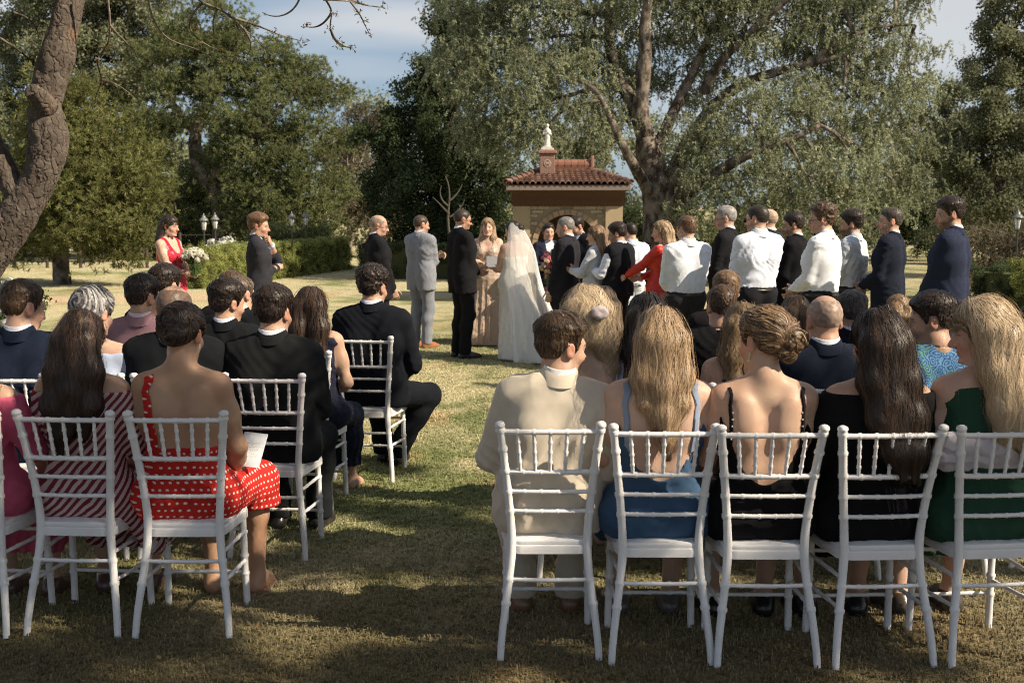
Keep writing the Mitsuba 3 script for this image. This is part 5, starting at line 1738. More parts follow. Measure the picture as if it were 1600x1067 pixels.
# ------------------------------------------------------------------ more clothes
def gown(s, color, neck, hem=.02, rad=(.11, .15, .30), pleats=18, amp=.010, h=.013, mat='mat_satin', back=0.0, colorf=None, e=.006, sleeves=0.0, name='dress', center=(0, 0)):
    """A long standing dress: neck(p) gives the height above which the torso stays bare."""
    sk = s.sk
    o = sk.torso(e, .06)
    if sleeves:
        for sd in (1, -1):
            o += sk.arm(sd, .014, .03, sleeves)
    o.append(cone(sk.t(0, 0, .16), sk.t(0, .005, -.03), rad[0] * .8, rad[1], .07))
    for sd in (1, -1):
        o.append(cone(sk.t(sd * .05, .0, .0), np.array([sd * rad[2] * .35 + center[0], center[1] - back * .35, .0]), rad[1] * .85, rad[2] * .72, .10))
    if back:
        o.append(cone(sk.t(0, -.02, .0), np.array([center[0], center[1] - back, .0]), rad[1] * .8, rad[2] * .62, .12))

    def pl(q):
        a = np.arctan2(q[..., 0] - sk.P0[0], q[..., 1] - sk.P0[1] + .04)
        w_ = np.clip((sk.P0[2] + .05 - q[..., 2]) / .6, 0, 1)
        return amp * w_ * (np.sin(a * pleats + 3 * meshkit.noise(q * 3, 2)) + .6 * np.sin(a * pleats * 2.3 + q[..., 2] * 3))
    o.append(op('disp', pl))
    o.append(wrinkles(.0035, (14, 14, 20), 4))
    o.append(op('cut', lambda q: np.where(sk.th(q)[..., 2] > .05, sk.th(q)[..., 2] - neck(sk.th(q)), -1), .003))
    o.append(op('cut', lambda q: hem - q[..., 2], .004))
    lo, hi = bounds(o, .02)
    lo[2] = max(lo[2], hem - .03)
    return s.garment(name, o, color, h, mat, (lo, hi), colorf=colorf)


def sit_dress(s, color, neck, hem=.30, h=.012, mat='mat_cloth', e=.008, flare=.022, sleeves=0.0, drop=None, name='dress', ridge=.004, colorf=None, arm_e=.012):
    sk = s.sk
    o = sk.torso(e, .06)
    if sleeves:
        for sd in (1, -1):
            o += sk.arm(sd, arm_e, .03, sleeves)
    for sd in (1, -1):
        L = sk.leg(sd, flare, .07)
        o += L
        o.append(ell(sk.t(sd * .10, .02, -.03), (.125, .14, .095), sk.Rt, .06))
    k0, k1 = sk.kn[1], sk.kn[-1]
    o.append(cone((sk.hip[1] + sk.hip[-1]) / 2, (k0 + k1) / 2, .085, .06, .09))
    o.append(cone((k0 + k1) / 2, (sk.an[1] + sk.an[-1]) / 2 + [0, 0, .05], .06, .07, .09))
    if drop:
        for (a, b, ra, rb) in drop:
            o.append(cone(a, b, ra, rb, .06))
    o.append(wrinkles(ridge, (12, 12, 8), 3))

    def low(q):
        w_ = np.clip((.52 - q[..., 2]) / .3, 0, 1)
        return .009 * w_ * np.sin((q[..., 0] * 1.3 + q[..., 1]) * 95 + 4 * meshkit.noise(q * 6, 1))
    o.append(op('disp', low))
    o.append(op('cut', lambda q: np.where(sk.th(q)[..., 2] > .06, sk.th(q)[..., 2] - neck(sk.th(q)), -1), .003))
    o.append(op('cut', lambda q: np.where(q[..., 1] > .10, hem - q[..., 2], (.455 / s.sc if not drop else hem) - q[..., 2]), .004))
    return s.garment(name, o, color, h, mat, colorf=colorf)


def sit_skirt_only(s, color, hem=.3, h=.014):
    return sit_dress(s, color, lambda p: .12 + 0 * p[..., 0], hem, h, name='skirt')


def f_dots(p, n, uv):
    w = .010 * (noise(p.x * 14, p.y * 14, p.z * 14) - .5)
    u, v = (p.x + p.y * 0.9 + w) / 0.034, (p.z + .7 * w) / 0.030
    r = dr.floor(v)
    u = u + 0.5 * (r - 2 * dr.floor(r / 2))
    fu, fv = u - dr.floor(u) - 0.5, v - r - 0.5
    j = mikit.cell_rand(dr.floor(u), r)
    d = dr.sqrt(dr.square(fu * 1.05 + (j - .5) * .16) + dr.square(fv * 1.25))
    return mix((.62, .52, .47), (.46, .022, .016), smoothstep(.19, .25, d))


def f_stripe(p, n, uv):
    w = (p.x * 0.85 - p.z * 0.75 + p.y * .5 + .006 * noise(p.x * 20, p.y * 20, p.z * 20)) / 0.034
    t = w - dr.floor(w)
    s_ = smoothstep(.42, .50, t) * smoothstep(1.0, .93, t)
    return mix((.145, .020, .030), (.46, .36, .35), s_)


def f_paisley(p, n, uv):
    d1, d2, c = mikit.voronoi((p.x + p.y * .6) * 24 + noise(p.x * 30, p.y * 30, p.z * 30), p.z * 22 + p.y * 8)
    ring = .5 + .5 * dr.sin(d1 * 22)
    col = mix((.022, .060, .18), (.11, .25, .42), ring)
    return mix(col, (.10, .26, .16), smoothstep(.72, .78, c) * ring)


def f_navyprint(p, n, uv):
    d1, d2, c = mikit.voronoi((p.x + p.y) * 30, p.z * 30)
    return mix((.030, .034, .065), (.012, .014, .030), smoothstep(.12, .20, d1))


for nm_, fn_ in (('dots', f_dots), ('stripe', f_stripe), ('paisley', f_paisley), ('navyprint', f_navyprint)):
    scene['mat_' + nm_] = pr(base_color=mikit.proc(fn_), roughness=0.8, specular=0.2)
scene['mat_tulle'] = {'type': 'blendbsdf', 'weight': 0.52, 'first': {'type': 'null'}, 'second': {'type': 'ref', 'id': 'mat_veil'}}

BLACK, NAVY, INK = (.008, .008, .010), (.010, .013, .026), (.013, .013, .016)
DARKHAIR, BROWN, BLOND, GREYH = (.016, .011, .009), (.055, .033, .020), (.30, .20, .10), (.20, .19, .18)
BLONDS = [(.25, .165, .095), (.37, .255, .155), (.18, .115, .064), (.48, .35, .225), (.28, .19, .11), (.15, .095, .054)]
ASHES = [(.33, .245, .155), (.46, .35, .225), (.24, .17, .105), (.58, .46, .32), (.36, .265, .165)]
DARKS = [(.018, .012, .010), (.030, .019, .014), (.010, .008, .007), (.045, .026, .018)]
BROWNS = [(.06, .036, .022), (.10, .06, .035), (.035, .022, .014), (.15, .09, .05)]
FAIR, TAN, OLIVE = (.50, .325, .245), (.40, .245, .165), (.33, .205, .14)


# the statue on the shrine
kst = thing('garden_statue', 'small white draped statue standing on the pedestal of the shrine roof', 'statue')
sx, sy, sz = (px0 + px1) / 2, py0 + .15, pz1 + .112
SC = .46 / 1.0
q_ = lambda x, y, z: np.array([sx + x * SC, sy + y * SC, sz + z * SC])
so_ = [cone(q_(0, 0, .02), q_(.01, 0, .45), .15 * SC, .085 * SC, .02), cone(q_(.01, 0, .45), q_(0, 0, .72), .09 * SC, .105 * SC, .03), cone(q_(0, 0, .74), q_(0, 0, .82), .04 * SC, .036 * SC, .02), ell(q_(.01, -.01, .91), np.array([.062, .068, .085]) * SC, None, .01),
       cone(q_(-.11, 0, .72), q_(-.17, -.03, .55), .04 * SC, .032 * SC, .015), cone(q_(-.17, -.03, .55), q_(-.05, -.12, .60), .03 * SC, .025 * SC, .015), cone(q_(.11, 0, .72), q_(.15, -.05, .55), .04 * SC, .032 * SC, .015), cone(q_(.15, -.05, .55), q_(.02, -.13, .64), .03 * SC, .025 * SC, .015),
       op('disp', lambda q: .004 * np.sin(np.arctan2(q[..., 0] - sx, q[..., 1] - sy) * 9 + q[..., 2] * 30))]
lo_, hi_ = bounds(so_, .02)
part(kst, 'figure', vc(mesh_sdf(so_, lo_, hi_, .010), 'mat_stone', (.62, .60, .55)))
part(kst, 'base', vc(box(sx - .09, sx + .09, sy - .09, sy + .09, sz - .001, sz + .03, .006), 'mat_stone', (.52, .49, .44), False))


def depth_y(s):
    return (2000.0 / s - .06) / .9945


def stand(label, px, s, top, rz, **k):
    y = depth_y(s)
    sc_ = (EYE + (323 - top) / s - .012) / (1.746 if k.get('sex') == 'f' else 1.736)
    hd = k.get('head', (rz, 0, 0))
    k['head'] = (hd[0] - rz, *hd[1:])
    return Person(label, ((px - 800) / s, y), rz, sc_, fine=.0085, coarse=.019, **k)


SEAT_UP = .585


def sit(label, chair_px, chair_py, top, rz=0, dx=0.0, dy=.155, near=False, seat_label=None, off=0.0, **k):
    """A guest on a chair; the chair stands where the photograph shows it."""
    c = at(chair_px, chair_py)
    r = math.radians(rz)
    if seat_label:
        chair(c, r, seat_label)
    loc = (c[0] + dx * math.cos(r) - dy * math.sin(r), c[1] + dy * math.cos(r) + dx * math.sin(r))
    sp = 2000.0 / (loc[1] * .9945 + .06) * (1.0 + .012)
    H = EYE + (323 - top) / sp
    sc_ = (H - .020 - SEAT_UP - off) / (.776 if k.get('sex') == 'f' else .766)
    k.setdefault('lean', 5.0)
    return Person(label, loc, rz, sc_, fine=.0062 if near else .008, coarse=.0125 if near else .017, seated=True, pz=SEAT_UP / sc_, **k)
# ------------------------------------------------------------------ the standing party
CLASP = dict(rw=(.02, .21, .03), lw=(.035, .225, .05))
FOLD = dict(rw=(-.09, .19, .20), lw=(-.10, .20, .23), rpole=(1, -.3, -.5), lpole=(1, -.3, -.5))
READ = dict(rw=(.06, .30, .22), lw=(.06, .30, .22), rpole=(.8, -.4, -1), lpole=(.8, -.4, -1))

# bridesmaid in red with the white bouquet
p = stand('bridesmaid in a red dress with long dark hair holding a white bouquet', 266, 137, 332, -112, sex='f', tone=FAIR, hairc=(.035, .02, .014), head=(-106, -8, 0), rw=(-.02, .24, .10), lw=(.0, .25, .12))
p.make_body(bare_arms=True, lips=(.34, .09, .09))
p.long_hair([[(-.05, -.05, .64, .05), (-.07, -.07, .50, .045), (-.09, -.05, .36, .03)], [(.05, -.05, .64, .05), (.07, -.07, .50, .05), (.06, -.10, .36, .03)]], n=240, width=.006, cols=DARKS)


def two_tone(v, c):
    z = v[:, 2]
    t = smooth_np(.88, .84, z)[:, None]
    return c * (1 - t) + np.array([.62, .16, .24]) * t


gown(p, (.44, .018, .045), lambda q: .34 + np.clip(np.abs(q[..., 0]) - .03, 0, .06) * 1.6, rad=(.11, .14, .26), pleats=13, colorf=two_tone)
for sd in (-1, 1):
    p.strap([(sd * .085, .10, .37), (sd * .105, .03, .47), (sd * .105, -.03, .475), (sd * .085, -.09, .40)], .045, (.44, .018, .045))
bq = thing('bouquet', 'round bouquet of white roses in the red bridesmaid\'s hands', 'bouquet')
rb2 = np.random.default_rng(6)
bc = p.w(np.array([(p.sk.wr[1] + p.sk.wr[-1]) / 2 + [.0, .07, .17]]))[0]
for _ in range(64):
    u = unit(rb2.normal(0, 1, 3))
    u[2] = abs(u[2]) * .9 - .25
    v, f = flower_head(bc + u * .145 * rb2.uniform(.7, 1.05), .034, rb2, 38, .02)
    part(bq, 'rose', vc((v, f), 'mat_leaf', np.array([.74, .72, .62]) * rb2.uniform(.8, 1.05), False))
scatter(bq, 'leaves', 'flower_leaf', [bc + rb2.normal(0, .05, 3) - [0, 0, .04] for _ in range(7)], .16, 3, 60)
part(bq, 'stems', vc(join([tube([bc + rb2.normal(0, .03, 3), bc + rb2.normal(0, .012, 3) + [0, 0, -.20]], .005, 5) for _ in range(12)]), 'mat_stone', (.06, .10, .035)), kind='stuff')

p = stand('man in a charcoal suit resting his chin on his hand beside the long hedge', 405, 147, 331, -78, tone=(.46, .28, .20), hairc=(.10, .055, .03), head=(-88, -6, 0), lw=(-.01, .135, .44), rw=(-.06, .19, .20), lpole=(.5, .6, -1), rpole=(.8, -.6, -.5), palm=(None, (0, -1, .2)))
p.make_body(curl=(30, 75), stubble=.15)
p.short_hair(.013, .022, n=160, width=.005, cols=[(.11, .06, .033), (.16, .09, .05)])
p.suit((.030, .030, .037), (.50, .58, .74), h=.018, seed=2)

p = stand('bald man with rimless glasses in a black suit left of the grey suited man', 591, 137, 332, -72, tone=(.44, .27, .20), hairc=(.24, .17, .135), head=(-84, -10, 0), rw=(.10, .16, -.13), lw=(.16, .1, -.1), girth=1.05)
p.make_body()
p.short_hair(.003, .0, bald=True, n=0)
p.suit(INK, (.66, .70, .78), h=.018, seed=3)
p.glasses((.12, .12, .12))

p = stand('man in a light grey suit with folded arms and tan shoes', 658, 122, 333, -38, tone=(.46, .29, .21), hairc=(.05, .035, .025), head=(-58, -6, 0), **FOLD)
p.make_body(stubble=.35)
p.short_hair(.004, .002, n=0)
p.suit((.215, .228, .26), (.6, .64, .7), trousers=(.20, .212, .24), h=.017, seed=4, shoes=(.30, .12, .05), amp=.007)

p = stand('man in a black suit and dark glasses standing left of the beige dress', 722, 131, 323, -62, tone=(.40, .24, .165), hairc=(.03, .022, .018), head=(-68, -8, 0), rw=(.0, .20, .02), lw=(.0, .2, .05), girth=1.04)
p.make_body(stubble=.35)
p.short_hair(.003, .001, n=0)
p.suit((.012, .012, .014), (.62, .70, .80), h=.017, seed=5)
p.glasses((.015, .015, .015), True)

p = stand('blond bridesmaid in a champagne satin gown facing the bride', 762, 120, 337, 172, sex='f', tone=(.56, .37, .28), hairc=(.33, .21, .11), head=(178, -4, 0), rw=(.0, .24, .16), lw=(.02, .24, .13))
p.make_body(lips=(.38, .10, .09))
p.long_hair([[(-.05, -.03, .64, .05), (-.075, .0, .50, .045), (-.085, .05, .38, .03)], [(.05, -.03, .64, .05), (.075, .0, .50, .045), (.085, .05, .38, .03)]], n=260, width=.006, cols=BLONDS)
gown(p, (.40, .30, .235), lambda q: .33 + np.clip(np.abs(q[..., 0]) - .02, 0, .06) * .9, rad=(.105, .145, .34), pleats=17, amp=.012)
for sd in (-1, 1):
    p.strap([(sd * .07, .11, .36), (sd * .10, .03, .47), (sd * .10, -.03, .475), (sd * .08, -.09, .40)], .012, (.42, .33, .25), 'mat_satin')
bk = thing('booklet', 'grey folded booklet held between the blond bridesmaid and the bride', 'booklet')
c_ = p.w(np.array([(p.sk.wr[1] + p.sk.wr[-1]) / 2 + [-.10, .10, .05]]))[0]
part(bk, 'cover', vc(move(box(-.08, .08, -.004, .004, -.07, .07, .002), c_, .5), 'mat_cloth', (.24, .24, .26)))
part(bk, 'pages', vc(move(box(-.075, .075, .0045, .012, -.066, .066), c_, .5), 'mat_cloth', (.66, .65, .62)))

# the bride
p = stand('bride in an ivory gown with a long sheer veil', 803, 131, 342, 30, sex='f', tone=(.48, .31, .23), hairc=(.035, .022, .016), head=(66, -12, 0), lw=(.02, .25, .12), rw=(-.02, .25, .15))
p.make_body(lips=(.36, .10, .10))
p.updo(((0, -.115, .02, .05),), n=160, cols=DARKS, width=.006)
gown(p, (.66, .63, .58), lambda q: .335 + 0 * q[..., 0], hem=.03, rad=(.11, .15, .33), pleats=11, amp=.014, back=.78, h=.016, mat='mat_cloth')
s = p.sk
A, Bn, n_, m_ = [], [], 46, 60
for i in range(n_):
    t = i / (n_ - 1)
    z = 1.71 - 1.66 * t
    y = np.interp(z, [.0, .3, .9, 1.3, 1.5, 1.6, 1.72], [-.78, -.58, -.30, -.20, -.15, -.10, -.04])
    wd = np.interp(z, [.0, .5, 1.0, 1.35, 1.55, 1.66, 1.72], [.40, .30, .23, .20, .135, .10, .055])
    dp = np.interp(z, [.0, .9, 1.35, 1.55, 1.72], [.34, .16, .12, .085, .04])
    a = np.linspace(-.05 * math.pi, 1.05 * math.pi, m_)
    pleat = 1 + .10 * t * np.sin(a * 13 + 2.2 * math.sin(z * 3)) + .05 * t * np.sin(a * 29 + z * 5) + .05 * np.sin(a * 5 + z * 2) * t
    A.append(np.stack([np.cos(a) * wd * pleat, y - np.sin(a) * dp * pleat + .03, np.full(m_, z)], 1))
vv = np.vstack(A)
k = np.arange((n_ - 1) * m_).reshape(n_ - 1, m_)[:, :-1].ravel()
p.put('veil', (vv, np.stack([k, k + 1, k + m_ + 1, k + m_], 1)), 'mat_tulle', (.86, .88, .90), label='long sheer white veil trailing to the lawn')
for sd in (-1, 1):
    o = s.foot(sd, .006, False)
    lo, hi = bounds(o, .01)
    p.put('shoe', mesh_sdf(o, lo, hi, .012), 'mat_satin', (.55, .40, .33))

p = stand('dark haired woman in a navy patterned jacket behind the pink bouquet', 857, 120, 345, 196, sex='f', tone=(.50, .32, .24), hairc=(.02, .014, .011), head=(190, -6, 0), rw=(.02, .24, .14), lw=(.02, .24, .12))
p.make_body(lips=(.36, .10, .10))
p.updo(((0, -.11, -.03, .045),), n=120, cols=DARKS, width=.006)
p.suit((.02, .022, .04), (.66, .66, .68), h=.019, seed=7, trousers=(.05, .02, .03), hem=-.1)
pb = thing('bouquet', 'pink and white bouquet beside the bride\'s veil', 'bouquet')
bc = p.w(np.array([(p.sk.wr[1] + p.sk.wr[-1]) / 2 + [.03, .24, .05]]))[0]
for _ in range(64):
    u = unit(rb2.normal(0, 1, 3))
    v, f = flower_head(bc + u * [.20, .14, .19] * rb2.uniform(.7, 1.05), .036, rb2, 34, .028)
    part(pb, 'bloom', vc((v, f), 'mat_leaf', np.array([(.70, .30, .36), (.74, .68, .60), (.66, .20, .28), (.72, .62, .40)][rb2.integers(0, 4)]) * rb2.uniform(.8, 1.05), False))
scatter(pb, 'leaves', 'flower_leaf', [bc + rb2.normal(0, .08, 3) - [0, 0, .06] for _ in range(16)], .2, 4, 60)
rbn = [tube(spline([bc + [x0, -.08, -.12], bc + [x0 * 1.3, -.10, -.22], bc + [x0 * 1.6, -.09, -.36]], 9), .022, 6) for x0 in (-.03, .0, .035)]
part(pb, 'ribbon', vc(join(rbn), 'mat_satin', (.62, .12, .20)))

p = stand('grey haired man in a black suit standing right of the bride\'s veil', 884, 137, 335, 66, tone=(.46, .29, .21), hairc=(.16, .15, .14), head=(78, -8, 0), lw=(.16, .14, -.16), rw=(.1, .18, -.12))
p.make_body(stubble=.2)
p.short_hair(.004, .004, n=0)
p.suit((.020, .019, .024), (.66, .70, .78), h=.017, seed=8, bow=BLACK)
p = stand('dark haired man with bowed head in a black suit behind the grey haired man', 903, 124, 335, 128, tone=(.44, .27, .19), hairc=DARKHAIR, head=(120, -22, 0), **CLASP)
p.make_body(stubble=.5)
p.short_hair(.010, .014, n=120, width=.005, cols=DARKS)
p.suit(BLACK, (.52, .62, .80), h=.019, seed=9, tie=(.04, .05, .10))
p = stand('woman with long light brown hair in a white blazer', 931, 140, 348, 62, sex='f', tone=(.52, .33, .25), hairc=(.12, .07, .04), head=(80, -6, 0), **READ)
p.make_body(lips=(.40, .12, .11))
p.long_hair([[(-.05, -.06, .64, .05), (-.06, -.10, .50, .05), (-.05, -.12, .38, .035)], [(.05, -.06, .64, .05), (.06, -.10, .50, .05), (.05, -.12, .38, .035)]], n=260, width=.006, cols=[(.17, .10, .055), (.25, .155, .09), (.10, .06, .035)])
p.suit((.48, .50, .54), (.7, .7, .7), trousers=(.03, .03, .04), h=.018, seed=10, hem=-.12)
p = stand('dark haired man with glasses in a black waistcoat over a white shirt', 966, 142, 345, 56, tone=(.38, .23, .155), hairc=DARKHAIR, head=(72, -14, 0), girth=1.05, **READ)
p.make_body(stubble=.2)
p.short_hair(.013, .016, n=140, width=.005, cols=DARKS)
p.shirt((0.60, 0.63, 0.73), (.014, .014, .018), h=.017, seed=11, tuck=-.02)
p.suit((.012, .012, .016), h=.017, seed=12, vest=True, sleeves=False, shirt_on=False, lower=False, hem=-.08)
p.glasses((.05, .05, .05))
p = stand('person in a white shirt and white trousers half hidden behind the waistcoated man', 986, 128, 346, 24, tone=(.42, .26, .18), hairc=DARKHAIR, head=(50, -20, 0), **CLASP)
p.make_body()
p.short_hair(.010, .012, n=0)
p.shirt((0.58, 0.62, 0.71), (.62, .66, .72), h=.018, seed=13, tuck=-.02, shoes=(.4, .4, .4))
p = stand('blond woman in a red dress holding a white paper', 1034, 145, 340, 62, sex='f', tone=(.52, .33, .24), hairc=(.36, .25, .13), head=(84, -8, 0), lw=(.10, .42, .12), rw=(.0, .27, .12), lpole=(.5, -.3, -1))
p.make_body(lips=(.42, .12, .10))
p.long_hair([[(-.05, -.06, .64, .055), (-.06, -.08, .53, .045), (-.06, -.08, .47, .03)], [(.05, -.06, .64, .055), (.06, -.08, .53, .045), (.06, -.08, .47, .03)]], n=240, width=.006, cols=BLONDS, steps=20)
gown(p, (.50, .030, .018), lambda q: .40 + np.clip(np.abs(q[..., 0]) - .03, 0, .06) * 1.6, rad=(.11, .15, .26), pleats=12, sleeves=.8)
wp = thing('paper', 'folded white paper in the red dressed woman\'s hand', 'paper')
c_ = p.w(np.array([p.sk.wr[1] + [.02, .10, .05]]))[0]
part(wp, 'leaf', vc(move((np.array([(-.12, 0, -.04), (.12, 0, -.10), (.12, .012, .0), (-.12, .012, .07), (-.12, .016, -.04), (.12, .016, -.10)]), np.array([(0, 1, 2, 3), (3, 2, 5, 4)])), c_, -.2), 'mat_cloth', (.72, .72, .70), False))
p = stand('short haired man in a white shirt seen from behind beside the red dress', 1072, 165, 334, 22, tone=(.46, .29, .21), hairc=(.085, .05, .030), head=(34, -6, 0), girth=1.03, **CLASP)
p.make_body(stubble=.2)
p.short_hair(.006, .012, n=160, width=.004, cols=[(.10, .058, .034), (.14, .08, .045)])
p.shirt((0.61, 0.64, 0.71), (.028, .027, .030), h=.016, seed=14)
p = stand('grey haired man with glasses in a black suit left of two white shirts', 1133, 150, 318, 66, tone=(.46, .29, .21), hairc=(.24, .22, .21), head=(76, -6, 0), **CLASP)
p.make_body(stubble=.15)
p.short_hair(.005, .008, n=0)
p.suit((.014, .014, .017), (.68, .70, .76), h=.017, seed=15, bow=BLACK)
p.glasses((.05, .05, .05))
p = stand('tall man in a white shirt with a dark buzz cut and dark glasses', 1182, 168, 316, 26, tone=(.46, .29, .21), hairc=(.028, .021, .017), head=(52, -4, 0), **CLASP)
p.make_body(stubble=.45)
p.short_hair(.004, .003, n=0)
p.shirt((0.60, 0.64, 0.74), (.016, .016, .02), h=.016, seed=16)
p.glasses((.02, .02, .02), True)
p = stand('fair bald man mostly hidden behind the tall white shirted man', 1198, 146, 322, 50, tone=(.50, .34, .25), hairc=(.36, .26, .19), head=(60, -4, 0), **CLASP)
p.make_body()
p.short_hair(.003, .0, bald=True, n=0)
p.suit((.02, .022, .03), h=.02, seed=17)
p = stand('dark haired man in a black dinner jacket and bow tie with hands clasped', 1239, 152, 329, 62, tone=(.42, .26, .18), hairc=(.022, .017, .014), head=(78, -8, 0), **CLASP)
p.make_body(stubble=.35)
p.short_hair(.009, .013, n=140, width=.005, cols=DARKS)
p.suit(BLACK, (.68, .71, .77), h=.017, seed=18, bow=BLACK)
p = stand('man in a white shirt and black bow tie with brown curls and glasses', 1283, 178, 315, 58, tone=(.46, .28, .20), hairc=(.06, .033, .020), head=(78, -6, 0), girth=1.05, **CLASP)
p.make_body(stubble=.25)
p.short_hair(.014, .020, curly=.022, n=160, width=.004, cols=BROWNS, seed=4)
p.shirt((0.63, 0.65, 0.71), (.016, .016, .02), h=.0155, seed=19)
p.neckwear(None, BLACK)
p.glasses((.02, .02, .02))
p = stand('bearded dark haired man in a white shirt and bow tie, rightmost white shirt', 1329, 160, 326, 56, tone=(.40, .245, .17), hairc=(.020, .015, .012), head=(72, -6, 0), **CLASP)
p.make_body(stubble=.75)
p.short_hair(.013, .020, n=150, width=.005, cols=DARKS)
p.shirt((0.47, 0.50, 0.56), (.016, .016, .022), h=.0165, seed=20)
p.neckwear(None, BLACK)
p = stand('short haired man in a navy suit with a white buttonhole flower', 1388, 164, 321, 60, tone=(.44, .27, .19), hairc=(.045, .036, .030), head=(82, 0, 0), **CLASP)
p.make_body(stubble=.25)
p.short_hair(.005, .011, n=120, width=.004, cols=[(.05, .04, .034), (.08, .066, .055)])
p.suit((.013, .016, .028), (.68, .71, .78), h=.0165, seed=21, tie=(.10, .03, .05))
for sd in (0,):
    v, f = flower_head(p.sk.t(-.085, .118, .37), .022, rb2, 30, .014)
    p.put('buttonhole', (v, f), 'mat_leaf', (.72, .70, .62), False)
p = stand('tall man in a navy suit at the right end of the standing party', 1482, 188, 305, 58, tone=(.40, .24, .165), hairc=(.028, .02, .016), head=(84, -8, 0), girth=1.05, rw=(.03, .22, -.06), lw=(.06, .21, -.08))
p.make_body(stubble=.6)
p.short_hair(.008, .020, n=200, width=.004, cols=DARKS, sweep=(0, -.9, .1))
p.suit((.020, .025, .048), (.66, .70, .80), h=.0155, seed=22, tie=(.03, .035, .06))
# the small cask behind the white shirts
bkk = thing('wooden_barrel', 'small wooden cask showing between the white shirts and navy suit', 'barrel')
bp = at_y(1322, 452, 14.0)
prof = [(0, 0), (.15, 0), (.15, .02), (.175, .10), (.19, .22), (.175, .34), (.15, .42), (.15, .44), (.14, .43), (0, .43)]
part(bkk, 'staves', vc(move(lathe(prof, 22), (bp[0], bp[1], bp[2] - .26)), 'mat_stone', (.36, .22, .12)))
for z in (.05, .12, .32, .39):
    r_ = np.interp(z, [0, .1, .22, .34, .44], [.152, .177, .192, .177, .152])
    part(bkk, 'hoop', vc(move(lathe([(r_, z - .012), (r_ + .004, z - .012), (r_ + .004, z + .012), (r_, z + .012)], 22), (bp[0], bp[1], bp[2] - .26)), 'mat_gloss', (.09, .08, .07)))
tb = bp[2] - .262
for a in (0, 1, 2, 3):
    q = np.array([bp[0] + .13 * math.cos(a * 1.571 + .78), bp[1] + .13 * math.sin(a * 1.571 + .78), 0])
    part(bkk, 'stand_leg', vc(tube([q, q * [1, 1, 0] + [0, 0, tb]], .018, 8), 'mat_stone', (.10, .07, .05)))
# ------------------------------------------------------------------ the seated guests
nk_high = lambda q: .475 + 0 * q[..., 0]

# right block, nearest row
p = sit('man in a cream suit in the nearest row looking to his right-hand neighbour', 858, 1021, 487, 0, near=True, seat_label='white spindle chair under the man in the cream suit', hairc=(.045, .028, .018), head=(-56, -6, 0), tone=(.46, .28, .20), lean=2, tilt=4.5, girth=.98, lw=(.11, .25, .06), rw=(.12, .24, .06), lpole=(.8, -.6, -.35))
p.make_body(stubble=.25)
p.short_hair(.010, .022, n=900, width=.0026, cols=BROWNS[:3] + [(.08, .05, .03)], sweep=(.4, -.5, .3))
p.suit((0.5400, 0.4750, 0.3850), (.7, .7, .68), trousers=(.50, .44, .355), h=.0105, seed=31, shoes=(.16, .09, .05), amp=.007)

p = sit('woman with long blond hair in a dusty blue dress with a low back', 1030, 1028, 470, 0, near=True, seat_label='white spindle chair under the woman in the dusty blue dress', sex='f', hairc=(.30, .20, .10), head=(-10, -4, 0), tone=(.52, .34, .255), lean=4)
p.make_body(back=True)
p.long_hair([[(-.045, -.06, .66, .056), (-.068, -.085, .53, .044), (-.062, -.108, .44, .026), (-.03, -.122, .37, .012)], [(.045, -.06, .66, .056), (.068, -.085, .53, .044), (.066, -.110, .44, .030), (.045, -.125, .35, .014)], [(0, -.08, .64, .055), (0, -.105, .5, .046), (.005, -.120, .40, .036), (.015, -.130, .31, .024), (.025, -.132, .245, .009)]], n=4200, width=.0013, cols=BLONDS, t=.012, wave=.06, seed=2)
sit_dress(p, (.045, .088, .160), lambda q: np.where(q[..., 1] < .02, .13 + (np.abs(q[..., 0]) / .15) ** 2 * .20, .36), .32, .0105, e=.006)
p.shoes((.10, .085, .08))
for sd in (-1, 1):
    p.strap([(sd * .09, .10, .34), (sd * .115, .03, .455), (sd * .118, -.04, .462), (sd * .125, -.095, .34), (sd * .128, -.09, .24)], .026, (.22, .27, .36))

p = sit('woman with a curled updo in a black dress with beaded straps', 1193, 1032, 474, 0, near=True, seat_label='white spindle chair under the woman with the curled updo', sex='f', hairc=(.06, .036, .022), head=(32, -6, 4), tone=(.47, .30, .215), lean=4)
p.make_body(back=True)
p.updo(((.045, -.115, .01, .048), (.03, -.10, -.045, .036), (.055, -.085, .05, .036)), n=2200, cols=BROWNS + [(.22, .14, .075), (.30, .20, .11)], width=.002, curls=34, t=.020, front=.008, seed=5)
sit_dress(p, (.008, .008, .009), lambda q: np.where(q[..., 1] < .02, .12 + (np.abs(q[..., 0]) / .15) ** 2 * .22, .36), .30, .0105)
for sd in (-1, 1):
    st = [(sd * .10, .10, .34), (sd * .122, .03, .452), (sd * .126, -.04, .46), (sd * .132, -.092, .34), (sd * .135, -.08, .26)]
    p.strap(st, .013, (.012, .012, .014))
    bs = [tube([a_, a_ + [0, 0, .006]], .0035, 6) for a_ in [p.sk.t(*q) + p.sk.Rt @ np.array([0, -.010, 0]) for q in spline(st, 20)[9:18]]]
    p.put('bead', join(bs), 'mat_gloss', (.5, .5, .48), kind='stuff')
p.shoes((.012, .012, .012))
p.put('earring', join([tube([p.sk.h(-.078, -.01, -.036), p.sk.h(-.082, -.01, -.06)], .004, 6), tube([p.sk.h(-.084, -.01, -.062), p.sk.h(-.084, -.01, -.072)], .006, 6)]), 'mat_gloss', (.55, .45, .25))

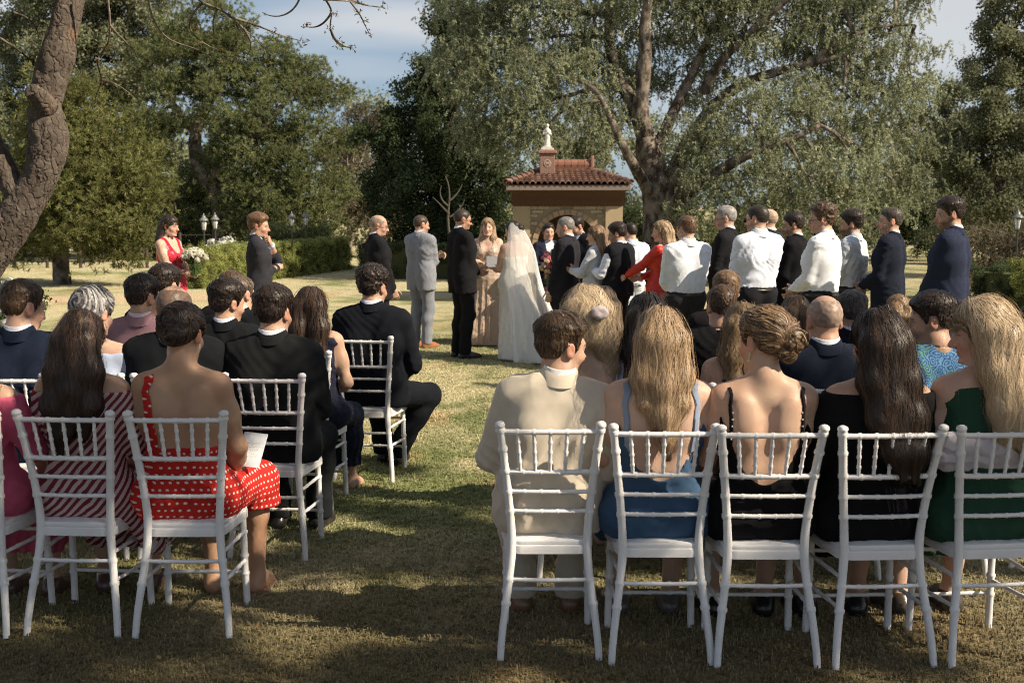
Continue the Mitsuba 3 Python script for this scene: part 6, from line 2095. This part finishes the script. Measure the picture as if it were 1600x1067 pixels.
p = sit('woman in black with very long dark brown hair falling over her chair back', 1372, 1033, 472, 4, near=True, seat_label='white spindle chair under the woman with very long dark hair', sex='f', hairc=(.025, .016, .012), head=(16, -4, 0), tone=(.42, .26, .18), lean=6)
p.make_body()
p.long_hair([[(-.045, -.06, .66, .056), (-.055, -.09, .53, .048), (-.03, -.125, .40, .046), (.02, -.150, .28, .042), (.05, -.165, .19, .020)], [(.045, -.06, .66, .056), (.070, -.09, .53, .050), (.09, -.12, .40, .048), (.10, -.150, .28, .042), (.10, -.165, .18, .018)], [(0, -.08, .64, .055), (.01, -.115, .46, .052), (.05, -.15, .28, .042)]], n=4200, width=.0013, cols=DARKS + [(.06, .035, .024)], t=.016, steps=34, step=.022, seed=6, pull=(.12, -.22, -1))
sit_dress(p, (.008, .008, .009), lambda q: .47 - np.clip(.10 - np.abs(q[..., 0]), 0, .1) * (q[..., 1] > 0), .26, .0115, sleeves=.9, arm_e=.014)
p.shoes((.012, .012, .012))

p = sit('woman with long loose blond hair in a green dress at the right edge', 1548, 1030, 456, 6, near=True, seat_label='white spindle chair under the blond woman in the green dress', sex='f', hairc=(.32, .24, .14), head=(66, -10, 0), tone=(.50, .32, .24), lean=2)
p.make_body(lips=(.42, .16, .14))
p.long_hair([[(-.03, -.06, .66, .056), (-.02, -.095, .53, .048), (.0, -.125, .40, .040), (-.0, -.145, .27, .020)], [(.05, -.04, .66, .056), (.08, -.08, .53, .052), (.11, -.12, .40, .048), (.10, -.145, .28, .036), (.09, -.155, .20, .014)], [(.03, -.08, .64, .055), (.04, -.11, .46, .050), (.05, -.14, .30, .034)]], n=4200, width=.0013, cols=ASHES + [(.40, .28, .16)], t=.016, steps=30, seed=7, wave=.15)
sit_dress(p, (.022, .060, .038), lambda q: .462 + 0 * q[..., 0], .24, .0115)
sh_ = [cone(p.sk.t(-.17, -.085, .27), p.sk.t(.0, -.128, .25), .035, .040, .03), cone(p.sk.t(.0, -.128, .25), p.sk.t(.17, -.08, .27), .040, .035, .03), cone(p.sk.t(-.17, -.085, .21), p.sk.t(.17, -.085, .21), .045, .045, .03), wrinkles(.006, (8, 8, 26), 3)]
p.shoes((.05, .04, .03))
p.garment('shawl', sh_, (.58, .55, .60), .010, label='pale shawl wrapped behind the back')

# left block, nearest row
p = sit('woman in a red polka dot dress with her dark hair pinned up', 292, 987, 468, 0, near=True, seat_label='white spindle chair under the red polka dot dress', sex='f', hairc=(.022, .015, .012), head=(-14, -8, 0), tone=(.40, .235, .15), lean=2, dx=-.025, feet=((.20, .43, .075), (-.0, .43, .075)), knees=((.20, .5, 1), (-.12, .5, 1)), rw=(.15, .20, .0))
p.make_body(back=True, toes=True)
p.updo(((0, -.085, .055, .062), (.02, -.10, .0, .045)), n=1600, cols=DARKS + [(.05, .03, .02)], width=.002, t=.020, seed=8)
sit_dress(p, (1, 1, 1), lambda q: np.where(q[..., 1] < .02, .20 + 0 * q[..., 0], .36), .40, .0105, mat='mat_dots', flare=.034)
p.strap([(-.11, .10, .36), (-.112, .03, .46), (-.112, -.04, .465), (-.112, -.10, .34), (-.112, -.10, .19)], .040, (1, 1, 1), 'mat_dots')
p.put('earring', tube([p.sk.h(.080, -.01, -.036), p.sk.h(.082, -.01, -.055)], .0045, 6), 'mat_gloss', (.6, .56, .5))
for sd in (-1, 1):
    a, t_ = p.sk.an[sd], p.sk.toe[sd]
    f_ = unit(np.array([t_[0] - a[0], t_[1] - a[1], 0]))
    s_ = np.array([f_[1], -f_[0], 0])
    b = np.array([a[0], a[1], a[2] - .075])
    p.put('sandal', join([box_ for box_ in (lambda q: [(np.array([b + f_ * u_ + s_ * w_ + [0, 0, zz] for zz in (-.012, .004) for (u_, w_) in q]), np.vstack([[(i, (i + 1) % 10, 10 + (i + 1) % 10, 10 + i) for i in range(10)], [(10, 10 + i, 10 + i + 1, 10 + i + 1) for i in range(1, 9)]]))])([(-.06, 0), (-.05, .03), (.0, .036), (.08, .045), (.15, .04), (.19, .0), (.15, -.04), (.08, -.045), (.0, -.036), (-.05, -.03)])] + [tube([b + f_ * .15 + s_ * -.045 * 1.0 + [0, 0, .0], b + f_ * .12 + s_ * -.02 + [0, 0, .045], b + f_ * .12 + s_ * .02 + [0, 0, .045], b + f_ * .14 + s_ * .045], .006, 6)]), 'mat_satin', (.42, .15, .14), False)
pc = thing('ceremony_card', 'white ceremony card with small gold print on the polka dot lap', 'card')
cw = p.w(np.array([p.sk.t(.235, .20, .125)]))[0]
Rc = rot(-14, 52, 8)
cb = box(-.055, .055, -.085, .085, -.001, .001)
part(pc, 'sheet', vc((cb[0] @ Rc.T + cw, cb[1]), 'mat_cloth', (.66, .70, .74), False))
rk = np.random.default_rng(4)
for r_, (yy, gold) in enumerate(((.030, 1), (.014, 1), (-.002, 1), (-.022, 0), (-.034, 0))):      # print too small to read: rows of little strokes
    ms = []
    for j in range(6):
        x0 = -.030 + j * .011 + rk.uniform(-.002, .002)
        ms.append(tube([[x0, yy, .0014], [x0 + .003, yy + rk.uniform(-.006, .006), .0014], [x0 + .007, yy + rk.uniform(-.004, .004), .0014]], .0011 if gold else .0007, 4))
    tv, tf = join(ms)
    part(pc, 'print_row', vc((tv @ Rc.T + cw, tf), 'mat_gloss', (.45, .34, .12) if gold else (.20, .19, .22), False))

p = sit('woman with long dark hair in a burgundy and white striped dress', 124, 985, 478, -4, near=True, seat_label='white spindle chair under the striped dress', sex='f', hairc=(.025, .016, .012), head=(6, -4, 0), tone=(.42, .26, .18), lean=3)
p.make_body()
p.long_hair([[(-.045, -.06, .66, .056), (-.07, -.09, .53, .052), (-.08, -.12, .40, .048), (-.06, -.14, .27, .034), (-.05, -.15, .20, .012)], [(.045, -.06, .66, .056), (.07, -.09, .53, .052), (.08, -.115, .40, .042), (.05, -.135, .28, .022)], [(0, -.08, .64, .055), (0, -.115, .46, .050), (-.02, -.14, .30, .036)]], n=4200, width=.0013, cols=DARKS + [(.055, .032, .022), (.08, .045, .03)], t=.016, steps=30, seed=9, wave=.2)
sit_dress(p, (1, 1, 1), lambda q: .44 - np.clip(.08 - np.abs(q[..., 0]), 0, .1) * .8, .22, .0105, mat='mat_stripe', sleeves=.32, arm_e=.020, drop=[(np.array([.17, .02, .50]), np.array([.27, .06, .33]), .07, .045), (np.array([.12, .2, .5]), np.array([.24, .24, .32]), .08, .05)])
p.shoes((.08, .05, .04))

p = sit('woman in a pink dress with dark hair cut off by the left edge', -45, 985, 500, -6, near=True, seat_label='white spindle chair at the left edge under the pink dress', sex='f', hairc=(.02, .014, .011), head=(0, -4, 0), tone=(.42, .26, .18), lean=4, rw=(.2, .2, .05))
p.make_body()
p.long_hair([[(-.05, -.06, .66, .06), (-.07, -.09, .53, .06), (-.06, -.12, .40, .04)], [(.05, -.06, .66, .06), (.08, -.09, .53, .062), (.08, -.12, .38, .045)]], n=1200, width=.0022, cols=DARKS, t=.016, seed=10)
sit_dress(p, (.44, .085, .15), lambda q: .455 + 0 * q[..., 0], .22, .0115, sleeves=.45, arm_e=.024)
p.shoes((.08, .05, .04))

# second row on the left
p = sit('man in a dark charcoal suit on the aisle behind the polka dot dress', 424, 868, 444, -4, near=True, seat_label='white spindle chair under the charcoal suited man on the aisle', hairc=(.018, .014, .012), head=(-14, -4, 0), tone=(.42, .26, .18), girth=1.06, lean=3)
p.make_body(stubble=.3)
p.short_hair(.013, .020, n=700, width=.003, cols=DARKS, curly=.006)
p.suit((0.0123, 0.0137, 0.0149), (.66, .70, .78), h=.0125, seed=32)
p = sit('balding man in a black suit in front of the polka dot dress', 285, 868, 438, 0, dx=-.04, hairc=(.12, .08, .06), head=(-10, -8, 0), tone=(.42, .25, .17), seat_label='white spindle chair under the balding man in the second row', girth=1.05)
p.make_body()
p.short_hair(.005, .0, bald=True, n=0)
p.suit((0.0091, 0.0104, 0.0130), h=.017, seed=33)
p = sit('silver haired woman in a pale blue top in the second row', 146, 868, 444, 0, sex='f', hairc=(.13, .12, .12), head=(-24, -8, 0), tone=(.48, .31, .23), seat_label='white spindle chair under the silver haired woman')
p.make_body()
p.updo(((0, -.06, .045, .07),), n=500, cols=[(.10, .095, .095), (.22, .21, .21), (.06, .055, .055), (.34, .33, .33)], width=.004, t=.030, seed=11)
sit_dress(p, (.40, .46, .60), lambda q: .465 + 0 * q[..., 0], .25, .017, sleeves=.6)
p = sit('brown haired man in a navy suit seated at the far left', 40, 868, 433, 0, dx=-.02, hairc=(.055, .033, .022), head=(-36, -10, 0), tone=(.48, .30, .215), seat_label='white spindle chair under the navy suited man at the left end')
p.make_body()
p.short_hair(.006, .015, n=400, width=.0032, cols=BROWNS[:3])
p.suit((0.0130, 0.0190, 0.0380), (.64, .68, .76), h=.0145, seed=34)

# third and fourth rows on the left
p = sit('woman with long straight brown hair in a navy lace dress', 472, 795, 443, -6, sex='f', hairc=(.035, .022, .015), head=(-4, -4, 0), tone=(.44, .275, .195), seat_label='white spindle chair under the woman in the navy lace dress', near=True, dx=.04, lean=3, feet=((.13, .46, .075), (.06, .40, .075)), rw=(.10, .2, .08))
p.make_body(toes=True)
p.long_hair([[(-.05, -.06, .66, .058), (-.06, -.09, .53, .058), (-.04, -.125, .38, .05), (.0, -.145, .26, .035)], [(.05, -.06, .66, .058), (.07, -.09, .53, .058), (.06, -.125, .38, .05), (.04, -.145, .26, .035), (.03, -.15, .2, .02)]], n=1500, width=.0024, cols=[(.04, .024, .017), (.06, .036, .024), (.025, .016, .012)], t=.014, seed=12, pull=(.03, -.2, -1))
sit_dress(p, (1, 1, 1), lambda q: .47 - np.clip(.05 - np.abs(q[..., 0]), 0, .1), .16, .012, mat='mat_navyprint')
p = sit('dark haired man in a black suit third from the aisle behind the charcoal suit', 351, 795, 437, -6, hairc=(.016, .012, .010), head=(-34, -6, 0), tone=(.42, .255, .175))
p.make_body(stubble=.3)
p.short_hair(.016, .024, curly=.010, n=400, width=.0035, cols=DARKS)
p.suit((0.0104, 0.0117, 0.0137), (.64, .70, .80), h=.0155, seed=35)
p = sit('man in a mauve jacket with cropped dark hair', 222, 795, 425, -2, hairc=(.018, .014, .012), head=(-30, -6, 0), tone=(.36, .22, .15))
p.make_body(stubble=.3)
p.short_hair(.007, .016, n=400, width=.0035, cols=DARKS)
p.suit((0.2700, 0.1550, 0.1800), (.6, .5, .52), h=.0155, seed=36)
p = sit('man in a black suit sitting cross-legged on the front chair by the aisle', 572, 748, 414, -8, hairc=(.016, .012, .010), head=(-16, -6, 0), tone=(.42, .26, .18), seat_label='white spindle chair at the front of the aisle', near=True, girth=1.04, lean=1, dx=.02, feet=((.07, .30, .09), (.04, .42, .08)), knees=((.62, .55, .7), (.10, .5, 1)), rw=(.12, .24, .10))
p.make_body(stubble=.3)
p.short_hair(.014, .022, curly=.016, n=600, width=.003, cols=DARKS)
p.suit((0.0084, 0.0097, 0.0137), (.62, .66, .80), h=.0125, seed=37)
p = sit('man in a black suit with clipped greying hair seated before the long hedge', 372, 745, 427, -6, hairc=(.10, .075, .055), head=(-26, -8, 0), tone=(.47, .30, .215))
p.make_body()
p.short_hair(.005, .010, n=300, width=.0035, cols=[(.11, .08, .06), (.17, .13, .10), (.07, .05, .04)])
p.suit((0.0097, 0.0111, 0.0143), (.68, .70, .76), h=.016, seed=38)
p = sit('dark haired man seated in front of the red bridesmaid', 256, 745, 411, -6, hairc=(.020, .014, .012), head=(-20, -6, 0), tone=(.42, .26, .18))
p.make_body()
p.short_hair(.012, .018, n=300, width=.0035, cols=DARKS)
p.suit((0.0130, 0.0104, 0.0143), (.5, .4, .42), h=.018, seed=39)
p = sit('brown haired guest whose crown shows behind the greying man', 360, 708, 422, -6, hairc=(.06, .036, .024), head=(-10, -6, 0), tone=(.42, .26, .18))
p.make_body()
p.short_hair(.012, .016, n=300, width=.0035, cols=BROWNS)
p.suit((0.0130, 0.0130, 0.0156), h=.02, seed=40)

# second row on the right
p = sit('woman with voluminous ash blond half updo tied with a pearly scrunchie', 905, 899, 442, 0, sex='f', hairc=(.24, .185, .115), head=(14, -4, 0), tone=(.50, .325, .24), near=True, dx=.035, seat_label='white spindle chair behind the cream suit, under the ash blond woman')
p.make_body(back=True)
p.long_hair([[(-.05, -.06, .67, .07), (-.06, -.09, .56, .06)], [(.05, -.05, .67, .07), (.085, -.06, .54, .06), (.11, -.04, .42, .05), (.11, -.03, .34, .02)], [(0, -.085, .67, .055), (.02, -.09, .58, .045)]], n=3000, width=.0018, cols=ASHES, t=.026, wave=.55, seed=13)
sc0 = p.sk.h(.01, -.172, .015)
so = [ell(sc0 + p.sk.Rh @ np.array([.022 * math.cos(a), -.008, .016 * math.sin(a)]), (.019, .016, .017), None, .006) for a in np.linspace(0, 6.28, 8)[:-1]]
lo, hi = bounds(so, .01)
p.put('scrunchie', mesh_sdf(so, lo, hi, .005), 'mat_satin', (.55, .47, .46))
sit_dress(p, (.55, .56, .64), lambda q: np.where(q[..., 1] < .02, .22 + (np.abs(q[..., 0]) / .15) ** 2 * .12, .36), .3, .015)
for sd in (-1, 1):
    p.strap([(sd * .10, .10, .34), (sd * .122, .03, .452), (sd * .126, -.04, .46), (sd * .132, -.092, .34), (sd * .135, -.08, .26)], .014, (.55, .56, .64))
p = sit('woman with sleek black hair in a pale lilac top', 1020, 899, 451, 0, sex='f', hairc=(.012, .010, .010), head=(10, -6, 0), tone=(.45, .28, .2), near=True, dx=-.03)
p.make_body()
p.long_hair([[(-.05, -.06, .66, .058), (-.065, -.09, .53, .058), (-.06, -.12, .40, .05), (-.05, -.135, .30, .03)], [(.05, -.06, .66, .058), (.06, -.09, .53, .058), (.05, -.12, .40, .05), (.04, -.135, .30, .03)]], n=1500, width=.0024, cols=[(.012, .010, .010), (.02, .016, .016)], t=.014, seed=14)
sit_dress(p, (.50, .50, .64), lambda q: .465 + 0 * q[..., 0], .3, .015, sleeves=.6, arm_e=.02)
p = sit('woman with long wavy dark blond hair and bare shoulders', 1167, 899, 466, 0, sex='f', hairc=(.15, .10, .055), head=(22, -6, 0), tone=(.46, .29, .205), near=True, dx=-.02, seat_label='white spindle chair under the woman with wavy dark blond hair')
p.make_body(back=True)
p.long_hair([[(-.05, -.06, .66, .058), (-.07, -.08, .53, .055), (-.06, -.10, .40, .045), (-.03, -.11, .28, .03)], [(.05, -.06, .66, .058), (.07, -.08, .53, .055), (.06, -.11, .40, .045), (.05, -.12, .28, .03)]], n=1900, width=.0024, cols=[(.20, .135, .075), (.13, .085, .048), (.28, .195, .11)], t=.014, wave=.5, seed=15, steps=28)
sit_dress(p, (.03, .03, .035), lambda q: .27 + 0 * q[..., 0], .3, .015)
p = sit('bald man in a navy suit in the second row on the right', 1303, 899, 453, 0, dx=-.05, hairc=(.27, .195, .155), head=(8, -6, 0), tone=(.44, .265, .19), near=True)
p.make_body()
p.short_hair(.0035, .0, bald=True, n=0)
p.suit((0.0130, 0.0170, 0.0300), (.68, .71, .78), h=.0135, seed=41)
p = sit('dark haired man in profile wearing a blue paisley shirt', 1470, 899, 452, 8, dx=-.02, hairc=(.016, .012, .010), head=(62, -8, 0), tone=(.38, .235, .16), near=True)
p.make_body(stubble=.35)
p.short_hair(.011, .017, n=500, width=.003, cols=DARKS)
sit_dress(p, (1, 1, 1), lambda q: .53 - np.clip(q[..., 1], -.05, .1) * .5, .40, .0125, mat='mat_paisley', sleeves=.5, arm_e=.022, name='shirt')
sit_skirt = None
p = sit('guest with dark curls in a black top at the right edge', 1625, 880, 470, 8, sex='f', hairc=(.03, .02, .015), head=(30, -6, 0), tone=(.42, .26, .18))
p.make_body()
p.updo(((0, -.08, .03, .07),), n=500, cols=DARKS + [(.09, .05, .03)], width=.004, t=.026, curls=30, seed=16)
sit_dress(p, (.008, .008, .009), lambda q: .46 + 0 * q[..., 0], .3, .017, sleeves=.5)

# further rows on the right
p = sit('man with close cropped brown hair in a black top behind the wavy blond', 1127, 812, 440, 0, hairc=(.055, .036, .025), head=(6, -4, 0), tone=(.44, .275, .195))
p.make_body()
p.short_hair(.005, .008, n=400, width=.0032, cols=BROWNS[:3])
p.suit((0.0084, 0.0084, 0.0097), h=.016, seed=42, open_=False, shirt_on=False)
p = sit('brown haired woman whose hair shows left of the bald man', 1243, 812, 455, 0, sex='f', hairc=(.085, .052, .03), head=(6, -6, 0), tone=(.44, .275, .195))
p.make_body()
p.long_hair([[(-.05, -.06, .66, .058), (-.065, -.09, .53, .055), (-.06, -.12, .40, .04)], [(.05, -.06, .66, .058), (.06, -.09, .53, .055), (.05, -.12, .40, .04)]], n=600, width=.0035, cols=[(.09, .055, .032), (.13, .08, .045), (.06, .036, .022)], seed=17)
sit_dress(p, (.06, .05, .05), lambda q: .46 + 0 * q[..., 0], .3, .018, sleeves=.5)
p = sit('greying dark haired man between the bald man and the very long dark hair', 1331, 812, 451, 0, hairc=(.045, .038, .034), head=(8, -6, 0), tone=(.42, .26, .18))
p.make_body()
p.short_hair(.009, .015, n=500, width=.0032, cols=[(.05, .042, .038), (.09, .08, .072), (.03, .025, .022)])
p.suit((0.0078, 0.0097, 0.0169), (.68, .71, .78), h=.016, seed=43)
p = sit('woman with light brown half tied curls in front of the navy suits', 1405, 748, 455, 4, sex='f', hairc=(.15, .095, .05), head=(14, -4, 0), tone=(.46, .29, .21))
p.make_body()
p.long_hair([[(-.05, -.06, .66, .058), (-.06, -.09, .53, .055), (-.02, -.12, .40, .05), (.02, -.13, .28, .03)], [(.05, -.06, .66, .058), (.08, -.09, .53, .055), (.10, -.11, .40, .055), (.10, -.13, .28, .04)], [(-.04, -.125, .625, .03), (.05, -.125, .62, .03)]], n=900, width=.0035, cols=[(.17, .105, .055), (.24, .155, .085), (.11, .07, .038)], wave=.55, seed=18)
sit_dress(p, (.05, .055, .07), lambda q: .46 + 0 * q[..., 0], .3, .018, sleeves=.4)
p = sit('sandy haired man whose sunlit crown shows above the cropped man', 1134, 748, 420, 0, hairc=(.13, .08, .048), head=(4, -4, 0), tone=(.48, .31, .22))
p.make_body()
p.short_hair(.008, .014, n=300, width=.004, cols=[(.14, .085, .05), (.20, .13, .08)])
p.suit((0.0163, 0.0143, 0.0156), h=.02, seed=44)
p = sit('woman with ash brown hair behind the scrunchie', 940, 812, 440, 0, sex='f', hairc=(.11, .075, .05), head=(-10, -6, 0), tone=(.46, .29, .21))
p.make_body()
p.long_hair([[(-.05, -.06, .66, .058), (-.06, -.09, .53, .055), (-.06, -.12, .42, .035)], [(.05, -.06, .66, .058), (.06, -.09, .53, .055), (.06, -.12, .42, .035)]], n=500, width=.004, cols=[(.12, .085, .055), (.17, .12, .08), (.08, .055, .036)], seed=19)
sit_dress(p, (.05, .045, .05), lambda q: .46 + 0 * q[..., 0], .3, .018, sleeves=.5)
# chairs of the rows behind that carry no one else's label yet
for px, py, w_, rz in ((1020, 899, 'sleek black hair', 0), (1303, 899, 'bald man', 0), (1470, 899, 'blue paisley shirt', 8), (1625, 880, 'dark curls at the right edge', 8), (351, 795, 'dark haired man behind the charcoal suit', -6), (222, 795, 'mauve jacket', -2), (372, 745, 'clipped greying hair', -6), (256, 745, 'dark haired man before the red bridesmaid', -6)):
    chair(at(px, py), math.radians(rz), f'white spindle chair under the {w_}')
